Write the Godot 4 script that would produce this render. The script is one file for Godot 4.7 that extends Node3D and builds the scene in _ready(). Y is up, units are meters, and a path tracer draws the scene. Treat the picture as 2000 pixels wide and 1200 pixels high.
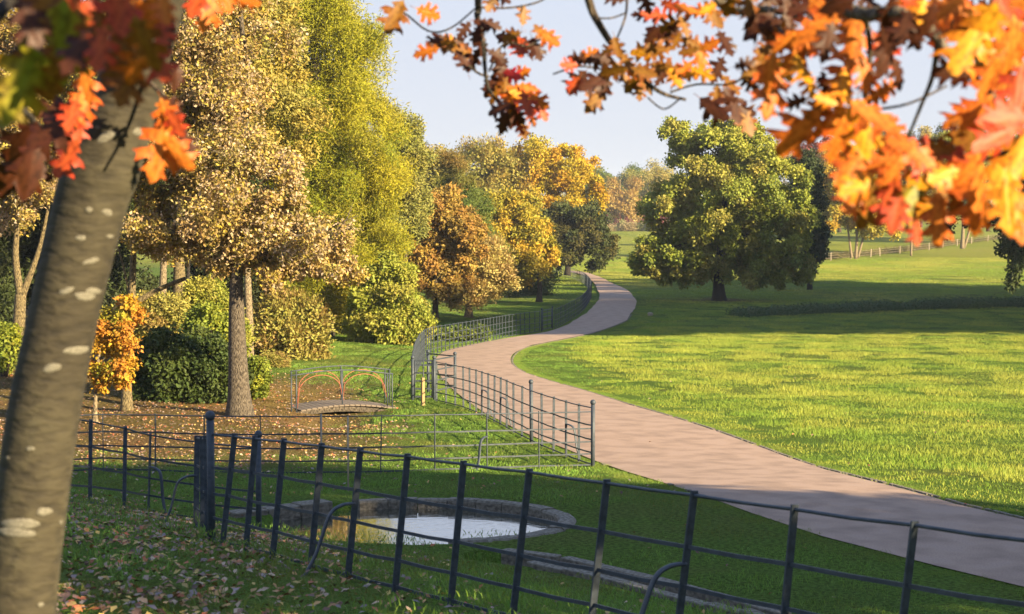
extends Node3D

const EYE := 8.0
const SUN_EL := 21.0
var bank_curve := [Vector2(-30, 0.4), Vector2(-10, 1.2), Vector2(0, 1.65), Vector2(6, 2.25), Vector2(12.8, 3.05), Vector2(15.3, 3.4), Vector2(17, 3.67), Vector2(20, 4.15), Vector2(23.4, 4.62), Vector2(30, 4.9), Vector2(60, 5.6)]
var field_curve := [Vector2(-100, 4.4), Vector2(0, 4.6), Vector2(24, 4.64), Vector2(30, 4.74), Vector2(37, 5.22), Vector2(45, 5.45), Vector2(56, 5.9), Vector2(78, 6.5), Vector2(112, 7.6), Vector2(152, 8.1), Vector2(163, 8.35), Vector2(214, 8.6), Vector2(288, 8.7), Vector2(400, 7.5), Vector2(500, 5.7), Vector2(620, 4.6), Vector2(900, 2.0), Vector2(1400, -2)]
var verge_curve := [Vector2(20, 2.6), Vector2(31, 2.2), Vector2(38, 1.65), Vector2(44, 1.45), Vector2(55, 2.05), Vector2(69, 3.1), Vector2(76, 2.8), Vector2(88, 2.0), Vector2(110, 2.0)]
const POND := Vector4(-1.4, 27.0, 2.35, 2.0)
var rill := [Vector2(-0.27, 24.18), Vector2(0.46, 23.69), Vector2(0.91, 23.14), Vector2(1.54, 22.36), Vector2(2.11, 21.50), Vector2(2.86, 20.38), Vector2(3.64, 18.52)]
var path_left := [Vector2(9.5, 16.5), Vector2(6.21, 22.14), Vector2(5.72, 22.80), Vector2(5.16, 23.85), Vector2(4.58, 25.16), Vector2(4.12, 26.20), Vector2(3.57, 27.87), Vector2(3.08, 29.75), Vector2(2.32, 33.80), Vector2(1.72, 38.13), Vector2(0.81, 41.38), Vector2(0.00, 44.49), Vector2(-0.63, 48.82), Vector2(-1.49, 56.05), Vector2(-2.35, 63.72), Vector2(-3.02, 72.32), Vector2(-3.16, 78.88), Vector2(-2.56, 87.60), Vector2(0.00, 100.09), Vector2(1.87, 106.53), Vector2(3.39, 116.11), Vector2(5.46, 133.47), Vector2(7.43, 156.12), Vector2(8.59, 181.68), Vector2(9.06, 209.00), Vector2(8.78, 225.57), Vector2(6.98, 239.08)]
var path_right := [Vector2(12.5, 19.0), Vector2(7.46, 26.64), Vector2(6.87, 28.89), Vector2(6.31, 32.23), Vector2(5.86, 38.13), Vector2(5.14, 41.81), Vector2(4.09, 48.82), Vector2(2.32, 59.37), Vector2(1.24, 63.72), Vector2(0.52, 66.91), Vector2(0.00, 72.01), Vector2(-0.06, 77.41), Vector2(0.23, 84.29), Vector2(0.88, 89.99), Vector2(2.89, 98.67), Vector2(5.39, 110.72), Vector2(7.83, 125.59), Vector2(10.18, 151.85), Vector2(11.19, 178.06), Vector2(10.67, 203.04), Vector2(9.56, 229.27), Vector2(7.43, 243.22)]
var path_mid: Array[Vector2] = []
var path_half: Array[float] = []
var rng := RandomNumberGenerator.new()
var rough := FastNoiseLite.new()
var names := {}
var M := {}
var clumps := {}


# ---------------------------------------------------------------- helpers
func numbered(called: String) -> String:
	if not names.has(called):
		names[called] = 0
		return called
	names[called] += 1
	return "%s_%03d" % [called, names[called]]

func tag(o: Node, label := "", category := "", group := "", kind := "") -> Node:
	if label: o.set_meta("label", label)
	if category: o.set_meta("category", category)
	if group: o.set_meta("group", group)
	if kind: o.set_meta("kind", kind)
	return o

func base(called: String, at: Vector3, label: String, category: String, group := "") -> Node3D:
	var o := Node3D.new()
	o.name = numbered(called)
	o.position = at
	add_child(o, true)
	tag(o, label, category, group)
	return o

func put(called: String, m: Mesh, mat: Material, parent: Node = null, at := Vector3.ZERO) -> MeshInstance3D:
	var o := MeshInstance3D.new()
	o.name = called if parent else numbered(called)
	o.mesh = m
	o.material_override = mat
	o.position = at
	if parent: parent.add_child(o, true)
	else: add_child(o, true)
	return o

func st_new() -> SurfaceTool:
	var st := SurfaceTool.new()
	st.begin(Mesh.PRIMITIVE_TRIANGLES)
	return st

func done(st: SurfaceTool) -> ArrayMesh:
	st.index()
	st.generate_normals()
	return st.commit()

func quad(st: SurfaceTool, a: Vector3, b: Vector3, c: Vector3, d: Vector3) -> void:
	for v in [a, b, c, a, c, d]: st.add_vertex(v)

func box(st: SurfaceTool, c: Vector3, s: Vector3, bx := Basis.IDENTITY, bev := 0.0) -> void:
	st.set_smooth_group(-1)
	var h := s * 0.5
	if bev <= 0.0:
		for ax in 3:
			for sg: float in [-1.0, 1.0]:
				var n := Vector3.ZERO; n[ax] = sg * h[ax]
				var u := Vector3.ZERO; u[(ax + 1) % 3] = h[(ax + 1) % 3]
				var w := Vector3.ZERO; w[(ax + 2) % 3] = h[(ax + 2) % 3] * sg
				quad(st, c + bx * (n - u - w), c + bx * (n - u + w), c + bx * (n + u + w), c + bx * (n + u - w))
		return
	var rings := []
	for k in 4:
		var yy: float = [-h.y, -h.y + bev, h.y - bev, h.y][k]
		var inset: float = bev * 0.7 if k == 0 or k == 3 else 0.0
		var hx := h.x - inset
		var hz := h.z - inset
		var ring := []
		for p in [[hx, bev - hz], [hx, hz - bev], [hx - bev, hz], [bev - hx, hz], [-hx, hz - bev], [-hx, bev - hz], [bev - hx, -hz], [hx - bev, -hz]]:
			ring.append(c + bx * Vector3(p[0], yy, p[1]))
		rings.append(ring)
	for k in 3:
		for q in 8:
			quad(st, rings[k][q], rings[k + 1][q], rings[k + 1][(q + 1) % 8], rings[k][(q + 1) % 8])
	for q in range(1, 7):
		for v in [rings[3][0], rings[3][q], rings[3][q + 1]]: st.add_vertex(v)
		for v in [rings[0][0], rings[0][q + 1], rings[0][q]]: st.add_vertex(v)

func tube(st: SurfaceTool, pts: Array, radii: Array, sides := 8, flat := 1.0, wob := 0.0) -> void:
	st.set_smooth_group(0)
	var rings := []
	var along := 0.0
	var side := Vector3.ZERO
	for i in pts.size():
		var p: Vector3 = pts[i]
		var t: Vector3 = (pts[mini(i + 1, pts.size() - 1)] - pts[maxi(i - 1, 0)]).normalized()
		if side == Vector3.ZERO:
			side = t.cross(Vector3.UP if absf(t.y) < 0.9 else Vector3.RIGHT).normalized()
		side = (side - t * side.dot(t)).normalized()
		var up := t.cross(side)
		if i: along += p.distance_to(pts[i - 1])
		var ring := []
		for k in sides + 1:
			var a := TAU * (k % sides) / sides
			var r: float = radii[i]
			if wob > 0.0: r *= 1.0 + wob * rough.get_noise_3d(p.x * 9.0 + cos(a) * 14.0, p.y * 5.0, p.z * 9.0 + sin(a) * 14.0)
			ring.append([p + side * cos(a) * r + up * sin(a) * r * flat, Vector2(float(k) / sides, along)])
		rings.append(ring)
	for i in rings.size() - 1:
		for k in sides:
			for q in [rings[i][k], rings[i + 1][k], rings[i + 1][k + 1], rings[i][k], rings[i + 1][k + 1], rings[i][k + 1]]:
				st.set_uv(q[1])
				st.add_vertex(q[0])
	for e in [0, rings.size() - 1]:
		for k in sides:
			var tri := [rings[e][k], rings[e][k + 1]]
			st.set_uv(Vector2.ZERO); st.add_vertex(pts[e])
			if e: tri.reverse()
			for q in tri:
				st.set_uv(q[1]); st.add_vertex(q[0])

func smooth(pts: Array, per := 5) -> Array:
	var out := []
	for i in pts.size() - 1:
		var a: Vector3 = pts[maxi(i - 1, 0)]
		var b: Vector3 = pts[i]
		var c: Vector3 = pts[i + 1]
		var d: Vector3 = pts[mini(i + 2, pts.size() - 1)]
		for k in per: out.append(b.cubic_interpolate(c, a, d, float(k) / per))
	out.append(pts[-1])
	return out

func rv() -> Vector3:
	var z := rng.randf_range(-1, 1)
	var a := rng.randf() * TAU
	var r := sqrt(1.0 - z * z)
	return Vector3(r * cos(a), z, r * sin(a))

func lin(r: float, g: float, b: float) -> Color:
	return Color(r, g, b).linear_to_srgb()

func noise_tex(freq: float, lo: float, hi: float, size := 512, oct := 5, warm := 0.0) -> NoiseTexture2D:
	var n := FastNoiseLite.new()
	n.seed = int(freq * 1000) + size
	n.noise_type = FastNoiseLite.TYPE_SIMPLEX_SMOOTH
	n.frequency = freq
	n.fractal_octaves = oct
	var t := NoiseTexture2D.new()
	t.width = size; t.height = size; t.seamless = true; t.noise = n
	var g := Gradient.new()
	g.set_color(0, Color(lo + warm, lo, lo - warm)); g.set_color(1, Color(hi, hi, hi - warm))
	t.color_ramp = g
	return t

func mat(col: Color, rgh := 0.8) -> StandardMaterial3D:
	var m := StandardMaterial3D.new()
	m.albedo_color = col
	m.roughness = rgh
	return m

# ---------------------------------------------------------------- terrain
func curve(k: Array, t: float) -> float:
	if t <= k[0].x: return k[0].y
	var n := k.size()
	if t >= k[n - 1].x: return k[n - 1].y
	var i := 0
	while t >= k[i + 1].x: i += 1
	var m0: float = 0.0 if i == 0 else (k[i + 1].y - k[i - 1].y) / (k[i + 1].x - k[i - 1].x)
	var m1: float = 0.0 if i + 1 == n - 1 else (k[i + 2].y - k[i].y) / (k[i + 2].x - k[i].x)
	var h: float = k[i + 1].x - k[i].x
	var u: float = (t - k[i].x) / h
	var u2 := u * u
	var u3 := u2 * u
	return (2 * u3 - 3 * u2 + 1) * k[i].y + (u3 - 2 * u2 + u) * h * m0 + (-2 * u3 + 3 * u2) * k[i + 1].y + (u3 - u2) * h * m1

func drop(x: float, d: float) -> float:
	var s := d + 0.9 * x
	var w := smoothstep(20.5, 25.0, s)
	var v := lerpf(curve(bank_curve, s), curve(field_curve, d), w)
	if x < -3.0: v -= 0.06 * minf(-3.0 - x, 25.0) * smoothstep(45.0, 62.0, d)
	v += 0.5 * exp(-pow((x + 4.7) / 1.3, 2) - pow((d - 49.3) / 3.0, 2))
	var r := Vector2((x - POND.x) / POND.z, (d - POND.y) / POND.w).length()
	if r < 2.0 and d > POND.y - 1.2: v = lerpf(v, 4.66, smoothstep(1.9, 1.15, r))
	return v

func ground(x: float, z: float) -> float:
	return EYE - drop(x, -z)

func near_rill(x: float, d: float) -> float:
	var best := 99.0
	for i in rill.size() - 1:
		best = minf(best, Geometry2D.get_closest_point_to_segment(Vector2(x, d), rill[i], rill[i + 1]).distance_to(Vector2(x, d)))
	return best

func carved(x: float, d: float) -> float:
	var y := EYE - drop(x, d)
	if d > 18.0 and d < 31.0 and x > -6.0 and x < 6.0:
		var r := Vector2((x - POND.x) / POND.z, (d - POND.y) / POND.w).length()
		y -= 0.75 * smoothstep(0.99, 0.86, r)
		y -= 0.5 * smoothstep(0.36, 0.24, near_rill(x, d))
	return y

func path_dist(x: float, d: float) -> float:      # below 0 on the path
	var p := Vector2(x, d)
	var best := 99.0
	for i in path_mid.size() - 1:
		if absf(path_mid[i].y - d) > 25.0: continue
		var q := Geometry2D.get_closest_point_to_segment(p, path_mid[i], path_mid[i + 1])
		best = minf(best, q.distance_to(p) - (path_half[i] + path_half[i + 1]) * 0.5)
	return best

func resample(pts: Array, n: int) -> Array:
	var lens := [0.0]
	for i in pts.size() - 1: lens.append(lens[-1] + pts[i].distance_to(pts[i + 1]))
	var out := []
	var j := 0
	for i in n:
		var t: float = lens[-1] * i / (n - 1)
		while j < pts.size() - 2 and lens[j + 1] < t: j += 1
		var a: Vector2 = pts[maxi(j - 1, 0)]
		var e: Vector2 = pts[mini(j + 2, pts.size() - 1)]
		out.append(pts[j].cubic_interpolate(pts[j + 1], a, e, clampf((t - lens[j]) / maxf(0.001, lens[j + 1] - lens[j]), 0, 1)))
	return out

func litter(x: float, d: float) -> float:         # how far the ground is covered in dead leaves
	var n := rough.get_noise_2d(x * 30.0, d * 30.0) * 0.5 + rough.get_noise_2d(x * 6.0 + 50, d * 6.0) * 0.6
	var v := smoothstep(-2.2, -5.0, x + 0.06 * (d - 45.0) + n * 2.6) * smoothstep(32.0, 41.0, d + n * 3.0) * (1.0 - smoothstep(57.0, 66.0, d + n * 3.0))
	v = maxf(v, smoothstep(-9.0, -14.0, x + n * 2.0) * smoothstep(36.0, 44.0, d) * smoothstep(-48.0, -34.0, x + n * 20.0) * (1.0 - smoothstep(110.0, 140.0, d + n * 30.0)))
	v = maxf(v, 0.55 * exp(-pow((x + 3.6) / 1.6, 2) - pow((d - 22.0 + n) / 1.6, 2)))
	v = maxf(v, 0.7 * exp(-pow((x + 5.8) / 1.4, 2) - pow((d - 25.0 + n) / 1.2, 2)))
	v = maxf(v, 0.8 * smoothstep(7.5, 3.0, Vector2(x - 17.6, d - 159.0).length() + n))
	return clampf(v + n * 0.25 * v, 0.0, 1.0)

func ground_tint(x: float, d: float) -> Color:
	var n := rough.get_noise_2d(x * 5.0, d * 5.0)
	var n2 := rough.get_noise_2d(x * 22.0 + 9.0, d * 22.0)
	var lawn := Color(0.115, 0.195, 0.034)
	var field := Color(0.100, 0.165, 0.030)
	var c := lawn.lerp(field, smoothstep(1.2, 2.6, path_dist(x, d) if d < 230 and absf(x) < 40 else 9.0) * smoothstep(0.0, 3.0, x - 2.0))
	c = c.lerp(Color(0.15, 0.145, 0.04), clampf(n * 0.5 + n2 * 0.5, 0.0, 0.6))
	var far := smoothstep(120.0, 200.0, d)
	var nb := rough.get_noise_2d(x * 2.0, d * 0.9 + 300.0) + rough.get_noise_2d(x * 7.0, d * 4.0 + 900.0) * 0.7
	c = c.lerp(Color(0.25, 0.285, 0.045), smoothstep(212.0, 240.0, d))
	c = c.lerp(Color(0.26, 0.25, 0.06), clampf(nb * 0.9, 0.0, 0.7) * far).lerp(Color(0.11, 0.17, 0.03), clampf(-nb * 0.9, 0.0, 0.7) * far)
	c = c.lerp(Color(0.20, 0.125, 0.060).lerp(Color(0.34, 0.215, 0.075), exp(-pow((x + 7.4) / 1.8, 2) - pow((d - 54.5) / 3.5, 2))), litter(x, d) * (0.88 + 0.2 * n2))
	return c

# ---------------------------------------------------------------- foliage
func leaf_tris(st: SurfaceTool, p: Vector3, dir: Vector3, nrm: Vector3, l: float, w: float, c: Color) -> void:
	var s := dir.cross(nrm).normalized()
	var n := s.cross(dir).normalized()
	var a := p
	var m := p + dir * l * 0.5 - n * l * 0.07
	var t := p + dir * l - n * l * 0.16
	var q := p + dir * l * 0.42 + s * w * 0.5 + n * l * 0.03
	var r := p + dir * l * 0.42 - s * w * 0.5 + n * l * 0.03
	st.set_color(c)
	for v in [a, q, m, a, m, r, q, t, m, m, t, r]: st.add_vertex(v)

func clump(n: int, l: float, w: float, droop: float, out_bias: float, twigs := 0) -> ArrayMesh:
	var st := st_new()
	st.set_smooth_group(-1)
	for i in n:
		var p := rv() * pow(rng.randf(), 0.45)
		var dir := (rv() + p * out_bias + Vector3.DOWN * droop).normalized()
		var b := rng.randf_range(0.72, 1.2)
		leaf_tris(st, p, dir, rv(), l * rng.randf_range(0.7, 1.25), w * rng.randf_range(0.8, 1.2), Color(b * rng.randf_range(0.92, 1.1), b, b * rng.randf_range(0.8, 1.1)))
	for i in twigs:
		var a := rv() * 0.3
		var b := rv() * 1.1
		st.set_color(Color(0.75, 0.6, 0.5))
		var s := (b - a).cross(rv()).normalized() * 0.018
		for v in [a - s, a + s, b]: st.add_vertex(v)
	return done(st)

func multi(called: String, mesh: Mesh, m: Material, where: Array, cols: Array, parent: Node = null) -> MultiMeshInstance3D:
	var mm := MultiMesh.new()
	mm.transform_format = MultiMesh.TRANSFORM_3D
	mm.use_colors = true
	mm.mesh = mesh
	mm.instance_count = where.size()
	for i in where.size():
		mm.set_instance_transform(i, where[i])
		mm.set_instance_color(i, cols[i])
	var o := MultiMeshInstance3D.new()
	o.name = called if parent else numbered(called)
	o.multimesh = mm
	o.material_override = m
	o.set_meta("kind", "stuff")
	if parent: parent.add_child(o, true)
	else: add_child(o, true)
	return o

# crown ellipsoids: [x, y, z, rx, ry, rz] relative to the foot of the plant
func foliage(parent: Node3D, ells: Array, count: int, kind: String, size: float, pal: Array, opt := {}) -> Array:
	var per: int = opt.get("per", 20)
	var lobe: float = opt.get("lobe", 0.24)
	var inner: float = opt.get("inner", 0.5)
	var where := []
	var cols := []
	var weights := []
	var total := 0.0
	for e in ells:
		var w: float = pow(e[3] * e[4] * e[5], 0.667)
		weights.append(w); total += w
	var spots := []
	for k in ells.size():
		var e: Array = ells[k]
		var n := int(round(count / float(per) * weights[k] / total))
		var mean: float = pow(e[3] * e[4] * e[5], 0.333)
		for i in n:
			var dir := rv()
			var rr := rng.randf_range(inner, 1.0) * (1.0 + 0.16 * rough.get_noise_3d(dir.x * 60 + k * 31, dir.y * 60, dir.z * 60))
			var c := Vector3(e[0], e[1], e[2]) + Vector3(dir.x * e[3], dir.y * e[4], dir.z * e[5]) * rr
			if c.y < 0.15 and not opt.get("low", false): continue
			var lr := lobe * mean * rng.randf_range(0.6, 1.35)
			spots.append(c)
			var hue: Color = pal[rng.randi() % pal.size()]
			if opt.has("top"):
				hue = hue.lerp(opt.top, clampf((c.y - opt.get("top_y", 5.0)) / opt.get("top_h", 3.0), 0.0, 1.0) * 0.85)
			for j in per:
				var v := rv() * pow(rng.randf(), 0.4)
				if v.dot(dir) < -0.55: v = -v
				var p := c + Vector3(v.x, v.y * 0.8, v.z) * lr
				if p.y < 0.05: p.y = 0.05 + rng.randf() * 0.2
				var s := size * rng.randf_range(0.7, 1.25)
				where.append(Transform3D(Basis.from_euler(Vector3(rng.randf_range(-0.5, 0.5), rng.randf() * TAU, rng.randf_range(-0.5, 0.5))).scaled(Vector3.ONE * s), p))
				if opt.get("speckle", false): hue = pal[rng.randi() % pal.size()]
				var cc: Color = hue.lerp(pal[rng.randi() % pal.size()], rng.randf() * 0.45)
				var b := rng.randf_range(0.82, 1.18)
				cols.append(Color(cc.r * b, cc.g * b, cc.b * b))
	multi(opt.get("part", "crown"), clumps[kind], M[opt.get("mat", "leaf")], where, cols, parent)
	return spots

# trunks: list of [points relative to the foot, foot radius, tip radius]
func tree(called: String, label: String, at: Vector3, trunks: Array, ells: Array, count: int, kind: String, size: float, pal: Array, bark: String, opt := {}) -> Node3D:
	rng.seed = hash(called + label)
	var t := base(called, at, label, opt.get("cat", "tree"), opt.get("group", ""))
	var spots := foliage(t, ells, count, kind, size, pal, opt)
	var st := st_new()
	var line := []
	for tr in trunks:
		var pts: Array = smooth(tr[0], 5)
		var radii := []
		for i in pts.size():
			var u := float(i) / (pts.size() - 1)
			var r: float = lerpf(tr[1], tr[2], pow(u, 0.8))
			if tr[0][0].y < 0.2: r *= 1.0 + 0.4 * exp(-maxf(pts[i].y, 0.0) / (tr[1] * 1.6))
			radii.append(r)
		tube(st, pts, radii, 12, 1.0, opt.get("wob", 0.12))
		line.append_array(pts.slice(pts.size() / 2))
	put("trunk", done(st), M[bark], t)
	var nl: int = opt.get("limbs", 12)
	if nl and spots.size():
		st = st_new()
		for i in nl:
			var s: Vector3 = spots[rng.randi() % spots.size()]
			var best: Vector3 = line[0]
			for q in line:
				if q.distance_to(s) + 1.4 * maxf(0.0, q.y - s.y + 0.4) < best.distance_to(s) + 1.4 * maxf(0.0, best.y - s.y + 0.4): best = q
			var a := best
			var len := a.distance_to(s)
			var mid := a.lerp(s, 0.5) + Vector3(rng.randf_range(-0.1, 0.1), rng.randf_range(0.0, 0.14), rng.randf_range(-0.1, 0.1)) * len
			var r0: float = clampf(len * 0.02, 0.012, opt.get("limb_r", 0.12))
			var pts := smooth([a, mid, s], 4)
			var radii := []
			for k in pts.size(): radii.append(lerpf(r0, r0 * 0.25, float(k) / (pts.size() - 1)))
			tube(st, pts, radii, 6)
			for b in opt.get("sprigs", 2):
				var f: Vector3 = pts[rng.randi_range(3, pts.size() - 1)]
				var e := f + (rv() + Vector3.UP * 0.3 + (s - a).normalized() * 0.6).normalized() * len * rng.randf_range(0.15, 0.35)
				tube(st, [f, f.lerp(e, 0.5) + rv() * len * 0.02, e], [r0 * 0.4, r0 * 0.28, r0 * 0.1], 5)
		put("limbs", done(st), M[bark], t)
	return t

func shrub(called: String, label: String, at: Vector3, ells: Array, count: int, kind: String, size: float, pal: Array, opt := {}) -> Node3D:
	rng.seed = hash(called + label)
	var t := base(called, at, label, opt.get("cat", "shrub"), opt.get("group", ""))
	opt["part"] = "foliage"; opt["low"] = true
	var spots := foliage(t, ells, count, kind, size, pal, opt)
	var st := st_new()
	for i in mini(10, spots.size()):
		var s: Vector3 = spots[rng.randi() % spots.size()]
		var a := Vector3(s.x * 0.3, -0.1, s.z * 0.3)
		tube(st, smooth([a, a.lerp(s, 0.5) + Vector3(0, 0.15, 0), s], 3), [0.04, 0.036, 0.032, 0.026, 0.02, 0.014, 0.01], 5)
	put("stems", done(st), M.bark_brown, t)
	return t

# ---------------------------------------------------------------- ironwork
func rail_mesh(pts: Array, hgt: float, thick: float, round := false) -> ArrayMesh:
	var st := st_new()
	if round:
		var radii := []
		for p in pts: radii.append(hgt)
		tube(st, pts, radii, 8)
		return done(st)
	for i in pts.size() - 1:
		var a: Vector3 = pts[i]
		var b: Vector3 = pts[i + 1]
		var t := (b - a).normalized()
		var n := t.cross(Vector3.UP).normalized()
		var bx := Basis(t, n.cross(t).normalized(), n)
		box(st, (a + b) * 0.5, Vector3(a.distance_to(b) + 0.004, hgt, thick), bx)
	return done(st)

func post_mesh(h: float, w: float, t: float) -> ArrayMesh:
	var st := st_new()
	box(st, Vector3(0, h * 0.5 - 0.08, 0), Vector3(w, h + 0.16, t), Basis.IDENTITY, 0.003)
	return done(st)

func round_post(h: float, r: float, ball := true) -> ArrayMesh:
	var st := st_new()
	tube(st, [Vector3(0, -0.15, 0), Vector3(0, h, 0)], [r, r], 12)
	if ball:
		var p := []
		var q := []
		for i in 9:
			var a := PI * i / 8.0
			p.append(Vector3(0, h + r * 1.1 - cos(a) * r * 1.35, 0)); q.append(maxf(0.002, sin(a) * r * 1.35))
		tube(st, p, q, 12)
	return done(st)

const RAILS := [1.0, 0.70, 0.46, 0.24, 0.05]

# an estate fence: flat posts, a round top rail, four flat rails; posts are (x, z)
func fence(called: String, label: String, posts: Array, h: float, opt := {}) -> Node3D:
	var p0: Vector2 = posts[0]
	var at := Vector3(p0.x, ground(p0.x, p0.y), p0.y)
	var f := base(called, at, label, "fence", "")
	var pm := post_mesh(h, opt.get("w", 0.058), 0.016)
	var big := round_post(h * 1.1, 0.042)
	var lean: Vector3 = opt.get("lean", Vector3.ZERO)
	var tops := []
	for i in posts.size():
		var p: Vector2 = posts[i]
		var y := ground(p.x, p.y)
		var q: Vector2 = posts[mini(i + 1, posts.size() - 1)] - posts[maxi(i - 1, 0)]
		var turn := atan2(-q.y, q.x) + PI / 2
		if opt.has("face"): turn = opt.face
		var foot := Vector3(p.x, y, p.y) - at
		var heavy: bool = i in opt.get("heavy", [])
		var up := (Vector3.UP + (Vector3.ZERO if heavy else lean)).normalized()
		var wob := Vector3(rough.get_noise_1d(i * 37.0 + p.x * 90), 0, rough.get_noise_1d(i * 53.0 + 400)) * 0.03
		up = (up + wob).normalized()
		var o := put("post", big if heavy else pm, M.iron, f, foot)
		var rt := Basis(Vector3.UP, turn)
		var zx := rt.x - up * rt.x.dot(up)
		zx = zx.normalized()
		o.basis = Basis(zx, up, zx.cross(up))
		tops.append([foot, up])
	for k in RAILS.size():
		var line := []
		for i in tops.size():
			var sag := rough.get_noise_1d(i * 41.0 + k * 170.0) * 0.012
			line.append(tops[i][0] + tops[i][1] * (h * (RAILS[k] * 0.985 - 0.02 + 0.01) + sag))
			if i < tops.size() - 1:
				var nx: Vector3 = tops[i + 1][0] + tops[i + 1][1] * (h * (RAILS[k] * 0.985 - 0.01))
				line.append(line[-1].lerp(nx, 0.5) + Vector3(0, -0.006, 0))
		put("rail", rail_mesh(line, 0.0125 if k == 0 else 0.029, 0.009, k == 0), M.iron, f)
	for s in opt.get("stays", []):               # goose-neck stays: post index, direction
		var i: int = s[0]
		var a: Vector3 = tops[i][0] + tops[i][1] * h * 0.58
		var d: Vector3 = s[1]
		var e: Vector3 = tops[i][0] + d * 0.42
		e.y = ground(e.x + at.x, e.z + at.z) - at.y - 0.05
		var pts := smooth([a, a + d * 0.13 + Vector3(0, -0.012, 0), a + d * 0.24 + Vector3(0, -0.1, 0), a.lerp(e, 0.62) + d * 0.05, e], 5)
		var rr := []
		for q in pts: rr.append(0.03)
		var st := st_new()
		tube(st, pts, rr, 8, 0.5)
		put("stay", done(st), M.iron, f)
	return f


func _ready() -> void:
	# ------------------------------------------------------------ camera, sky, sun, exposure
	rng.seed = 7
	rough.seed = 11
	rough.noise_type = FastNoiseLite.TYPE_SIMPLEX_SMOOTH
	rough.frequency = 0.02
	rough.fractal_octaves = 3
	var cam := Camera3D.new()
	cam.name = "camera"
	cam.position = Vector3(0, EYE, 0)
	cam.rotation.x = -atan(200.0 / 3600.0)
	cam.fov = 18.925
	cam.near = 0.1
	cam.far = 3000.0
	var lens := CameraAttributesPhysical.new()
	lens.frustum_focal_length = 72.0
	lens.frustum_focus_distance = 42.0
	lens.frustum_near = 0.1
	lens.frustum_far = 3000.0
	lens.exposure_aperture = 5.4
	cam.attributes = lens
	add_child(cam)
	cam.make_current()

	var env := Environment.new()
	env.background_mode = Environment.BG_SKY
	var sky := Sky.new()
	var sm := ProceduralSkyMaterial.new()
	sm.sky_horizon_color = lin(0.200, 0.208, 0.222)
	sm.sky_top_color = lin(0.108, 0.158, 0.265)
	sm.sky_curve = 0.27
	sm.ground_horizon_color = lin(0.16, 0.17, 0.14)
	sm.ground_bottom_color = lin(0.06, 0.06, 0.04)
	sm.sun_angle_max = 25.0
	sky.sky_material = sm
	env.sky = sky
	env.tonemap_mode = Environment.TONE_MAPPER_LINEAR
	env.tonemap_exposure = 3.95
	env.sdfgi_enabled = true
	env.ssao_enabled = true
	env.ssil_enabled = true
	env.fog_enabled = true
	env.fog_density = 0.00016
	env.fog_light_color = Color(0.86, 0.9, 0.97)
	var we := WorldEnvironment.new()
	we.name = "world_environment"
	we.environment = env
	add_child(we)

	var sun := DirectionalLight3D.new()
	sun.name = "sun"
	sun.light_energy = 1.6
	sun.light_color = Color(1.0, 0.91, 0.725)
	sun.light_angular_distance = 0.5
	sun.shadow_enabled = true
	var el := deg_to_rad(SUN_EL)
	var go := Vector3(-0.8 * cos(el), -sin(el), -0.6 * cos(el))
	sun.basis = Basis.looking_at(go, Vector3.UP)
	add_child(sun)

	materials()
	setting()
	ironwork()
	pond_stones()
	bridge()
	woodland()
	grass_and_leaves()
	red_oak()


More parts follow.
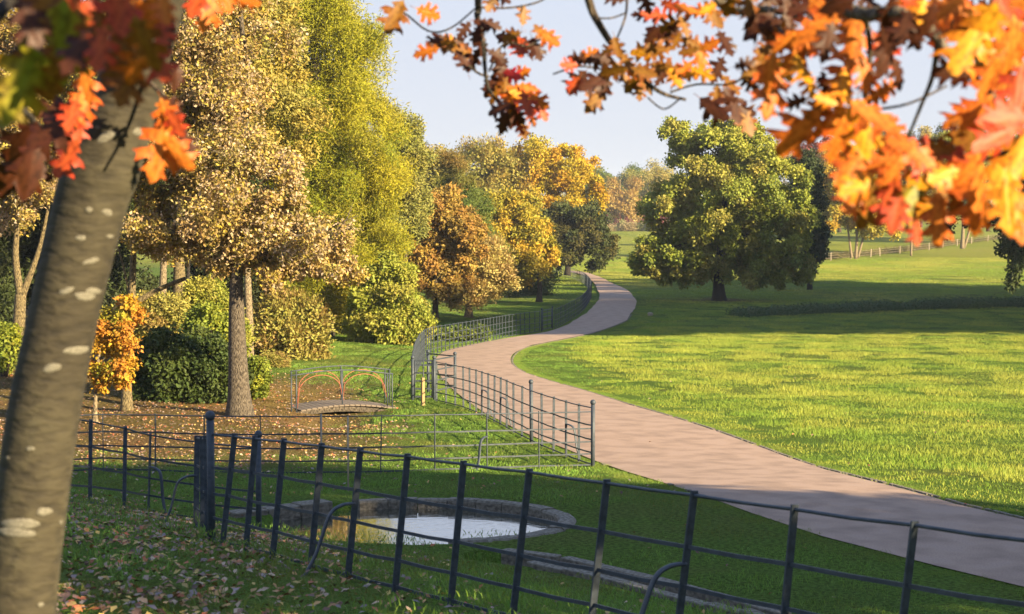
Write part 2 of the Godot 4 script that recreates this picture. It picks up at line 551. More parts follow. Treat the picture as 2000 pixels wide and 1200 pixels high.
func materials() -> void:
	rng.seed = 3
	var leaf := mat(Color.WHITE, 0.6)
	leaf.vertex_color_use_as_albedo = true
	leaf.backlight_enabled = true
	leaf.backlight = Color(0.75, 0.75, 0.75)
	leaf.metallic_specular = 0.35
	M.leaf = leaf
	var dead := mat(Color.WHITE, 0.8)
	dead.vertex_color_use_as_albedo = true
	M.dead = dead
	var grass := mat(Color.WHITE, 0.55)
	grass.vertex_color_use_as_albedo = true
	grass.backlight_enabled = true
	grass.backlight = Color(0.7, 0.7, 0.7)
	grass.metallic_specular = 0.3
	M.grass = grass
	clumps.broad = clump(16, 0.46, 0.32, 0.25, 0.6)
	clumps.fine = clump(26, 0.34, 0.17, 0.2, 0.6)
	clumps.needle = clump(30, 0.46, 0.10, 0.7, 0.5)
	clumps.pale = clump(15, 0.40, 0.27, 0.35, 0.4, 4)
	clumps.twig = clump(9, 0.34, 0.2, 0.0, 0.8, 10)
	var soil := mat(Color.WHITE, 0.95)
	soil.vertex_color_use_as_albedo = true
	soil.albedo_texture = noise_tex(0.035, 0.55, 1.25, 1024, 6, 0.03)
	soil.uv1_triplanar = true; soil.uv1_world_triplanar = true
	soil.uv1_scale = Vector3.ONE * 0.28
	soil.heightmap_enabled = true
	soil.heightmap_texture = noise_tex(0.09, 0.0, 1.0, 1024, 4)
	soil.heightmap_scale = 9.0
	soil.metallic_specular = 0.15
	M.soil = soil
	var gravel := mat(lin(0.305, 0.210, 0.162), 0.9)
	gravel.albedo_texture = noise_tex(0.17, 0.84, 1.10, 1024, 2, 0.02)
	gravel.detail_enabled = true
	gravel.detail_blend_mode = BaseMaterial3D.BLEND_MODE_MUL
	gravel.detail_albedo = noise_tex(0.012, 0.82, 1.10, 512, 3, 0.015)
	gravel.uv1_scale = Vector3(0.173, 0.147, 1); gravel.uv2_scale = Vector3(0.063, 0.051, 1)
	M.gravel = gravel
	for b in [["bark_brown", 0.085, 0.060, 0.040], ["bark_pale", 0.30, 0.235, 0.15], ["bark_grey", 0.13, 0.105, 0.08], ["bark_ochre", 0.22, 0.17, 0.085], ["bark_dark", 0.03, 0.024, 0.02]]:
		var m := mat(lin(b[1], b[2], b[3]), 0.9)
		m.albedo_texture = M.bark_brown.albedo_texture if M.has("bark_brown") else noise_tex(0.022, 0.15, 1.5, 512, 5, 0.03)
		m.uv1_triplanar = true
		m.uv1_scale = Vector3(3.0, 0.7, 3.0)
		m.heightmap_enabled = true
		m.heightmap_texture = m.albedo_texture
		m.heightmap_scale = 6.0
		M[b[0]] = m
	var iron := mat(lin(0.048, 0.060, 0.078), 0.5)
	iron.metallic_specular = 0.4
	iron.albedo_texture = noise_tex(0.02, 0.7, 1.15, 256, 4)
	iron.uv1_triplanar = true
	iron.uv1_scale = Vector3.ONE * 2.0
	M.iron = iron
	var stone := mat(lin(0.185, 0.162, 0.128), 0.9)
	stone.albedo_texture = noise_tex(0.028, 0.5, 1.2, 512, 6, 0.02)
	stone.uv1_triplanar = true; stone.uv1_world_triplanar = true
	stone.uv1_scale = Vector3.ONE * 0.9
	stone.heightmap_enabled = true
	stone.heightmap_texture = stone.albedo_texture
	stone.heightmap_scale = 1.5
	M.stone = stone
	M.rust = mat(lin(0.30, 0.09, 0.055), 0.75)
	M.timber = mat(lin(0.27, 0.18, 0.085), 0.85)
	var deck := mat(lin(0.17, 0.135, 0.11), 0.85)
	deck.albedo_texture = stone.albedo_texture
	deck.uv1_triplanar = true
	deck.uv1_scale = Vector3(0.6, 2.0, 3.0)
	M.deck = deck
	M.weathered = mat(lin(0.33, 0.265, 0.19), 0.85)
	var water := mat(lin(0.030, 0.034, 0.024), 0.03)
	water.metallic_specular = 1.0
	water.heightmap_enabled = true
	water.heightmap_texture = noise_tex(0.012, 0.0, 1.0, 512, 3)
	water.heightmap_scale = 0.45
	water.uv1_scale = Vector3(0.55, 0.9, 1)
	water.clearcoat_enabled = true
	water.clearcoat = 1.0
	water.clearcoat_roughness = 0.03
	M.water = water


func setting() -> void:
	# the path's middle line and half widths
	var n := 90
	var a := resample(path_left, n)
	var b := resample(path_right, n)
	# match each left point with the nearest point of the right edge
	for i in n:
		var best: Vector2 = b[i]
		for q in b:
			if q.distance_to(a[i]) < best.distance_to(a[i]): best = q
		var w: float = lerpf(i, 0, 0)
		path_mid.append((a[i] + best) * 0.5)
		path_half.append(a[i].distance_to(best) * 0.5)
	for k in 2:
		var s := path_mid.duplicate()
		var h := path_half.duplicate()
		for i in range(1, n - 1):
			path_mid[i] = (s[i - 1] + s[i] * 2.0 + s[i + 1]) * 0.25
			path_half[i] = (h[i - 1] + h[i] * 2.0 + h[i + 1]) * 0.25
	# ground: one sheet, finest round the pond, out past the horizon
	var xs := [0.0]
	var step := 0.13
	while xs[-1] < 900.0:
		if xs[-1] > 6.0: step = minf(step * 1.12, 60.0)
		xs.append(xs[-1] + step)
	var neg := xs.slice(1)
	neg.reverse()
	var cols := []
	for v in neg: cols.append(-v)
	cols.append_array(xs)
	var rows := [-60.0]
	while rows[-1] < 1400.0:
		var d: float = rows[-1]
		rows.append(d + (6.0 if d < -3 else 0.4 if d < 18.5 else 0.12 if d < 30.5 else clampf((d - 26.0) * 0.03, 0.2, 40.0)))
	var st := st_new()
	st.set_smooth_group(0)
	for d in rows:
		for x in cols:
			var y := carved(x, d)
			var pd := path_dist(x, d) if d < 240 and absf(x) < 60 else 9.0
			var bump := rough.get_noise_2d(x * 40.0, d * 40.0) * 0.05 + rough.get_noise_2d(x * 8.0, d * 8.0 + 70.0) * 0.10
			y += bump * smoothstep(0.3, 2.5, pd) * smoothstep(1.2, 2.2, Vector2((x - POND.x) / POND.z, (d - POND.y) / POND.w).length()) * smoothstep(8.0, 40.0, d)
			st.set_color(ground_tint(x, d) if d < 900 else Color(0.1, 0.13, 0.04))
			st.set_uv(Vector2(x, d) * 0.1)
			st.add_vertex(Vector3(x, y, -d))
	var w := cols.size()
	for j in rows.size() - 1:
		for i in w - 1:
			var p := j * w + i
			for q in [p, p + w, p + 1, p + 1, p + w, p + w + 1]: st.add_index(q)
	st.generate_normals()
	tag(put("ground", st.commit(), M.soil), "", "", "", "structure")
	# path
	st = st_new()
	st.set_smooth_group(0)
	var along := 0.0
	for i in n:
		var t: Vector2 = (path_mid[mini(i + 1, n - 1)] - path_mid[maxi(i - 1, 0)]).normalized()
		var s := Vector2(t.y, -t.x)
		if i: along += path_mid[i].distance_to(path_mid[i - 1])
		for k in 9:
			var u := (k - 4) / 4.0
			var wob := 0.10 * rough.get_noise_2d(along * 60.0, u * 900.0) if absf(u) > 0.9 else 0.0
			var p: Vector2 = path_mid[i] + s * (u * path_half[i] + wob)
			var lift := 0.015 + 0.025 * (1.0 - u * u) + clampf((p.y - 40.0) * 0.0006, 0.0, 0.08)
			st.set_uv(Vector2(p.x, p.y)); st.set_uv2(Vector2(p.x, p.y))
			st.add_vertex(Vector3(p.x, ground(p.x, -p.y) + lift, -p.y))
	for j in n - 1:
		for k in 8:
			var p := j * 9 + k
			for q in [p, p + 9, p + 1, p + 1, p + 9, p + 10]: st.add_index(q)
	st.generate_normals()
	var path := put("path", st.commit(), M.gravel)
	tag(path, "", "", "", "structure")
	# a broken line of small edging stones along both sides
	rng.seed = 21
	st = st_new()
	for i in n - 1:
		if path_mid[i].y > 130.0: continue
		var t: Vector2 = path_mid[i + 1] - path_mid[i]
		var s := Vector2(t.y, -t.x).normalized()
		var m := int(t.length() / 0.22)
		for k in m:
			for sg: float in [-1.0, 1.0]:
				if rng.randf() < (0.12 if sg > 0 else 0.9): continue
				var u := (k + rng.randf() * 0.3) / m
				var p: Vector2 = path_mid[i].lerp(path_mid[i + 1], u) + s * sg * (lerpf(path_half[i], path_half[i + 1], u) + 0.04)
				var bx := Basis(Vector3.UP, atan2(t.y, t.x) + rng.randf_range(-0.2, 0.2))
				box(st, Vector3(p.x, ground(p.x, -p.y) + 0.008, -p.y), Vector3(rng.randf_range(0.13, 0.22), 0.05, rng.randf_range(0.05, 0.07)), bx)
	tag(put("edging_stones", done(st), M.stone, path), "", "", "", "stuff")
	# pond water
	st = st_new()
	st.set_smooth_group(0)
	var wy := EYE - 4.775
	for k in 48:
		var p := Vector3(POND.x, wy, -POND.y)
		var q := p + Vector3(cos(TAU * k / 48) * POND.z * 0.97, 0, sin(TAU * k / 48) * POND.w * 0.97)
		var r := p + Vector3(cos(TAU * (k + 1) / 48) * POND.z * 0.97, 0, sin(TAU * (k + 1) / 48) * POND.w * 0.97)
		for v in [p, q, r]:
			st.set_uv(Vector2(v.x, v.z)); st.set_normal(Vector3.UP); st.add_vertex(v)
	for i in rill.size() - 1:
		var t: Vector2 = (rill[i + 1] - rill[i]).normalized()
		var s := Vector2(t.y, -t.x) * 0.2
		var c := []
		for v in [rill[i] - s, rill[i] + s, rill[i + 1] + s, rill[i + 1] - s]: c.append(Vector3(v.x, wy - 0.13, -v.y))
		for v in [c[0], c[1], c[2], c[0], c[2], c[3]]:
			st.set_uv(Vector2(v.x, v.z)); st.set_normal(Vector3.UP); st.add_vertex(v)
	tag(put("pond_water", st.commit(), M.water), "", "", "", "structure")


func ironwork() -> void:
	fence("estate_fence", "dark blue iron fence crossing the foreground in front of the pond", [Vector2(-3.22, -19.59), Vector2(-3.06, -19.29), Vector2(-2.72, -18.65), Vector2(-2.36, -17.98), Vector2(-1.89, -17.10), Vector2(-1.47, -16.31), Vector2(-1.00, -15.57), Vector2(-0.50, -14.82), Vector2(-0.00, -14.06), Vector2(0.56, -13.21), Vector2(1.10, -12.39), Vector2(1.68, -11.52), Vector2(2.23, -10.70), Vector2(2.78, -9.97), Vector2(3.94, -8.45)], 1.2, {"lean": Vector3(0.10, 0, 0), "heavy": [0], "w": 0.062, "stays": [[5, Vector3(-0.93, 0, 0.36)], [10, Vector3(-0.93, 0, 0.36)]]})
	fence("estate_fence", "short return of dark iron fence running back from the tall corner post", [Vector2(-3.26, -19.72), Vector2(-3.42, -20.55), Vector2(-3.62, -21.40), Vector2(-3.84, -22.20)], 1.16, {"w": 0.068, "stays": [[3, Vector3(-0.95, 0, 0.3)]]})
	fence("estate_fence", "dark iron fence curving left behind the leaning trunk from a ball topped post", [Vector2(-3.65, -26.33), Vector2(-4.52, -26.82), Vector2(-5.39, -27.09), Vector2(-5.54, -26.11), Vector2(-5.84, -25.30), Vector2(-6.07, -24.44), Vector2(-6.02, -23.45), Vector2(-5.93, -22.45), Vector2(-5.82, -21.45)], 1.2, {"lean": Vector3(0.03, 0, 0), "heavy": [0], "stays": [[2, Vector3(0.8, 0, 0.6)]]})
	fence("estate_fence", "thin grey iron fence on the far side of the pond below the footbridge", [Vector2(1.60, -36.24), Vector2(0.53, -35.90), Vector2(-0.48, -35.43), Vector2(-1.47, -34.90), Vector2(-2.47, -34.41), Vector2(-3.56, -34.16), Vector2(-4.68, -34.05), Vector2(-5.76, -34.28), Vector2(-6.77, -34.75), Vector2(-7.83, -35.07), Vector2(-8.75, -34.44)], 1.12, {"w": 0.035, "heavy": [0], "stays": [[2, Vector3(-0.5, 0, 0.85)]]})
	fence("estate_fence", "iron fence beside the path from the far corner post up to the kissing gate", [Vector2(1.60, -36.24), Vector2(1.36, -37.26), Vector2(1.13, -38.28), Vector2(0.89, -39.31), Vector2(0.66, -40.33), Vector2(0.44, -41.36), Vector2(0.23, -42.39), Vector2(0.04, -43.42), Vector2(-0.13, -44.46), Vector2(-0.29, -45.49), Vector2(-0.45, -46.53), Vector2(-0.62, -47.57), Vector2(-0.80, -48.60), Vector2(-0.97, -49.64), Vector2(-1.16, -50.67), Vector2(-1.37, -51.70), Vector2(-1.63, -52.72), Vector2(-1.93, -53.72), Vector2(-2.25, -54.72)], 1.2, {"w": 0.05, "heavy": [5], "stays": [[2, Vector3(0.7, 0, 0.7)], [9, Vector3(0.7, 0, 0.7)], [12, Vector3(0.7, 0, 0.7)]]})
	fence("estate_fence", "long iron fence along the path bend between kissing gate and field gate", [Vector2(-2.98, -55.01), Vector2(-3.03, -56.06), Vector2(-3.08, -57.10), Vector2(-3.14, -58.15), Vector2(-3.19, -59.20), Vector2(-3.24, -60.25), Vector2(-3.29, -61.30), Vector2(-3.33, -62.35), Vector2(-3.38, -63.40), Vector2(-3.41, -64.45), Vector2(-3.45, -65.50), Vector2(-3.48, -66.55), Vector2(-3.51, -67.60), Vector2(-3.54, -68.65), Vector2(-3.56, -69.70), Vector2(-3.58, -70.74), Vector2(-3.60, -71.79), Vector2(-3.61, -72.84), Vector2(-3.62, -73.89), Vector2(-3.62, -74.94), Vector2(-3.61, -75.99), Vector2(-3.59, -77.04), Vector2(-3.55, -78.09), Vector2(-3.50, -79.14), Vector2(-3.41, -80.19), Vector2(-3.29, -81.23), Vector2(-3.15, -82.27), Vector2(-3.01, -83.31), Vector2(-2.86, -84.35), Vector2(-2.70, -85.39), Vector2(-2.54, -86.43), Vector2(-2.37, -87.46), Vector2(-2.21, -88.50), Vector2(-2.04, -89.54), Vector2(-1.88, -90.58), Vector2(-1.72, -91.61), Vector2(-1.57, -92.65), Vector2(-1.42, -93.69), Vector2(-1.27, -94.73), Vector2(-1.12, -95.77), Vector2(-0.97, -96.81), Vector2(-0.82, -97.85), Vector2(-0.67, -98.89), Vector2(-0.51, -99.93), Vector2(-0.35, -100.96), Vector2(-0.17, -102.00), Vector2(0.02, -103.03), Vector2(0.24, -104.06), Vector2(0.48, -105.08), Vector2(0.74, -106.09), Vector2(1.03, -107.10), Vector2(1.34, -108.11), Vector2(1.64, -109.11)], 1.25, {"w": 0.05})
	fence("estate_fence", "farthest iron fence sweeping round the bend of the path in the shade", [Vector2(2.64, -112.76), Vector2(2.78, -114.05), Vector2(2.93, -115.34), Vector2(3.08, -116.63), Vector2(3.22, -117.92), Vector2(3.37, -119.21), Vector2(3.51, -120.51), Vector2(3.65, -121.80), Vector2(3.79, -123.09), Vector2(3.93, -124.38), Vector2(4.07, -125.68), Vector2(4.22, -126.97), Vector2(4.36, -128.26), Vector2(4.51, -129.55), Vector2(4.64, -130.84), Vector2(4.78, -132.14), Vector2(4.91, -133.43), Vector2(5.04, -134.72), Vector2(5.16, -136.02), Vector2(5.27, -137.31), Vector2(5.38, -138.61), Vector2(5.49, -139.90), Vector2(5.59, -141.20), Vector2(5.69, -142.50), Vector2(5.78, -143.79), Vector2(5.87, -145.09), Vector2(5.96, -146.39), Vector2(6.05, -147.68), Vector2(6.14, -148.98), Vector2(6.22, -150.28), Vector2(6.31, -151.58), Vector2(6.39, -152.87), Vector2(6.47, -154.17), Vector2(6.55, -155.47), Vector2(6.63, -156.77), Vector2(6.71, -158.06), Vector2(6.78, -159.36), Vector2(6.86, -160.66), Vector2(6.93, -161.96), Vector2(7.00, -163.26), Vector2(7.07, -164.55), Vector2(7.14, -165.85), Vector2(7.20, -167.15), Vector2(7.27, -168.45), Vector2(7.32, -169.75), Vector2(7.38, -171.05), Vector2(7.43, -172.35), Vector2(7.48, -173.64), Vector2(7.51, -174.94), Vector2(7.55, -176.24), Vector2(7.59, -177.54), Vector2(7.62, -178.84), Vector2(7.64, -180.14), Vector2(7.67, -181.44), Vector2(7.69, -182.74), Vector2(7.71, -184.04), Vector2(7.73, -185.34), Vector2(7.74, -186.64), Vector2(7.76, -187.94), Vector2(7.77, -189.24), Vector2(7.77, -190.54), Vector2(7.78, -191.84), Vector2(7.78, -193.14), Vector2(7.78, -194.44), Vector2(7.77, -195.74), Vector2(7.76, -197.04), Vector2(7.74, -198.34), Vector2(7.72, -199.64), Vector2(7.69, -200.94), Vector2(7.65, -202.24), Vector2(7.61, -203.54), Vector2(7.56, -204.84), Vector2(7.51, -206.14), Vector2(7.44, -207.44), Vector2(7.37, -208.73), Vector2(7.29, -210.03), Vector2(7.20, -211.33), Vector2(7.10, -212.62), Vector2(6.98, -213.92), Vector2(6.85, -215.21), Vector2(6.69, -216.50), Vector2(6.53, -217.79), Vector2(6.34, -219.08), Vector2(6.15, -220.36), Vector2(5.95, -221.65), Vector2(5.75, -222.93), Vector2(5.54, -224.22), Vector2(5.34, -225.50)], 1.25, {"w": 0.05})
	# gates
	iron_gate("kissing_gate", "kissing gate of black iron rails between two posts beside the path bend", [Vector2(-2.98, -55.01), Vector2(-2.33, -54.98), Vector2(-1.78, -57.35), Vector2(-2.68, -58.69)], 1.25)
	iron_gate("field_gate", "small dark iron gate standing in the fence where the path enters the shade", [Vector2(1.77, -109.34), Vector2(2.48, -112.76)], 1.3)
	var s := round_post(1.25, 0.014, false)
	tag(put("metal_stake", s, M.weathered, null, Vector3(-2.689, 3.285, -30.032)), "thin pale metal stake in the grass behind the pond, the right of two", "stake")
	tag(put("metal_stake", s, M.weathered, null, Vector3(-3.242, 3.197, -31.156)), "thin pale metal stake in the grass behind the pond, the left of two", "stake")
	var st := st_new()
	box(st, Vector3(0, 0.35, 0), Vector3(0.09, 0.9, 0.09), Basis(Vector3.UP, 0.5), 0.008)
	tag(put("timber_post", done(st), M.timber, null, Vector3(-2.578, 2.200, -53.108)), "square new timber post standing in front of the kissing gate", "post")
	st = st_new()
	for k in 3: box(st, Vector3(k * 0.07 - 0.07, 0.1, 0), Vector3(0.2, 0.26, 0.22), Basis.from_euler(Vector3(0.3 * k, k, 0.2)), 0.05)
	tag(put("boulder", done(st), M.weathered, null, Vector3(9.807, 0.130, -130.531)), "small white stone lying in the shaded grass right of the path", "stone")
	# post and wire fence along the far field
	var posts := [Vector3(42.476, -0.754, -272.019), Vector3(45.395, -0.740, -278.823), Vector3(49.426, -0.713, -285.561), Vector3(53.747, -0.674, -292.250), Vector3(58.695, -0.611, -301.418), Vector3(61.616, -0.556, -308.509), Vector3(67.009, -0.474, -318.269), Vector3(70.679, -0.403, -325.830), Vector3(76.111, -0.299, -336.253), Vector3(81.163, -0.181, -347.094), Vector3(86.585, -0.049, -358.389), Vector3(93.060, 0.136, -373.207), Vector3(99.592, 0.302, -385.684), Vector3(106.289, 0.483, -398.781), Vector3(117.413, 0.804, -418.747)]
	var p0: Vector3 = posts[0]
	var f := base("field_fence", p0, "weathered wooden post and wire fence along the far edge of the sunlit field", "fence")
	st = st_new()
	box(st, Vector3(0, 0.65, 0), Vector3(0.13, 1.45, 0.13), Basis.IDENTITY, 0.02)
	var pm := done(st)
	var l1 := []
	for i in posts.size():
		var o := put("post", pm, M.weathered, f, posts[i] - p0)
		o.rotation = Vector3(rough.get_noise_1d(i * 90.0) * 0.12, i * 1.3, rough.get_noise_1d(i * 60.0 + 30) * 0.12)
		l1.append(posts[i] - p0)
	for h in [0.45, 0.85, 1.2]:
		var line := []
		for p in l1: line.append(p + Vector3(0, h, 0.09))
		put("wire", rail_mesh(line, 0.014, 0.012, true), M.weathered, f)


func iron_gate(called: String, label: String, c: Array, h: float) -> void:
	var p0: Vector2 = c[0]
	var at := Vector3(p0.x, ground(p0.x, p0.y), p0.y)
	var g := base(called, at, label, "gate")
	var big := round_post(h, 0.045)
	var feet := []
	for q in c:
		var foot := Vector3(q.x, ground(q.x, q.y), q.y) - at
		feet.append(foot)
		put("post", big, M.iron, g, foot)
	# the leaf hangs between the first two posts
	var a: Vector3 = feet[0] + Vector3(0, 0.08, 0)
	var b: Vector3 = feet[1] + Vector3(0, 0.08, 0)
	var lf := put("gate_leaf", rail_mesh([a.lerp(b, 0.08) + Vector3(0, h * 0.9, 0), b.lerp(a, 0.08) + Vector3(0, h * 0.9, 0)], 0.055, 0.022), M.iron, g)
	for k in 5:
		var y := 0.04 + k * h * 0.19
		put("bar", rail_mesh([a.lerp(b, 0.08) + Vector3(0, y, 0), b.lerp(a, 0.08) + Vector3(0, y, 0)], 0.05, 0.016), M.iron, lf)
	for u in [0.1, 0.5, 0.9]:
		var st := st_new()
		var p := a.lerp(b, u)
		tube(st, [p, p + Vector3(0, h * 0.9, 0)], [0.022, 0.022], 6)
		put("bar", done(st), M.iron, lf)
	for i in range(2, feet.size()):
		for k in 4:
			var y := h * (0.98 - k * 0.25)
			put("rail", rail_mesh([feet[i - 1] + Vector3(0, y, 0), feet[i] + Vector3(0, y, 0)], 0.04, 0.014), M.iron, g)


func pond_stones() -> void:
	rng.seed = 5
	var top := EYE - 4.66 + 0.03
	var k := base("pond_kerb", Vector3(POND.x, top, -POND.y), "curved kerb of grey stone blocks round the back and right of the small pond", "kerb")
	# ring of blocks from the left back round to the right front
	var n := 15
	for i in n:
		var a0 := lerpf(deg_to_rad(118), deg_to_rad(-76), float(i) / n)
		var a1 := lerpf(deg_to_rad(118), deg_to_rad(-76), float(i + 1) / n) + 0.006
		var st := st_new()
		st.set_smooth_group(-1)
		var dy := rng.randf_range(-0.012, 0.012)
		var hh := 0.5
		var prof := [Vector2(0.885, -hh), Vector2(0.885, -0.03), Vector2(0.895, 0.0), Vector2(0.985, 0.0), Vector2(1.0, -0.03), Vector2(1.0, -hh)]
		var seg := 4
		var rows := []
		for s in seg + 1:
			var a := lerpf(a0, a1, float(s) / seg)
			var row := []
			for p in prof:
				row.append(Vector3(cos(a) * POND.z * p.x, p.y + dy, -sin(a) * POND.w * p.x))
			rows.append(row)
		for s in seg:
			for q in prof.size() - 1: quad(st, rows[s][q], rows[s][q + 1], rows[s + 1][q + 1], rows[s + 1][q])
		for e in [rows[0], rows[seg]]:
			for q in range(1, prof.size() - 1):
				for v in [e[0], e[q], e[q + 1]]: st.add_vertex(v)
		put("kerb_stone", done(st), M.stone, k)
	# long ledge blocks on the left
	var l := base("stone_ledge", Vector3(-4.223, 3.340, -27.327), "low ledge of long pale stone blocks at the left edge of the pond", "kerb")
	var e0: Vector3 = Vector3(-4.223, 3.340, -27.327)
	var e1: Vector3 = Vector3(-2.857, 3.340, -28.360)
	for i in 3:
		var c := e0.lerp(e1, (i + 0.5) / 3.0) - e0
		var st := st_new()
		var d := (e1 - e0) / 3.0
		box(st, Vector3.ZERO, Vector3(d.length() - 0.02, 0.34, 0.34), Basis(Vector3.UP, atan2(-d.z, d.x)), 0.015)
		put("kerb_stone", done(st), M.stone, l, Vector3(c.x, -0.09 + rng.randf_range(-0.015, 0.015), c.z))
	# the rill: two lines of kerb stones
	var r := base("rill_kerb", Vector3(rill[0].x, top, -rill[0].y), "two straight lines of stone kerb edging the narrow channel that leaves the pond", "kerb")
	for sg: float in [-1.0, 1.0]:
		for i in rill.size() - 1:
			var t: Vector2 = rill[i + 1] - rill[i]
			var s := Vector2(t.y, -t.x).normalized() * sg * 0.29
			var m := maxi(1, int(round(t.length() / 0.85)))
			for q in m:
				if sg > 0 and i == 0 and q == 0: continue
				var c: Vector2 = rill[i] + t * (q + 0.5) / m + s
				var st := st_new()
				box(st, Vector3(0, -0.22, 0), Vector3(t.length() / m - 0.012, 0.5, 0.17), Basis(Vector3.UP, atan2(t.y, t.x)), 0.012)
				put("kerb_stone", done(st), M.stone, r, Vector3(c.x - rill[0].x, EYE - drop(c.x, c.y) + 0.035 - top + rng.randf_range(-0.01, 0.01) if sg > 0 else rng.randf_range(-0.01, 0.01), -c.y + rill[0].y))


func bridge() -> void:
	var a: Vector3 = Vector3(-6.087, 2.235, -51.079)
	var b: Vector3 = Vector3(-3.470, 2.176, -52.252)
	var off: Vector3 = Vector3(-0.15, 0, -1.25)
	var br := base("footbridge", a, "small arched footbridge with iron handrails and red hoops over the leaf filled hollow", "bridge")
	var ax := b - a
	var L := ax.length()
	var deck_y := func(u: float) -> float: return 0.02 + 0.13 * sin(PI * u) + ax.y * u
	var nd := 18
	var turn := Basis(Vector3.UP, atan2(-ax.z, ax.x))
	for i in nd:
		var u := (i + 0.5) / nd
		var st := st_new()
		var slope := 0.13 * PI * cos(PI * u) / L
		box(st, Vector3.ZERO, Vector3(L / nd - 0.012, 0.05, off.length() + 0.12), turn * Basis(Vector3.BACK, atan(slope)), 0.006)
		put("plank", done(st), M.deck, br, Vector3(ax.x * u, deck_y.call(u), ax.z * u) + off * 0.5)
	for s in 2:
		var o := off * s + off * (0.04 if s else -0.04)
		var line := []
		var st := st_new()
		for i in 13:
			var u := i / 12.0
			line.append(Vector3(ax.x * u, deck_y.call(u) - 0.1, ax.z * u) + o)
		put("beam", rail_mesh(line, 0.13, 0.07), M.bark_grey, br)
		# handrail
		var hr := []
		for i in 15:
			var u := -0.03 + 1.06 * i / 14.0
			hr.append(Vector3(ax.x * u, deck_y.call(clampf(u, 0, 1)) + 1.0, ax.z * u) + o)
		put("handrail", rail_mesh(hr, 0.017, 0.02, true), M.iron, br)
		for u in [-0.02, 0.03, 0.5, 0.97, 1.02]:
			st = st_new()
			var y: float = deck_y.call(clampf(u, 0, 1))
			tube(st, [Vector3(0, -0.12, 0), Vector3(0, 1.0, 0)], [0.019, 0.019], 8)
			put("post", done(st), M.iron, br, Vector3(ax.x * u, y, ax.z * u) + o)
		for h in 2:
			var pts := []
			var rr := []
			for i in 21:
				var t := i / 20.0
				var u := 0.04 + 0.46 * (h + t) - (0.0 if h == 0 else 0.0)
				var rise := sin(acos(clampf(1.0 - 2.0 * t, -1, 1)))
				pts.append(Vector3(ax.x * u, deck_y.call(0.5) * 0.6 + 0.42 + 0.52 * rise + (deck_y.call(u) - deck_y.call(0.5)) * 0.5, ax.z * u) + o)
				rr.append(0.010)
			pts[0].y -= 0.35; pts[20].y -= 0.12
			st = st_new()
			tube(st, pts, rr, 6)
			put("hoop", done(st), M.rust, br)


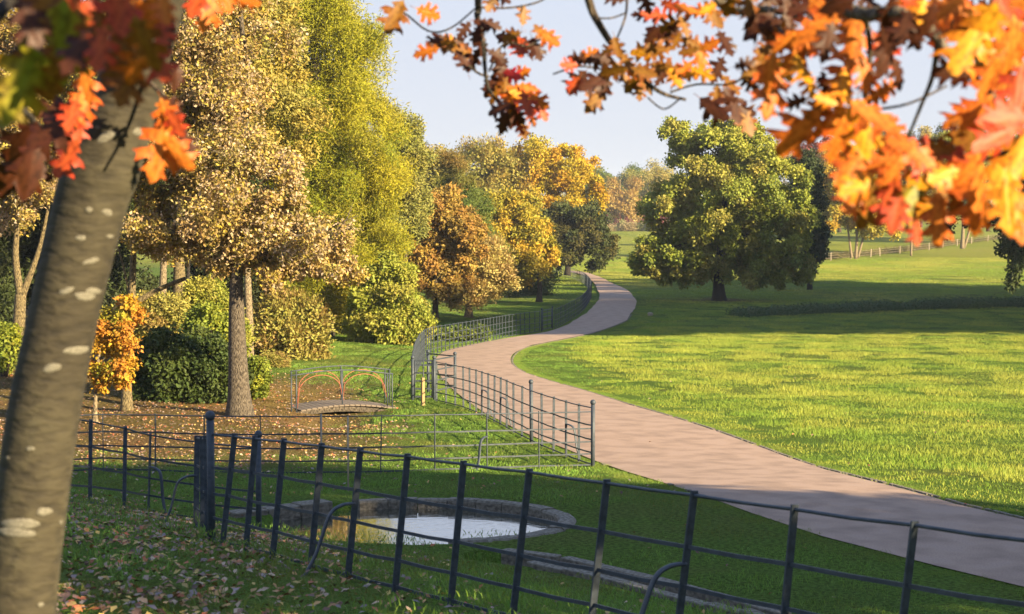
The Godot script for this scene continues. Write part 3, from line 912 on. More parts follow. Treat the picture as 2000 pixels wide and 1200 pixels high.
func woodland() -> void:
	tree("whitebeam_tree", "large pale and yellow leaved tree with thick dark trunk beside the footbridge", Vector3(-7.258, 2.415, -48.878), [[[Vector3(-0.00, -0.07, 0.00), Vector3(-0.04, 1.51, 0.00), Vector3(-0.06, 2.87, 0.00), Vector3(-0.04, 3.96, 0.00), Vector3(0.10, 5.86, 0.00), Vector3(0.23, 8.28, 0.00), Vector3(0.11, 10.70, 0.00)], 0.300, 0.060]], [[-0.56, 10.43, 0.00, 2.17, 2.72, 2.17], [-0.46, 7.07, 0.00, 2.17, 2.72, 2.17], [1.42, 4.91, 0.00, 1.70, 1.43, 1.56], [-0.88, 4.77, 0.00, 2.04, 1.36, 1.70], [1.23, 6.53, 0.00, 0.81, 1.22, 0.81], [-1.80, 7.61, 0.00, 1.63, 2.04, 1.63], [2.51, 4.16, 0.00, 0.79, 0.81, 0.79], [0.47, 3.96, 0.00, 1.63, 0.54, 1.09]], 5400, "pale", 0.25, [Color(0.430, 0.320, 0.050), Color(0.440, 0.320, 0.200), Color(0.520, 0.410, 0.290), Color(0.480, 0.370, 0.250), Color(0.340, 0.270, 0.060), Color(0.200, 0.180, 0.045), Color(0.400, 0.270, 0.120), Color(0.260, 0.220, 0.060), Color(0.380, 0.240, 0.080), Color(0.500, 0.380, 0.100)], "bark_grey", {"speckle": true, "limbs": 80, "lobe": 0.2, "inner": 0.25, "sprigs": 6, "limb_r": 0.07})
	tree("woodland_tree", "sunlit ochre trunk with a long side branch left of the thick dark trunk", Vector3(-10.432, 2.439, -49.642), [[[Vector3(-0.00, -0.06, 0.00), Vector3(0.03, 1.42, 0.00), Vector3(0.16, 2.80, 0.00), Vector3(0.23, 4.18, 0.00), Vector3(0.35, 5.56, 0.00), Vector3(0.47, 7.62, 0.00)], 0.150, 0.050], [[Vector3(0.13, 2.80, 0.00), Vector3(0.77, 3.22, 0.00), Vector3(1.63, 3.58, 0.00)], 0.085, 0.050], [[Vector3(0.26, 4.46, 0.00), Vector3(0.79, 5.01, 0.00), Vector3(1.48, 5.29, 0.00)], 0.070, 0.030], [[Vector3(0.16, 2.94, 0.00), Vector3(-0.05, 3.91, 0.00), Vector3(-0.21, 4.46, 0.00)], 0.040, 0.020]], [[0.61, 7.34, 0.00, 1.65, 1.79, 1.65], [-0.83, 8.03, 0.00, 2.07, 2.07, 2.07], [1.24, 8.98, 0.00, 1.65, 2.07, 1.65], [1.21, 5.56, 0.00, 0.83, 0.55, 0.69]], 4000, "pale", 0.26, [Color(0.400, 0.290, 0.060), Color(0.300, 0.260, 0.050), Color(0.420, 0.300, 0.140), Color(0.200, 0.190, 0.040), Color(0.360, 0.220, 0.040)], "bark_ochre", {"speckle": true, "limbs": 24, "lobe": 0.2, "inner": 0.3})
	tree("woodland_tree", "forked ochre trunk at the far left edge behind the leaning trunk", Vector3(-16.213, 2.743, -59.973), [[[Vector3(-0.00, -0.08, 0.00), Vector3(0.12, 1.26, 0.00), Vector3(0.20, 2.34, 0.00)], 0.240, 0.180], [[Vector3(0.20, 2.29, 0.00), Vector3(0.05, 3.59, 0.00), Vector3(0.15, 5.26, 0.00), Vector3(-0.05, 7.74, 0.00)], 0.150, 0.050], [[Vector3(0.23, 2.26, 0.00), Vector3(0.81, 3.76, 0.00), Vector3(1.16, 5.26, 0.00)], 0.130, 0.040]], [[-0.24, 5.92, 0.00, 2.33, 1.50, 1.92], [0.78, 7.91, 0.00, 2.67, 2.50, 2.58], [-0.36, 9.39, 0.00, 2.00, 2.00, 2.00], [0.00, 11.37, 0.00, 2.83, 2.17, 2.50]], 3900, "pale", 0.28, [Color(0.430, 0.320, 0.050), Color(0.440, 0.320, 0.200), Color(0.520, 0.410, 0.290), Color(0.480, 0.370, 0.250), Color(0.340, 0.270, 0.060), Color(0.200, 0.180, 0.045), Color(0.400, 0.270, 0.120), Color(0.260, 0.220, 0.060), Color(0.380, 0.240, 0.080), Color(0.500, 0.380, 0.100)], "bark_ochre", {"speckle": true, "limbs": 16, "lobe": 0.2, "inner": 0.3})
	tree("sapling", "small orange and yellow sapling with slender pale trunk near the leaning trunk", Vector3(-10.519, 2.510, -46.230), [[[Vector3(-0.00, -0.05, 0.00), Vector3(0.02, 0.60, 0.00), Vector3(0.11, 1.63, 0.00), Vector3(0.29, 2.66, 0.00)], 0.075, 0.020]], [[0.37, 2.02, 0.00, 0.64, 1.09, 0.64], [0.53, 1.37, 0.00, 0.54, 0.51, 0.53], [0.87, 2.73, 0.00, 0.46, 0.64, 0.46], [0.08, 1.24, 0.00, 0.36, 0.51, 0.36]], 800, "broad", 0.20, [Color(0.480, 0.270, 0.025), Color(0.450, 0.330, 0.030), Color(0.420, 0.170, 0.025), Color(0.300, 0.280, 0.030)], "bark_pale", {"limbs": 14, "lobe": 0.3, "inner": 0.2})
	tree("woodland_tree", "straight pale trunk just behind the thick dark trunk", Vector3(-9.471, 2.210, -66.000), [[[Vector3(-0.00, 0.13, 0.00), Vector3(0.03, 1.39, 0.00), Vector3(0.00, 2.86, 0.00), Vector3(-0.05, 5.79, 0.00), Vector3(-0.05, 10.34, 0.00)], 0.190, 0.080]], [[0.35, 9.80, 0.00, 2.20, 3.67, 2.20], [-0.73, 11.97, 0.00, 2.57, 2.93, 2.57]], 1400, "fine", 0.50, [Color(0.300, 0.260, 0.060), Color(0.240, 0.230, 0.050), Color(0.340, 0.260, 0.050)], "bark_pale", {"limbs": 10})
	tree("woodland_tree", "thin pale trunk standing deep in the wood above the dark hedge", Vector3(-14.074, 2.279, -74.000), [[[Vector3(-0.00, 0.21, 0.00), Vector3(0.04, 2.43, 0.00), Vector3(0.11, 4.70, 0.00), Vector3(0.17, 10.82, 0.00)], 0.190, 0.080]], [[0.17, 10.82, 0.00, 3.29, 4.93, 3.29], [-2.31, 8.79, 0.00, 2.67, 3.08, 2.67]], 2200, "fine", 0.50, [Color(0.045, 0.065, 0.020), Color(0.060, 0.080, 0.022), Color(0.050, 0.060, 0.022)], "bark_pale", {"limbs": 10})
	tree("conifer_tree", "broad mossy ochre trunk deep in the wood between hedge and whitebeam", Vector3(-14.845, 2.083, -82.000), [[[Vector3(-0.00, -0.51, 0.00), Vector3(0.03, 2.27, 0.00), Vector3(0.03, 4.78, 0.00), Vector3(0.13, 14.94, 0.00)], 0.380, 0.150]], [[0.13, 12.25, 0.00, 5.01, 5.24, 5.01], [-2.41, 8.18, 0.00, 2.73, 3.42, 2.73], [1.67, 7.50, 0.00, 2.28, 2.96, 2.28]], 3000, "needle", 0.60, [Color(0.045, 0.065, 0.020), Color(0.060, 0.080, 0.022), Color(0.050, 0.060, 0.022)], "bark_ochre", {"limbs": 12})
	tree("woodland_tree", "slim dark trunk beside the broad mossy trunk", Vector3(-14.103, 2.104, -80.000), [[[Vector3(-0.00, -0.20, 0.00), Vector3(0.02, 2.34, 0.00), Vector3(0.10, 5.45, 0.00), Vector3(0.20, 9.21, 0.00)], 0.100, 0.060]], [[0.27, 9.87, 0.00, 1.56, 2.67, 1.56]], 500, "fine", 0.50, [Color(0.045, 0.065, 0.020), Color(0.060, 0.080, 0.022), Color(0.050, 0.060, 0.022)], "bark_dark", {"limbs": 5})
	tree("giant_tree", "tallest yellow green feathery tree rising out of the frame behind the whitebeam", Vector3(-9.583, 1.379, -93.000), [[[Vector3(-0.00, -0.49, 0.00), Vector3(-0.03, 4.04, 0.00), Vector3(-0.20, 10.47, 0.00), Vector3(-0.41, 16.86, 0.00), Vector3(-0.63, 23.19, 0.00)], 0.500, 0.100]], [[-0.49, 3.52, 0.00, 4.39, 3.88, 4.13], [0.05, 8.42, 0.00, 4.13, 4.39, 4.13], [-0.18, 13.80, 0.00, 3.36, 4.91, 3.36], [-0.66, 19.15, 0.00, 2.84, 4.65, 2.84], [-0.88, 23.95, 0.00, 1.55, 3.10, 1.55], [1.84, 4.82, 0.00, 2.58, 3.10, 2.58], [-1.79, 2.49, 0.00, 2.84, 2.58, 2.71], [2.11, 9.19, 0.00, 1.68, 2.84, 1.68], [-1.74, 10.47, 0.00, 3.88, 5.17, 3.88]], 15000, "needle", 0.46, [Color(0.330, 0.315, 0.020), Color(0.280, 0.280, 0.020), Color(0.380, 0.330, 0.020), Color(0.200, 0.230, 0.020), Color(0.300, 0.270, 0.025)], "bark_grey", {"per": 30, "limbs": 40, "lobe": 0.27, "inner": 0.55, "limb_r": 0.1})
	tree("background_tree", "grey green tree peeping out right of the tallest tree", Vector3(-6.734, 0.511, -118.000), [[[Vector3(-0.00, -0.55, 0.00), Vector3(-0.14, 5.85, 0.00), Vector3(-0.19, 10.75, 0.00)], 0.250, 0.050]], [[-0.36, 10.75, 0.00, 1.57, 3.44, 1.57], [-0.79, 7.49, 0.00, 1.97, 3.93, 1.97], [0.19, 8.14, 0.00, 1.31, 2.29, 1.31]], 2000, "fine", 0.60, [Color(0.250, 0.250, 0.060), Color(0.210, 0.220, 0.055), Color(0.290, 0.260, 0.060)], "bark_brown", {})
	tree("background_tree", "olive yellow tree in the row behind the rust brown crown", Vector3(-6.468, 0.044, -155.000), [[[Vector3(-0.00, -0.87, 0.00), Vector3(0.01, 5.81, 0.00), Vector3(-0.06, 10.53, 0.00)], 0.300, 0.050]], [[-0.06, 10.31, 0.00, 2.37, 2.67, 2.37], [0.02, 7.10, 0.00, 3.23, 3.01, 3.12], [-0.85, 4.52, 0.00, 2.58, 2.58, 2.58]], 2200, "fine", 0.75, [Color(0.300, 0.260, 0.060), Color(0.240, 0.230, 0.050), Color(0.340, 0.260, 0.050)], "bark_brown", {})
	tree("conifer_tree", "narrow pointed green tree in the middle of the left row", Vector3(-3.752, 0.065, -142.000), [[[Vector3(-0.00, 0.24, 0.00), Vector3(-0.19, 5.97, 0.00), Vector3(-0.57, 11.47, 0.00)], 0.200, 0.030]], [[-0.65, 10.88, 0.00, 0.87, 1.42, 0.87], [-0.26, 8.92, 0.00, 1.50, 1.97, 1.50], [0.29, 6.75, 0.00, 2.05, 2.17, 2.05], [0.79, 4.39, 0.00, 2.37, 2.37, 2.37]], 2000, "needle", 0.60, [Color(0.120, 0.170, 0.030), Color(0.160, 0.190, 0.030), Color(0.100, 0.140, 0.030)], "bark_brown", {"limbs": 6, "top": Color(0.30, 0.17, 0.05), "top_y": 9.0, "top_h": 2.0})
	tree("background_tree", "dull olive brown tree behind the pointed green tree", Vector3(-3.288, -0.586, -215.000), [[[Vector3(-0.00, -1.26, 0.00), Vector3(0.01, 7.39, 0.00), Vector3(-0.17, 13.34, 0.00)], 0.350, 0.050]], [[-0.17, 12.45, 0.00, 4.48, 3.70, 4.09], [-2.38, 8.59, 0.00, 3.58, 3.58, 3.58], [2.39, 9.18, 0.00, 3.58, 4.18, 3.58]], 2600, "twig", 1.00, [Color(0.300, 0.260, 0.060), Color(0.240, 0.230, 0.050), Color(0.340, 0.260, 0.050)], "bark_brown", {"limbs": 16})
	tree("background_tree", "largest golden yellow tree at the bend of the path", Vector3(4.363, -0.612, -218.000), [[[Vector3(0.00, -0.46, 0.00), Vector3(-0.01, 6.20, 0.00), Vector3(-0.14, 14.64, 0.00)], 0.450, 0.060]], [[-0.44, 12.23, 0.00, 5.33, 4.12, 4.72], [-1.94, 8.61, 0.00, 6.36, 4.84, 5.60], [3.19, 9.52, 0.00, 3.33, 3.75, 3.33], [4.70, 11.93, 0.00, 1.70, 3.33, 1.70], [0.77, 14.04, 0.00, 3.63, 2.54, 3.09], [5.61, 8.61, 0.00, 1.33, 2.73, 1.33]], 4200, "broad", 0.62, [Color(0.460, 0.330, 0.020), Color(0.440, 0.300, 0.020), Color(0.360, 0.290, 0.025), Color(0.460, 0.250, 0.020)], "bark_brown", {"limbs": 26, "lobe": 0.2})
	tree("background_tree", "yellow green tree standing behind the bare brown tree", Vector3(2.241, -0.100, -152.000), [[[Vector3(0.00, 0.08, 0.00), Vector3(-0.04, 2.19, 0.00), Vector3(-0.97, 5.57, 0.00), Vector3(-1.82, 7.26, 0.00)], 0.250, 0.060]], [[-2.87, 6.42, 0.00, 3.59, 2.62, 3.10], [-2.03, 4.31, 0.00, 3.17, 2.74, 2.96], [-0.13, 4.31, 0.00, 1.48, 2.53, 1.48], [-3.93, 7.26, 0.00, 2.11, 1.90, 2.01]], 3200, "broad", 0.52, [Color(0.420, 0.310, 0.030), Color(0.340, 0.280, 0.030), Color(0.460, 0.290, 0.030), Color(0.260, 0.240, 0.030)], "bark_brown", {"limbs": 18, "lobe": 0.22})
	tree("background_tree", "rust brown tree between the tallest tree and the bare brown tree", Vector3(-5.094, 0.353, -122.000), [[[Vector3(-0.00, -0.66, 0.00), Vector3(0.01, 2.91, 0.00), Vector3(-0.05, 6.97, 0.00)], 0.250, 0.050]], [[-0.05, 6.80, 0.00, 2.37, 2.10, 2.24], [1.54, 5.45, 0.00, 1.86, 1.86, 1.86], [-1.27, 4.94, 0.00, 1.69, 2.71, 1.69], [0.01, 2.91, 0.00, 2.71, 1.86, 2.29], [-1.68, 6.63, 0.00, 1.22, 1.86, 1.22]], 4200, "broad", 0.46, [Color(0.330, 0.185, 0.040), Color(0.290, 0.155, 0.035), Color(0.360, 0.240, 0.050), Color(0.260, 0.180, 0.045), Color(0.330, 0.230, 0.050)], "bark_brown", {"limbs": 18, "lobe": 0.22})
	tree("ornamental_tree", "round twiggy tree with forked pale trunk behind the path fence", Vector3(-3.036, 0.154, -128.342), [[[Vector3(-0.00, -0.21, 0.00), Vector3(0.04, 0.72, 0.00)], 0.280, 0.220], [[Vector3(0.04, 0.64, 0.00), Vector3(-0.71, 1.79, 0.00), Vector3(-1.60, 3.22, 0.00)], 0.160, 0.050], [[Vector3(0.04, 0.64, 0.00), Vector3(0.54, 1.61, 0.00), Vector3(1.61, 3.04, 0.00)], 0.150, 0.050], [[Vector3(0.07, 0.64, 0.00), Vector3(0.11, 2.14, 0.00), Vector3(-0.17, 3.93, 0.00)], 0.130, 0.040]], [[0.00, 3.04, 0.00, 3.14, 2.21, 2.67], [1.08, 4.29, 0.00, 1.96, 1.50, 1.73], [-1.60, 2.86, 0.00, 2.14, 1.96, 2.05], [-0.53, 4.64, 0.00, 1.78, 1.25, 1.52], [1.79, 2.68, 0.00, 1.43, 1.60, 1.43]], 4200, "twig", 0.52, [Color(0.420, 0.320, 0.110), Color(0.380, 0.270, 0.100), Color(0.440, 0.360, 0.120), Color(0.340, 0.290, 0.080)], "bark_pale", {"limbs": 46, "lobe": 0.22, "inner": 0.3, "limb_r": 0.07, "sprigs": 3})
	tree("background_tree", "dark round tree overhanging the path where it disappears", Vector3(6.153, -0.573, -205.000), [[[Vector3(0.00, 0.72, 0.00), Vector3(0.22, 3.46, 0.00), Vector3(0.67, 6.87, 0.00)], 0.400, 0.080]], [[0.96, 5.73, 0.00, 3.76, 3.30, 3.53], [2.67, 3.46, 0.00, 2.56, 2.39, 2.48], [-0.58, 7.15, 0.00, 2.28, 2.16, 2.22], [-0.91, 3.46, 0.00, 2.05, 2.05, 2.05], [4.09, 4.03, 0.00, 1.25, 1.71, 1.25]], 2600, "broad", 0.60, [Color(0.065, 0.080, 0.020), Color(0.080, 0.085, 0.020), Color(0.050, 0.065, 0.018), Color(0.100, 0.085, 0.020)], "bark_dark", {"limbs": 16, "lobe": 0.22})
	tree("oak_tree", "broad solitary oak with dark trunk standing in the field", Vector3(17.793, -0.247, -157.944), [[[Vector3(0.00, -0.26, 0.00), Vector3(-0.06, 2.11, 0.00), Vector3(0.10, 4.74, 0.00), Vector3(0.39, 8.25, 0.00), Vector3(0.58, 11.74, 0.00)], 0.550, 0.120], [[Vector3(0.03, 2.99, 0.00), Vector3(-2.01, 5.18, 0.00), Vector3(-3.77, 7.37, 0.00)], 0.220, 0.060], [[Vector3(0.11, 3.87, 0.00), Vector3(2.81, 6.06, 0.00), Vector3(4.99, 7.81, 0.00)], 0.220, 0.060]], [[-0.73, 12.61, 0.00, 3.95, 2.72, 3.33], [2.55, 12.61, 0.00, 3.29, 2.72, 3.01], [-3.37, 14.27, 0.00, 1.84, 1.32, 1.58], [-0.27, 8.68, 0.00, 5.70, 3.29, 4.50], [4.32, 8.90, 0.00, 3.29, 3.51, 3.29], [-3.99, 7.37, 0.00, 2.85, 2.72, 2.79], [-5.29, 4.09, 0.00, 2.28, 1.58, 1.93], [-0.25, 4.30, 0.00, 5.05, 2.19, 3.62], [5.25, 3.21, 0.00, 2.28, 1.58, 1.93], [-3.09, 2.64, 0.00, 1.97, 1.32, 1.65], [-6.03, 3.65, 0.00, 1.32, 0.97, 1.14], [2.84, 2.77, 0.00, 2.90, 1.58, 2.24], [6.13, 2.55, 0.00, 2.02, 1.49, 1.75], [4.13, 5.84, 0.00, 3.51, 2.63, 3.07], [-6.60, 3.43, 0.00, 1.23, 1.05, 1.14], [-4.19, 2.99, 0.00, 2.19, 1.67, 1.93], [6.75, 6.50, 0.00, 1.40, 2.63, 1.40], [1.00, 14.36, 0.00, 2.19, 1.40, 1.80]], 12500, "broad", 0.58, [Color(0.270, 0.295, 0.040), Color(0.220, 0.250, 0.036), Color(0.340, 0.340, 0.050), Color(0.170, 0.210, 0.033), Color(0.310, 0.270, 0.055)], "bark_dark", {"limbs": 40, "lobe": 0.2, "inner": 0.45, "limb_r": 0.14, "per": 26})
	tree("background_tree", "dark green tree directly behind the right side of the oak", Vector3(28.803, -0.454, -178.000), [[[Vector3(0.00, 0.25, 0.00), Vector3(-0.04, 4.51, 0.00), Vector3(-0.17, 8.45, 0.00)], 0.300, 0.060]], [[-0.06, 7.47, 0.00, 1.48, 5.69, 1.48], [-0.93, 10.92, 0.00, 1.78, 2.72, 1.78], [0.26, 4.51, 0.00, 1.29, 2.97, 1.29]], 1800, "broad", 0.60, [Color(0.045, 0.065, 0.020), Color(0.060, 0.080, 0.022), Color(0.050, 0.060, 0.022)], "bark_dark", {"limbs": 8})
	tree("birch_tree", "yellow tree with three slim trunks on the far fence line right of the oak", Vector3(53.575, -0.706, -287.000), [[[Vector3(0.00, 0.27, 0.00), Vector3(0.12, 4.73, 0.00), Vector3(-0.26, 10.29, 0.00)], 0.280, 0.100], [[Vector3(0.32, 0.43, 0.00), Vector3(1.39, 4.73, 0.00), Vector3(2.14, 8.71, 0.00)], 0.220, 0.080], [[Vector3(-0.64, 0.43, 0.00), Vector3(-1.41, 5.52, 0.00), Vector3(-2.65, 10.29, 0.00)], 0.220, 0.080]], [[-2.26, 11.49, 0.00, 3.99, 4.38, 3.99], [-3.82, 7.91, 0.00, 2.79, 3.59, 2.79], [1.37, 7.12, 0.00, 3.99, 3.03, 3.51], [-1.50, 15.06, 0.00, 3.19, 2.39, 2.79], [3.77, 5.52, 0.00, 3.19, 1.75, 2.47]], 2200, "broad", 0.80, [Color(0.420, 0.310, 0.030), Color(0.340, 0.280, 0.030), Color(0.460, 0.290, 0.030), Color(0.260, 0.240, 0.030)], "bark_pale", {"limbs": 14})
	tree("birch_tree", "slim pale trunked tree leaning over the far fence, right of the three trunks", Vector3(64.996, -0.621, -300.000), [[[Vector3(0.00, 0.30, 0.00), Vector3(0.03, 5.30, 0.00), Vector3(-0.45, 10.28, 0.00)], 0.200, 0.070]], [[-0.52, 9.45, 0.00, 3.75, 3.75, 3.75], [1.52, 12.77, 0.00, 3.75, 4.17, 3.75]], 1000, "broad", 0.80, [Color(0.300, 0.260, 0.060), Color(0.240, 0.230, 0.050), Color(0.340, 0.260, 0.050)], "bark_pale", {"limbs": 8})
	tree("background_tree", "pale multi stemmed tree on the far fence line behind the orange leaves", Vector3(75.757, -0.544, -310.000), [[[Vector3(0.00, 1.15, 0.00), Vector3(0.11, 5.97, 0.00), Vector3(-0.15, 12.83, 0.00)], 0.400, 0.100], [[Vector3(0.35, 1.32, 0.00), Vector3(1.66, 5.97, 0.00), Vector3(2.46, 10.26, 0.00)], 0.250, 0.100]], [[-1.04, 14.55, 0.00, 6.46, 6.03, 6.24], [3.32, 10.26, 0.00, 4.74, 4.31, 4.52], [-3.55, 9.40, 0.00, 3.44, 3.44, 3.44]], 2200, "broad", 0.85, [Color(0.270, 0.290, 0.040), Color(0.320, 0.310, 0.050), Color(0.220, 0.250, 0.035), Color(0.300, 0.270, 0.050)], "bark_pale", {"limbs": 10})
	tree("background_tree", "small purple leaved tree far behind the oak", Vector3(70.659, 1.014, -430.000), [[[Vector3(0.00, 0.31, 0.00), Vector3(-0.06, 6.99, 0.00), Vector3(-0.13, 15.31, 0.00)], 0.400, 0.080]], [[0.78, 20.06, 0.00, 4.30, 3.58, 3.94], [0.24, 14.12, 0.00, 5.02, 5.97, 5.02]], 1000, "broad", 1.30, [Color(0.220, 0.050, 0.055), Color(0.260, 0.070, 0.060), Color(0.180, 0.050, 0.050)], "bark_brown", {})
	shrub("shrub", "rounded yellow green bush on the lawn at the fence corner", Vector3(-5.848, 1.327, -88.218), [[-0.04, 1.77, 0.00, 1.67, 1.62, 1.64], [0.09, 3.25, 0.00, 1.10, 0.98, 1.04], [-1.15, 1.03, 0.00, 0.88, 0.98, 0.88], [1.06, 1.16, 0.00, 0.93, 1.03, 0.93], [-0.05, 0.54, 0.00, 1.84, 0.54, 1.19]], 4200, "broad", 0.34, [Color(0.270, 0.290, 0.040), Color(0.320, 0.310, 0.050), Color(0.220, 0.250, 0.035), Color(0.300, 0.270, 0.050)], {"lobe": 0.24, "inner": 0.5})
	shrub("shrub", "dark glossy hedge mass between the ochre trunk and the thick dark trunk", Vector3(-9.613, 2.392, -53.000), [[-0.28, 0.96, 0.00, 1.06, 1.03, 1.05], [0.75, 0.89, 0.00, 0.88, 1.03, 0.88], [-0.88, 0.52, 0.00, 0.59, 0.62, 0.59], [1.34, 0.59, 0.00, 0.53, 0.74, 0.53], [-0.14, 0.15, 0.00, 1.32, 0.35, 0.84]], 4200, "broad", 0.26, [Color(0.045, 0.070, 0.018), Color(0.055, 0.080, 0.018), Color(0.070, 0.090, 0.020)], {"lobe": 0.25})
	shrub("shrub", "sunlit yellow green top growth behind the dark hedge", Vector3(-9.301, 2.368, -57.000), [[0.02, 1.51, 0.00, 0.79, 0.95, 0.79], [-0.54, 1.03, 0.00, 0.95, 0.63, 0.79], [0.41, 1.03, 0.00, 0.63, 0.79, 0.63]], 1700, "broad", 0.28, [Color(0.280, 0.280, 0.030), Color(0.200, 0.230, 0.030), Color(0.140, 0.180, 0.025)], {})
	shrub("shrub", "clipped yellow hedge end just right of the thick dark trunk", Vector3(-7.580, 2.320, -54.000), [[0.01, 0.64, 0.00, 0.33, 0.75, 0.33], [-0.10, 0.12, 0.00, 0.39, 0.42, 0.39]], 1100, "broad", 0.20, [Color(0.280, 0.280, 0.030), Color(0.200, 0.230, 0.030), Color(0.140, 0.180, 0.025)], {})
	shrub("shrub", "large olive brown twiggy bush behind the footbridge", Vector3(-8.629, 2.006, -72.000), [[0.05, 1.09, 0.00, 1.24, 1.20, 1.22], [-0.79, 0.99, 0.00, 1.00, 1.04, 1.00], [0.61, 0.23, 0.00, 0.72, 0.52, 0.62], [-0.28, 1.99, 0.00, 0.80, 0.60, 0.70]], 4000, "twig", 0.40, [Color(0.300, 0.250, 0.060), Color(0.250, 0.240, 0.050), Color(0.330, 0.300, 0.070), Color(0.270, 0.180, 0.060)], {"lobe": 0.26})
	shrub("shrub", "low rounded clipped bush at the foot of the olive brown bush", Vector3(-8.556, 2.155, -66.000), [[0.00, 0.08, 0.00, 0.44, 0.37, 0.40]], 600, "fine", 0.22, [Color(0.300, 0.250, 0.060), Color(0.250, 0.240, 0.050), Color(0.330, 0.300, 0.070), Color(0.270, 0.180, 0.060)], {})
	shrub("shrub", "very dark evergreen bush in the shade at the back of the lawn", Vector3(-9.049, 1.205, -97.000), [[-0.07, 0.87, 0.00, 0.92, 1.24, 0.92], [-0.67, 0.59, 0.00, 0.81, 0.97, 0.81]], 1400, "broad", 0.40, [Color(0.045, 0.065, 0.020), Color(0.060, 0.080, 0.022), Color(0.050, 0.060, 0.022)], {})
	shrub("shrub", "green leafed undergrowth inside the path fence below the bare brown tree", Vector3(-3.208, 0.890, -96.000), [[0.00, 0.17, 0.00, 1.17, 0.29, 0.73], [1.20, 0.33, 0.00, 0.85, 0.27, 0.56], [-0.80, -0.04, 0.00, 0.59, 0.27, 0.43]], 900, "broad", 0.35, [Color(0.120, 0.170, 0.030), Color(0.160, 0.190, 0.030), Color(0.100, 0.140, 0.030)], {"lobe": 0.35})
	shrub("shrub", "small yellow green bush at the far left edge under the forked trunk", Vector3(-15.828, 2.679, -57.059), [[-0.25, 0.80, -0.94, 0.45, 0.74, 0.45]], 800, "broad", 0.26, [Color(0.280, 0.280, 0.030), Color(0.200, 0.230, 0.030), Color(0.140, 0.180, 0.025)], {})
	shrub("shrub", "sunny olive yellow bush behind the gap between ochre trunk and thick dark trunk", Vector3(-10.700, 2.335, -64.000), [[0.11, 2.11, 0.00, 0.92, 0.98, 0.92], [-0.88, 1.75, 0.00, 0.71, 0.71, 0.71], [0.72, 1.40, 0.00, 0.71, 0.71, 0.71]], 2200, "fine", 0.34, [Color(0.270, 0.290, 0.040), Color(0.320, 0.310, 0.050), Color(0.220, 0.250, 0.035), Color(0.300, 0.270, 0.050)], {})
	shrub("shrub", "mixed brown undergrowth left of the dark hedge under the trees", Vector3(-12.560, 2.473, -63.000), [[-0.16, 1.15, 0.00, 0.88, 1.05, 0.88], [0.46, 1.50, 0.00, 0.88, 0.88, 0.88]], 1500, "fine", 0.35, [Color(0.300, 0.250, 0.060), Color(0.250, 0.240, 0.050), Color(0.330, 0.300, 0.070), Color(0.270, 0.180, 0.060)], {})
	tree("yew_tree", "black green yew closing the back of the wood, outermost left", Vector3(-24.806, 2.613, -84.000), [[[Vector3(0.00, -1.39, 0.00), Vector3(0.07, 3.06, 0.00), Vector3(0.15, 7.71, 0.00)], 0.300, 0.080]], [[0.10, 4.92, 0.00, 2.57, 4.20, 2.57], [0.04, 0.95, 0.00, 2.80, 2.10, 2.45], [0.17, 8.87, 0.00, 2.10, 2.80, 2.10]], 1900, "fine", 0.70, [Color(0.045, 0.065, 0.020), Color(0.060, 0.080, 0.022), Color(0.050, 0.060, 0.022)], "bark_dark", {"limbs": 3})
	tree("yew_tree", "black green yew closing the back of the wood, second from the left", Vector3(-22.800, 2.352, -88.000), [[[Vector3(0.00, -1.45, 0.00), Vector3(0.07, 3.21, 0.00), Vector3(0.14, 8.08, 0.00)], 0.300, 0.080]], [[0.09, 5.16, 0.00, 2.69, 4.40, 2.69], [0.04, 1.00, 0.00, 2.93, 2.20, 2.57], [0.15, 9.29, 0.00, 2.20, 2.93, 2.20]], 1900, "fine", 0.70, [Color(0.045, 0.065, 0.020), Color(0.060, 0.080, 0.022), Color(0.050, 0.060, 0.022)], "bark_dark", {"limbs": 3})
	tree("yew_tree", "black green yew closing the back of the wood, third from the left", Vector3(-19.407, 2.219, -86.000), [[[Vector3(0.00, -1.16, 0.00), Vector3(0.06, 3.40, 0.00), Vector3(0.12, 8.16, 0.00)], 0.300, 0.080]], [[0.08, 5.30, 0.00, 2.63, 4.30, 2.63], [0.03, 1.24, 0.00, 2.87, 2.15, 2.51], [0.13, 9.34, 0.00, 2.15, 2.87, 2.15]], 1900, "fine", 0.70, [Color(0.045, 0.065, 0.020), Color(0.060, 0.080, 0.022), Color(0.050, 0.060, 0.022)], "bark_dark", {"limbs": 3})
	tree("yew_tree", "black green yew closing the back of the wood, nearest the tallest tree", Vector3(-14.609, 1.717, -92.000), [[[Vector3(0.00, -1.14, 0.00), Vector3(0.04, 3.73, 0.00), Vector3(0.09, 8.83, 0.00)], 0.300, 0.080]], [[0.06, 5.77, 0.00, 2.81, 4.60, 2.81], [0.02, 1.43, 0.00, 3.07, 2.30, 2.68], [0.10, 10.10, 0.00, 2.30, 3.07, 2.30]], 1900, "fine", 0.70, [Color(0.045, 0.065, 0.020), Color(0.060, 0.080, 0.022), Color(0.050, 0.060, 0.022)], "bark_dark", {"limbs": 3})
	shrub("shrub", "dark shrubbery along the back of the wood", Vector3(-4.727, -0.299, -170.000), [[4.73, 0.75, 0.00, 5.19, 1.23, 3.21], [-0.95, 0.27, 0.00, 4.25, 1.13, 2.69]], 900, "fine", 0.70, [Color(0.045, 0.070, 0.018), Color(0.055, 0.080, 0.018), Color(0.070, 0.090, 0.020)], {"lobe": 0.4})
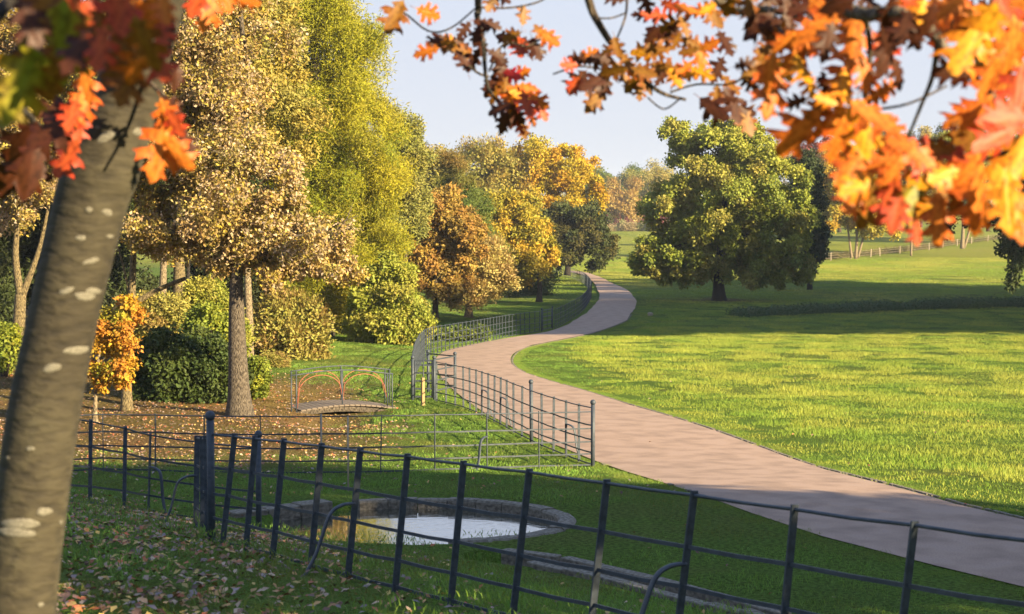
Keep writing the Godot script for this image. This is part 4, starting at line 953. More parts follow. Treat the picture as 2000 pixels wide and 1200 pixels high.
	tree("treeline_tree", "first green tree of the far treeline next to the golden tree", Vector3(25.225, 2.364, -505.000), [[[Vector3(0.00, 0.18, 0.00), Vector3(-0.01, 4.94, 0.00), Vector3(-0.02, 9.13, 0.00)], 0.400, 0.100]], [[-0.30, 9.55, 0.00, 3.65, 6.17, 3.65], [-2.11, 5.64, 0.00, 3.37, 5.61, 3.37]], 900, "fine", 1.50, [Color(0.120, 0.170, 0.030), Color(0.160, 0.190, 0.030), Color(0.100, 0.140, 0.030)], "bark_brown", {"group": "trees of the far treeline", "limbs": 4, "lobe": 0.28})
	tree("treeline_tree", "rounded green tree of the far treeline above the orange one", Vector3(33.437, 2.532, -519.342), [[[Vector3(0.04, -0.58, -0.66), Vector3(0.03, 4.32, -0.66), Vector3(0.01, 8.64, -0.66)], 0.400, 0.100]], [[0.00, 10.51, -0.66, 5.20, 5.49, 5.20], [-0.55, 5.47, -0.66, 5.78, 5.20, 5.49]], 900, "fine", 1.50, [Color(0.120, 0.170, 0.030), Color(0.160, 0.190, 0.030), Color(0.100, 0.140, 0.030)], "bark_brown", {"group": "trees of the far treeline", "limbs": 4, "lobe": 0.28})
	tree("treeline_tree", "pale olive tree of the far treeline touching the oak", Vector3(42.260, 2.737, -540.000), [[[Vector3(0.00, -1.02, 0.00), Vector3(-0.02, 4.07, 0.00), Vector3(-0.04, 8.55, 0.00)], 0.400, 0.100]], [[-0.35, 11.24, 0.00, 5.40, 6.00, 5.40], [0.42, 5.26, 0.00, 6.60, 5.40, 6.00]], 900, "fine", 1.50, [Color(0.300, 0.260, 0.060), Color(0.240, 0.230, 0.050), Color(0.340, 0.260, 0.050)], "bark_brown", {"group": "trees of the far treeline", "limbs": 4, "lobe": 0.28})
	tree("treeline_tree", "hazy olive tree at the very back left of the far treeline", Vector3(23.312, 3.227, -600.000), [[[Vector3(0.00, -2.54, 0.00), Vector3(-0.01, 3.11, 0.00), Vector3(-0.02, 8.10, 0.00)], 0.400, 0.100]], [[1.64, 9.76, 0.00, 6.67, 6.67, 6.67], [-1.68, 4.77, 0.00, 6.67, 6.67, 6.67]], 900, "fine", 1.50, [Color(0.300, 0.260, 0.060), Color(0.240, 0.230, 0.050), Color(0.340, 0.260, 0.050)], "bark_brown", {"group": "trees of the far treeline", "limbs": 4, "lobe": 0.28})
	tree("treeline_tree", "broad pale olive tree of the far treeline left of the oak crown", Vector3(35.384, 2.300, -500.000), [[[Vector3(0.00, -0.40, 0.00), Vector3(-0.02, 4.32, 0.00), Vector3(-0.03, 8.47, 0.00)], 0.400, 0.100]], [[0.37, 10.96, 0.00, 5.56, 4.72, 5.14], [6.20, 9.85, 0.00, 5.56, 4.72, 5.14], [0.95, 5.70, 0.00, 8.33, 4.17, 6.25]], 900, "fine", 1.50, [Color(0.300, 0.260, 0.060), Color(0.240, 0.230, 0.050), Color(0.340, 0.260, 0.050)], "bark_brown", {"group": "trees of the far treeline", "limbs": 4, "lobe": 0.28})
	tree("treeline_tree", "greenish hazy tree of the far treeline behind the orange one", Vector3(25.643, 2.909, -560.000), [[[Vector3(0.00, -1.74, 0.00), Vector3(-0.01, 3.54, 0.00), Vector3(-0.02, 8.19, 0.00)], 0.400, 0.100]], [[-0.03, 10.98, 0.00, 5.60, 4.67, 5.13], [5.41, 9.43, 0.00, 4.67, 4.04, 4.36]], 900, "fine", 1.50, [Color(0.120, 0.170, 0.030), Color(0.160, 0.190, 0.030), Color(0.100, 0.140, 0.030)], "bark_brown", {"group": "trees of the far treeline", "limbs": 4, "lobe": 0.28})
	tree("treeline_tree", "yellow tree of the far treeline just right of the oak", Vector3(60.398, -0.259, -340.000), [[[Vector3(0.00, 3.17, 0.00), Vector3(-0.03, 6.38, 0.00), Vector3(-0.06, 9.20, 0.00)], 0.400, 0.100]], [[-1.05, 14.84, 0.00, 4.25, 3.78, 4.01], [1.82, 10.14, 0.00, 5.19, 4.72, 4.96]], 900, "fine", 1.50, [Color(0.420, 0.310, 0.030), Color(0.340, 0.280, 0.030), Color(0.460, 0.290, 0.030), Color(0.260, 0.240, 0.030)], "bark_brown", {"group": "trees of the far treeline", "limbs": 4, "lobe": 0.28})
	tree("treeline_tree", "olive tree of the far treeline behind the three slim trunks", Vector3(69.946, -0.029, -360.000), [[[Vector3(0.00, 2.64, 0.00), Vector3(-0.03, 6.04, 0.00), Vector3(-0.06, 9.03, 0.00)], 0.400, 0.100]], [[-0.13, 15.00, 0.00, 5.00, 5.00, 5.00], [-0.06, 9.03, 0.00, 6.00, 5.00, 5.50]], 900, "fine", 1.50, [Color(0.300, 0.260, 0.060), Color(0.240, 0.230, 0.050), Color(0.340, 0.260, 0.050)], "bark_brown", {"group": "trees of the far treeline", "limbs": 4, "lobe": 0.28})
	tree("treeline_tree", "hazy olive tree hidden mostly behind the oak", Vector3(56.781, 3.400, -620.000), [[[Vector3(0.00, -2.96, 0.00), Vector3(-0.03, 2.88, 0.00), Vector3(-0.05, 8.03, 0.00)], 0.400, 0.100]], [[-0.06, 8.89, 0.00, 10.33, 8.61, 9.47], [8.54, 8.03, 0.00, 10.33, 8.61, 9.47]], 900, "fine", 1.50, [Color(0.300, 0.260, 0.060), Color(0.240, 0.230, 0.050), Color(0.340, 0.260, 0.050)], "bark_brown", {"group": "trees of the far treeline", "limbs": 4, "lobe": 0.28})
	tree("treeline_tree", "green tree of the right treeline behind the hanging twig", Vector3(88.904, 1.014, -430.000), [[[Vector3(0.01, 1.74, 0.00), Vector3(-0.04, 5.80, 0.00), Vector3(-0.08, 9.37, 0.00)], 0.400, 0.100]], [[-0.56, 20.06, 0.00, 4.78, 5.49, 4.78], [-0.72, 12.94, 0.00, 5.73, 7.17, 5.73]], 900, "fine", 1.50, [Color(0.120, 0.170, 0.030), Color(0.160, 0.190, 0.030), Color(0.100, 0.140, 0.030)], "bark_brown", {"group": "trees of the far treeline", "limbs": 4, "lobe": 0.28})
	tree("treeline_tree", "olive tree in the middle of the right treeline", Vector3(102.128, 1.612, -460.000), [[[Vector3(0.01, 0.78, 0.00), Vector3(-0.05, 5.11, 0.00), Vector3(-0.09, 8.93, 0.00)], 0.400, 0.100]], [[-0.50, 21.01, 0.00, 4.09, 4.34, 4.09], [0.48, 14.02, 0.00, 5.88, 7.67, 5.88]], 900, "fine", 1.50, [Color(0.300, 0.260, 0.060), Color(0.240, 0.230, 0.050), Color(0.340, 0.260, 0.050)], "bark_brown", {"group": "trees of the far treeline", "limbs": 4, "lobe": 0.28})
	tree("treeline_tree", "dark green tree of the right treeline", Vector3(94.586, 0.500, -400.000), [[[Vector3(0.01, 2.07, 0.00), Vector3(-0.04, 5.84, 0.00), Vector3(-0.09, 9.16, 0.00)], 0.400, 0.100]], [[-0.24, 20.55, 0.00, 3.78, 4.44, 3.78], [-0.36, 13.03, 0.00, 5.56, 7.78, 5.56]], 900, "fine", 1.50, [Color(0.045, 0.065, 0.020), Color(0.060, 0.080, 0.022), Color(0.050, 0.060, 0.022)], "bark_brown", {"group": "trees of the far treeline", "limbs": 4, "lobe": 0.28})
	tree("treeline_tree", "tall green tree near the right end of the far treeline", Vector3(100.669, 0.360, -390.000), [[[Vector3(0.01, 2.02, 0.00), Vector3(-0.05, 5.70, 0.00), Vector3(-0.09, 8.94, 0.00)], 0.400, 0.100]], [[-0.29, 22.73, 0.00, 4.98, 6.50, 4.98], [-0.69, 13.04, 0.00, 6.50, 8.67, 6.50]], 900, "fine", 1.50, [Color(0.120, 0.170, 0.030), Color(0.160, 0.190, 0.030), Color(0.100, 0.140, 0.030)], "bark_brown", {"group": "trees of the far treeline", "limbs": 4, "lobe": 0.28})
	tree("treeline_tree", "last tree of the far treeline at the right frame edge", Vector3(102.699, 0.095, -370.000), [[[Vector3(0.01, 2.37, 0.00), Vector3(-0.05, 5.86, 0.00), Vector3(-0.09, 8.93, 0.00)], 0.400, 0.100]], [[-0.33, 24.26, 0.00, 6.17, 8.22, 6.17], [-0.16, 13.02, 0.00, 7.19, 9.25, 7.19]], 900, "fine", 1.50, [Color(0.270, 0.295, 0.040), Color(0.220, 0.250, 0.036), Color(0.340, 0.340, 0.050), Color(0.170, 0.210, 0.033), Color(0.310, 0.270, 0.055)], "bark_brown", {"group": "trees of the far treeline", "limbs": 4, "lobe": 0.28})
	tree("treeline_tree", "hazy tree hidden behind the right half of the oak", Vector3(76.485, 2.539, -520.000), [[[Vector3(0.00, -0.88, 0.00), Vector3(-0.04, 4.02, 0.00), Vector3(-0.07, 8.34, 0.00)], 0.400, 0.100]], [[-0.09, 11.22, 0.00, 8.67, 8.67, 8.67]], 900, "fine", 1.50, [Color(0.300, 0.260, 0.060), Color(0.240, 0.230, 0.050), Color(0.340, 0.260, 0.050)], "bark_brown", {"group": "trees of the far treeline", "limbs": 4, "lobe": 0.28})
	tree("vase_tree", "orange vase shaped tree with bare fanning limbs in the far treeline", Vector3(28.304, 1.807, -470.000), [[[Vector3(0.00, 0.46, 0.00), Vector3(-0.01, 2.94, 0.00), Vector3(-2.24, 8.80, 0.00)], 0.500, 0.100], [[Vector3(-0.01, 2.55, 0.00), Vector3(0.63, 7.49, 0.00), Vector3(1.66, 11.40, 0.00)], 0.400, 0.100], [[Vector3(-0.01, 2.55, 0.00), Vector3(-0.93, 7.49, 0.00), Vector3(-0.69, 12.70, 0.00)], 0.400, 0.100]], [[0.62, 9.45, 0.00, 4.44, 3.92, 4.18], [-1.58, 6.19, 0.00, 3.39, 3.39, 3.39], [2.33, 6.84, 0.00, 3.13, 3.39, 3.13]], 800, "twig", 1.40, [Color(0.400, 0.270, 0.070), Color(0.380, 0.250, 0.070), Color(0.420, 0.300, 0.080)], "bark_ochre", {"limbs": 20})
	shrub("shrub", "dark purple brown scrub under the far treeline", Vector3(32.638, 2.156, -490.000), [[1.35, 2.45, 0.00, 8.17, 2.45, 5.31], [-6.81, 1.77, 0.00, 5.44, 1.91, 3.67]], 500, "twig", 1.40, [Color(0.220, 0.050, 0.055), Color(0.260, 0.070, 0.060), Color(0.180, 0.050, 0.050)], {"lobe": 0.35})
	shrub("shrub", "pale cream and green hedge along the far edge of the bright meadow", Vector3(29.681, 1.513, -455.000), [[-1.27, 0.43, 0.00, 4.55, 1.14, 2.84], [3.41, 0.69, 0.00, 3.29, 1.14, 2.21], [-6.32, 0.18, 0.00, 3.79, 1.01, 2.40]], 700, "fine", 1.00, [Color(0.360, 0.280, 0.140), Color(0.330, 0.250, 0.130), Color(0.250, 0.260, 0.080)], {"lobe": 0.5})
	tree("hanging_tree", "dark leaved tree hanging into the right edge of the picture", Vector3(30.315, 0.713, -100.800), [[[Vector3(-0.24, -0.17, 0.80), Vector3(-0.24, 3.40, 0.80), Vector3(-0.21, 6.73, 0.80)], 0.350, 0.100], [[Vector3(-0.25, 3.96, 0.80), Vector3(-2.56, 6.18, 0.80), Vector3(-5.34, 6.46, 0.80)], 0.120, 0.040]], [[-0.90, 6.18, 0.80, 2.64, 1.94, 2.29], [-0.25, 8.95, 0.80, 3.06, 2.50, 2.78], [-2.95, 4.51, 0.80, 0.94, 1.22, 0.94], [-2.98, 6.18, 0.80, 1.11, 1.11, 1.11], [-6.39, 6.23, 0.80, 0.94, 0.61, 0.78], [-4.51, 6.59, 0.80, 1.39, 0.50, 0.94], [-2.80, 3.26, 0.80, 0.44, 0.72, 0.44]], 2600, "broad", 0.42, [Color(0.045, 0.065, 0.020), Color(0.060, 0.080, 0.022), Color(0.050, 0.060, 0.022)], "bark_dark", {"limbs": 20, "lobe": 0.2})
	tree("grove_tree", "tall tree of the grove right of the field, outside the picture", Vector3(33.600, 1.277, -84.800), [[[Vector3(0, -0.3, 0), Vector3(0, 8.4, 0), Vector3(0.2, 16.8, 0)], 0.35, 0.1]], [[0, 16.0, 0, 4.2, 5.0, 4.2]], 1500, "broad", 0.9, [Color(0.045, 0.065, 0.020), Color(0.060, 0.080, 0.022), Color(0.050, 0.060, 0.022)], "bark_dark", {"group": "trees outside the frame", "limbs": 4})
	tree("grove_tree", "tall tree of the grove right of the field, outside the picture", Vector3(35.400, 1.193, -87.200), [[[Vector3(0, -0.3, 0), Vector3(0, 8.4, 0), Vector3(0.2, 16.8, 0)], 0.35, 0.1]], [[0, 16.0, 0, 4.2, 5.0, 4.2]], 1500, "broad", 0.9, [Color(0.045, 0.065, 0.020), Color(0.060, 0.080, 0.022), Color(0.050, 0.060, 0.022)], "bark_dark", {"group": "trees outside the frame", "limbs": 4})
	tree("grove_tree", "tall tree of the grove right of the field, outside the picture", Vector3(37.200, 1.107, -89.600), [[[Vector3(0, -0.3, 0), Vector3(0, 8.4, 0), Vector3(0.2, 16.8, 0)], 0.35, 0.1]], [[0, 15.5, 0, 4.2, 5.5, 4.2]], 1500, "broad", 0.9, [Color(0.045, 0.065, 0.020), Color(0.060, 0.080, 0.022), Color(0.050, 0.060, 0.022)], "bark_dark", {"group": "trees outside the frame", "limbs": 4})
	tree("grove_tree", "tall tree of the grove right of the field, outside the picture", Vector3(39.000, 1.020, -92.000), [[[Vector3(0, -0.3, 0), Vector3(0, 8.4, 0), Vector3(0.2, 16.8, 0)], 0.35, 0.1]], [[0, 14.7, 0, 4.2, 6.2, 4.2]], 1500, "broad", 0.9, [Color(0.045, 0.065, 0.020), Color(0.060, 0.080, 0.022), Color(0.050, 0.060, 0.022)], "bark_dark", {"group": "trees outside the frame", "limbs": 4})
	tree("grove_tree", "tall tree of the grove right of the field, outside the picture", Vector3(40.800, 0.934, -94.400), [[[Vector3(0, -0.3, 0), Vector3(0, 8.4, 0), Vector3(0.2, 16.8, 0)], 0.35, 0.1]], [[0, 14.0, 0, 4.2, 7.0, 4.2]], 1500, "broad", 0.9, [Color(0.045, 0.065, 0.020), Color(0.060, 0.080, 0.022), Color(0.050, 0.060, 0.022)], "bark_dark", {"group": "trees outside the frame", "limbs": 4})
	tree("grove_tree", "tall tree of the grove right of the field, outside the picture", Vector3(42.600, 0.849, -96.800), [[[Vector3(0, -0.3, 0), Vector3(0, 8.4, 0), Vector3(0.2, 16.8, 0)], 0.35, 0.1]], [[0, 13.2, 0, 4.2, 7.8, 4.2]], 1500, "broad", 0.9, [Color(0.045, 0.065, 0.020), Color(0.060, 0.080, 0.022), Color(0.050, 0.060, 0.022)], "bark_dark", {"group": "trees outside the frame", "limbs": 4})
	tree("grove_tree", "tall tree of the grove right of the field, outside the picture", Vector3(44.400, 0.767, -99.200), [[[Vector3(0, -0.3, 0), Vector3(0, 8.4, 0), Vector3(0.2, 16.8, 0)], 0.35, 0.1]], [[0, 12.5, 0, 4.2, 8.5, 4.2]], 1500, "broad", 0.9, [Color(0.045, 0.065, 0.020), Color(0.060, 0.080, 0.022), Color(0.050, 0.060, 0.022)], "bark_dark", {"group": "trees outside the frame", "limbs": 4})
	tree("grove_tree", "tall tree of the grove right of the field, outside the picture", Vector3(46.200, 0.687, -101.600), [[[Vector3(0, -0.3, 0), Vector3(0, 8.4, 0), Vector3(0.2, 16.8, 0)], 0.35, 0.1]], [[0, 12.0, 0, 4.2, 9.0, 4.2]], 1500, "broad", 0.9, [Color(0.045, 0.065, 0.020), Color(0.060, 0.080, 0.022), Color(0.050, 0.060, 0.022)], "bark_dark", {"group": "trees outside the frame", "limbs": 4})
	tree("grove_tree", "tall tree of the grove right of the field, outside the picture", Vector3(43.200, 0.508, -107.600), [[[Vector3(0, -0.3, 0), Vector3(0, 8.4, 0), Vector3(0.2, 16.8, 0)], 0.35, 0.1]], [[0, 11.5, 0, 5.2, 9.5, 5.2]], 1500, "broad", 0.9, [Color(0.045, 0.065, 0.020), Color(0.060, 0.080, 0.022), Color(0.050, 0.060, 0.022)], "bark_dark", {"group": "trees outside the frame", "limbs": 4})
	tree("grove_tree", "tall tree of the grove right of the field, outside the picture", Vector3(45.000, 0.446, -110.000), [[[Vector3(0, -0.3, 0), Vector3(0, 8.4, 0), Vector3(0.2, 16.8, 0)], 0.35, 0.1]], [[0, 11.0, 0, 5.2, 10.0, 5.2]], 1500, "broad", 0.9, [Color(0.045, 0.065, 0.020), Color(0.060, 0.080, 0.022), Color(0.050, 0.060, 0.022)], "bark_dark", {"group": "trees outside the frame", "limbs": 4})
	tree("grove_tree", "tall tree of the grove right of the field, outside the picture", Vector3(46.800, 0.391, -112.400), [[[Vector3(0, -0.3, 0), Vector3(0, 8.4, 0), Vector3(0.2, 16.8, 0)], 0.35, 0.1]], [[0, 11.0, 0, 5.2, 10.0, 5.2]], 1500, "broad", 0.9, [Color(0.045, 0.065, 0.020), Color(0.060, 0.080, 0.022), Color(0.050, 0.060, 0.022)], "bark_dark", {"group": "trees outside the frame", "limbs": 4})
	tree("grove_tree", "tall tree of the grove right of the field, outside the picture", Vector3(43.136, 0.254, -120.148), [[[Vector3(0, -0.3, 0), Vector3(0, 9.2, 0), Vector3(0.2, 18.4, 0)], 0.35, 0.1]], [[0, 12.2, 0, 5.2, 10.8, 5.2]], 1500, "broad", 0.9, [Color(0.045, 0.065, 0.020), Color(0.060, 0.080, 0.022), Color(0.050, 0.060, 0.022)], "bark_dark", {"group": "trees outside the frame", "limbs": 4})
	tree("grove_tree", "tall tree of the grove right of the field, outside the picture", Vector3(56.736, 0.341, -114.948), [[[Vector3(0, -0.3, 0), Vector3(0, 9.6, 0), Vector3(0.2, 19.2, 0)], 0.35, 0.1]], [[0, 12.8, 0, 5.2, 11.2, 5.2]], 1500, "broad", 0.9, [Color(0.045, 0.065, 0.020), Color(0.060, 0.080, 0.022), Color(0.050, 0.060, 0.022)], "bark_dark", {"group": "trees outside the frame", "limbs": 4})
	tree("grove_tree", "tall tree of the grove right of the field, outside the picture", Vector3(45.440, 0.151, -128.420), [[[Vector3(0, -0.3, 0), Vector3(0, 8.0, 0), Vector3(0.2, 16.0, 0)], 0.35, 0.1]], [[0, 10.8, 0, 5.2, 9.2, 5.2]], 1500, "broad", 0.9, [Color(0.045, 0.065, 0.020), Color(0.060, 0.080, 0.022), Color(0.050, 0.060, 0.022)], "bark_dark", {"group": "trees outside the frame", "limbs": 4})
	tree("grove_tree", "tall tree of the grove right of the field, outside the picture", Vector3(59.040, 0.212, -123.220), [[[Vector3(0, -0.3, 0), Vector3(0, 8.4, 0), Vector3(0.2, 16.8, 0)], 0.35, 0.1]], [[0, 11.2, 0, 5.2, 9.8, 5.2]], 1500, "broad", 0.9, [Color(0.045, 0.065, 0.020), Color(0.060, 0.080, 0.022), Color(0.050, 0.060, 0.022)], "bark_dark", {"group": "trees outside the frame", "limbs": 4})
	tree("grove_tree", "tall tree of the grove right of the field, outside the picture", Vector3(47.744, 0.071, -136.692), [[[Vector3(0, -0.3, 0), Vector3(0, 8.0, 0), Vector3(0.2, 16.0, 0)], 0.35, 0.1]], [[0, 10.8, 0, 5.2, 9.2, 5.2]], 1500, "broad", 0.9, [Color(0.045, 0.065, 0.020), Color(0.060, 0.080, 0.022), Color(0.050, 0.060, 0.022)], "bark_dark", {"group": "trees outside the frame", "limbs": 4})
	tree("grove_tree", "tall tree of the grove right of the field, outside the picture", Vector3(61.344, 0.120, -131.492), [[[Vector3(0, -0.3, 0), Vector3(0, 8.4, 0), Vector3(0.2, 16.8, 0)], 0.35, 0.1]], [[0, 11.2, 0, 5.2, 9.8, 5.2]], 1500, "broad", 0.9, [Color(0.045, 0.065, 0.020), Color(0.060, 0.080, 0.022), Color(0.050, 0.060, 0.022)], "bark_dark", {"group": "trees outside the frame", "limbs": 4})
	tree("grove_tree", "tall tree of the grove right of the field, outside the picture", Vector3(50.048, -0.011, -144.964), [[[Vector3(0, -0.3, 0), Vector3(0, 8.0, 0), Vector3(0.2, 16.0, 0)], 0.35, 0.1]], [[0, 10.8, 0, 5.2, 9.2, 5.2]], 1500, "broad", 0.9, [Color(0.045, 0.065, 0.020), Color(0.060, 0.080, 0.022), Color(0.050, 0.060, 0.022)], "bark_dark", {"group": "trees outside the frame", "limbs": 4})
	tree("grove_tree", "tall tree of the grove right of the field, outside the picture", Vector3(63.648, 0.042, -139.764), [[[Vector3(0, -0.3, 0), Vector3(0, 8.4, 0), Vector3(0.2, 16.8, 0)], 0.35, 0.1]], [[0, 11.2, 0, 5.2, 9.8, 5.2]], 1500, "broad", 0.9, [Color(0.045, 0.065, 0.020), Color(0.060, 0.080, 0.022), Color(0.050, 0.060, 0.022)], "bark_dark", {"group": "trees outside the frame", "limbs": 4})
	tree("grove_tree", "tall tree of the grove right of the field, outside the picture", Vector3(52.352, -0.122, -153.236), [[[Vector3(0, -0.3, 0), Vector3(0, 9.2, 0), Vector3(0.2, 18.4, 0)], 0.35, 0.1]], [[0, 12.2, 0, 5.2, 10.8, 5.2]], 1500, "broad", 0.9, [Color(0.045, 0.065, 0.020), Color(0.060, 0.080, 0.022), Color(0.050, 0.060, 0.022)], "bark_dark", {"group": "trees outside the frame", "limbs": 4})
	tree("grove_tree", "tall tree of the grove right of the field, outside the picture", Vector3(65.952, -0.047, -148.036), [[[Vector3(0, -0.3, 0), Vector3(0, 9.6, 0), Vector3(0.2, 19.2, 0)], 0.35, 0.1]], [[0, 12.8, 0, 5.2, 11.2, 5.2]], 1500, "broad", 0.9, [Color(0.045, 0.065, 0.020), Color(0.060, 0.080, 0.022), Color(0.050, 0.060, 0.022)], "bark_dark", {"group": "trees outside the frame", "limbs": 4})
	tree("grove_tree", "tall tree of the grove right of the field, outside the picture", Vector3(54.656, -0.331, -161.508), [[[Vector3(0, -0.3, 0), Vector3(0, 9.2, 0), Vector3(0.2, 18.4, 0)], 0.35, 0.1]], [[0, 12.2, 0, 5.2, 10.8, 5.2]], 1500, "broad", 0.9, [Color(0.045, 0.065, 0.020), Color(0.060, 0.080, 0.022), Color(0.050, 0.060, 0.022)], "bark_dark", {"group": "trees outside the frame", "limbs": 4})
	tree("grove_tree", "tall tree of the grove right of the field, outside the picture", Vector3(68.256, -0.200, -156.308), [[[Vector3(0, -0.3, 0), Vector3(0, 9.6, 0), Vector3(0.2, 19.2, 0)], 0.35, 0.1]], [[0, 12.8, 0, 5.2, 11.2, 5.2]], 1500, "broad", 0.9, [Color(0.045, 0.065, 0.020), Color(0.060, 0.080, 0.022), Color(0.050, 0.060, 0.022)], "bark_dark", {"group": "trees outside the frame", "limbs": 4})
	tree("grove_tree", "tall tree of the grove right of the field, outside the picture", Vector3(56.960, -0.401, -169.780), [[[Vector3(0, -0.3, 0), Vector3(0, 9.2, 0), Vector3(0.2, 18.4, 0)], 0.35, 0.1]], [[0, 12.2, 0, 5.2, 10.8, 5.2]], 1500, "broad", 0.9, [Color(0.045, 0.065, 0.020), Color(0.060, 0.080, 0.022), Color(0.050, 0.060, 0.022)], "bark_dark", {"group": "trees outside the frame", "limbs": 4})
	tree("grove_tree", "tall tree of the grove right of the field, outside the picture", Vector3(70.560, -0.363, -164.580), [[[Vector3(0, -0.3, 0), Vector3(0, 9.6, 0), Vector3(0.2, 19.2, 0)], 0.35, 0.1]], [[0, 12.8, 0, 5.2, 11.2, 5.2]], 1500, "broad", 0.9, [Color(0.045, 0.065, 0.020), Color(0.060, 0.080, 0.022), Color(0.050, 0.060, 0.022)], "bark_dark", {"group": "trees outside the frame", "limbs": 4})
	tree("grove_tree", "tall tree of the grove right of the field, outside the picture", Vector3(59.264, -0.454, -178.052), [[[Vector3(0, -0.3, 0), Vector3(0, 9.2, 0), Vector3(0.2, 18.4, 0)], 0.35, 0.1]], [[0, 12.2, 0, 5.2, 10.8, 5.2]], 1500, "broad", 0.9, [Color(0.045, 0.065, 0.020), Color(0.060, 0.080, 0.022), Color(0.050, 0.060, 0.022)], "bark_dark", {"group": "trees outside the frame", "limbs": 4})
	tree("grove_tree", "tall tree of the grove right of the field, outside the picture", Vector3(72.864, -0.422, -172.852), [[[Vector3(0, -0.3, 0), Vector3(0, 9.6, 0), Vector3(0.2, 19.2, 0)], 0.35, 0.1]], [[0, 12.8, 0, 5.2, 11.2, 5.2]], 1500, "broad", 0.9, [Color(0.045, 0.065, 0.020), Color(0.060, 0.080, 0.022), Color(0.050, 0.060, 0.022)], "bark_dark", {"group": "trees outside the frame", "limbs": 4})
	tree("grove_tree", "tree right of the camera, outside the picture", Vector3(13.000, 4.459, -4.500), [[[Vector3(0, -0.3, 0), Vector3(0, 6.8, 0), Vector3(0.2, 13.6, 0)], 0.35, 0.1]], [[0, 9.5, 0, 3.6, 7.5, 3.6]], 420, "broad", 0.9, [Color(0.045, 0.065, 0.020), Color(0.060, 0.080, 0.022), Color(0.050, 0.060, 0.022)], "bark_dark", {"group": "trees outside the frame", "limbs": 4})
	tree("grove_tree", "tree right of the camera, outside the picture", Vector3(17.000, 3.386, -9.000), [[[Vector3(0, -0.3, 0), Vector3(0, 6.8, 0), Vector3(0.2, 13.6, 0)], 0.35, 0.1]], [[0, 9.5, 0, 3.6, 7.5, 3.6]], 420, "broad", 0.9, [Color(0.045, 0.065, 0.020), Color(0.060, 0.080, 0.022), Color(0.050, 0.060, 0.022)], "bark_dark", {"group": "trees outside the frame", "limbs": 4})
	tree("grove_tree", "tree right of the camera, outside the picture", Vector3(20.500, 3.388, -12.500), [[[Vector3(0, -0.3, 0), Vector3(0, 6.4, 0), Vector3(0.2, 12.8, 0)], 0.35, 0.1]], [[0, 9.0, 0, 3.4, 7.0, 3.4]], 420, "broad", 0.9, [Color(0.045, 0.065, 0.020), Color(0.060, 0.080, 0.022), Color(0.050, 0.060, 0.022)], "bark_dark", {"group": "trees outside the frame", "limbs": 4})
	tree("grove_tree", "tree right of the camera, outside the picture", Vector3(18.500, 4.143, -1.500), [[[Vector3(0, -0.3, 0), Vector3(0, 6.8, 0), Vector3(0.2, 13.6, 0)], 0.35, 0.1]], [[0, 9.5, 0, 4.0, 7.5, 4.0]], 420, "broad", 0.9, [Color(0.045, 0.065, 0.020), Color(0.060, 0.080, 0.022), Color(0.050, 0.060, 0.022)], "bark_dark", {"group": "trees outside the frame", "limbs": 4})
	tree("grove_tree", "tree right of the camera, outside the picture", Vector3(23.000, 3.392, -6.000), [[[Vector3(0, -0.3, 0), Vector3(0, 7.2, 0), Vector3(0.2, 14.4, 0)], 0.35, 0.1]], [[0, 10.1, 0, 4.0, 7.9, 4.0]], 420, "broad", 0.9, [Color(0.045, 0.065, 0.020), Color(0.060, 0.080, 0.022), Color(0.050, 0.060, 0.022)], "bark_dark", {"group": "trees outside the frame", "limbs": 4})
	tree("grove_tree", "tree right of the camera, outside the picture", Vector3(27.000, 3.390, -10.000), [[[Vector3(0, -0.3, 0), Vector3(0, 7.2, 0), Vector3(0.2, 14.4, 0)], 0.35, 0.1]], [[0, 10.1, 0, 4.0, 7.9, 4.0]], 420, "broad", 0.9, [Color(0.045, 0.065, 0.020), Color(0.060, 0.080, 0.022), Color(0.050, 0.060, 0.022)], "bark_dark", {"group": "trees outside the frame", "limbs": 4})
	tree("grove_tree", "tree right of the camera, outside the picture", Vector3(22.600, 3.387, -13.600), [[[Vector3(0, -0.3, 0), Vector3(0, 6.0, 0), Vector3(0.2, 12.0, 0)], 0.35, 0.1]], [[0, 8.4, 0, 2.6, 6.6, 2.6]], 420, "broad", 0.9, [Color(0.045, 0.065, 0.020), Color(0.060, 0.080, 0.022), Color(0.050, 0.060, 0.022)], "bark_dark", {"group": "trees outside the frame", "limbs": 4})


func grass_mesh(n: int, side: float, h: float, w: float, lean: float) -> ArrayMesh:
	var st := st_new()
	st.set_smooth_group(-1)
	for i in n:
		var p := Vector3(rng.randf_range(-0.5, 0.5) * side, -0.02, rng.randf_range(-0.5, 0.5) * side)
		var a := rng.randf() * TAU
		var l := h * rng.randf_range(0.55, 1.25)
		var out := Vector3(cos(a), 0, sin(a)) * lean * l * rng.randf_range(0.3, 1.2)
		var s := Vector3(-sin(a), 0, cos(a)) * w * 0.5
		if rng.randf() < 0.5: s = Vector3(cos(a), 0, sin(a)) * w * 0.5
		var m := p + Vector3(0, l * 0.62, 0) + out * 0.4
		var t := p + Vector3(0, l, 0) + out
		var b := rng.randf_range(0.75, 1.25)
		var c := Color(b * rng.randf_range(0.85, 1.25), b, b * 0.95)
		if rng.randf() < 0.12: c = Color(1.9, 1.35, 1.3)
		st.set_color(c)
		for v in [p - s, p + s, m + s * 0.8, p - s, m + s * 0.8, m - s * 0.8, m - s * 0.8, m + s * 0.8, t]: st.add_vertex(v)
	return done(st)

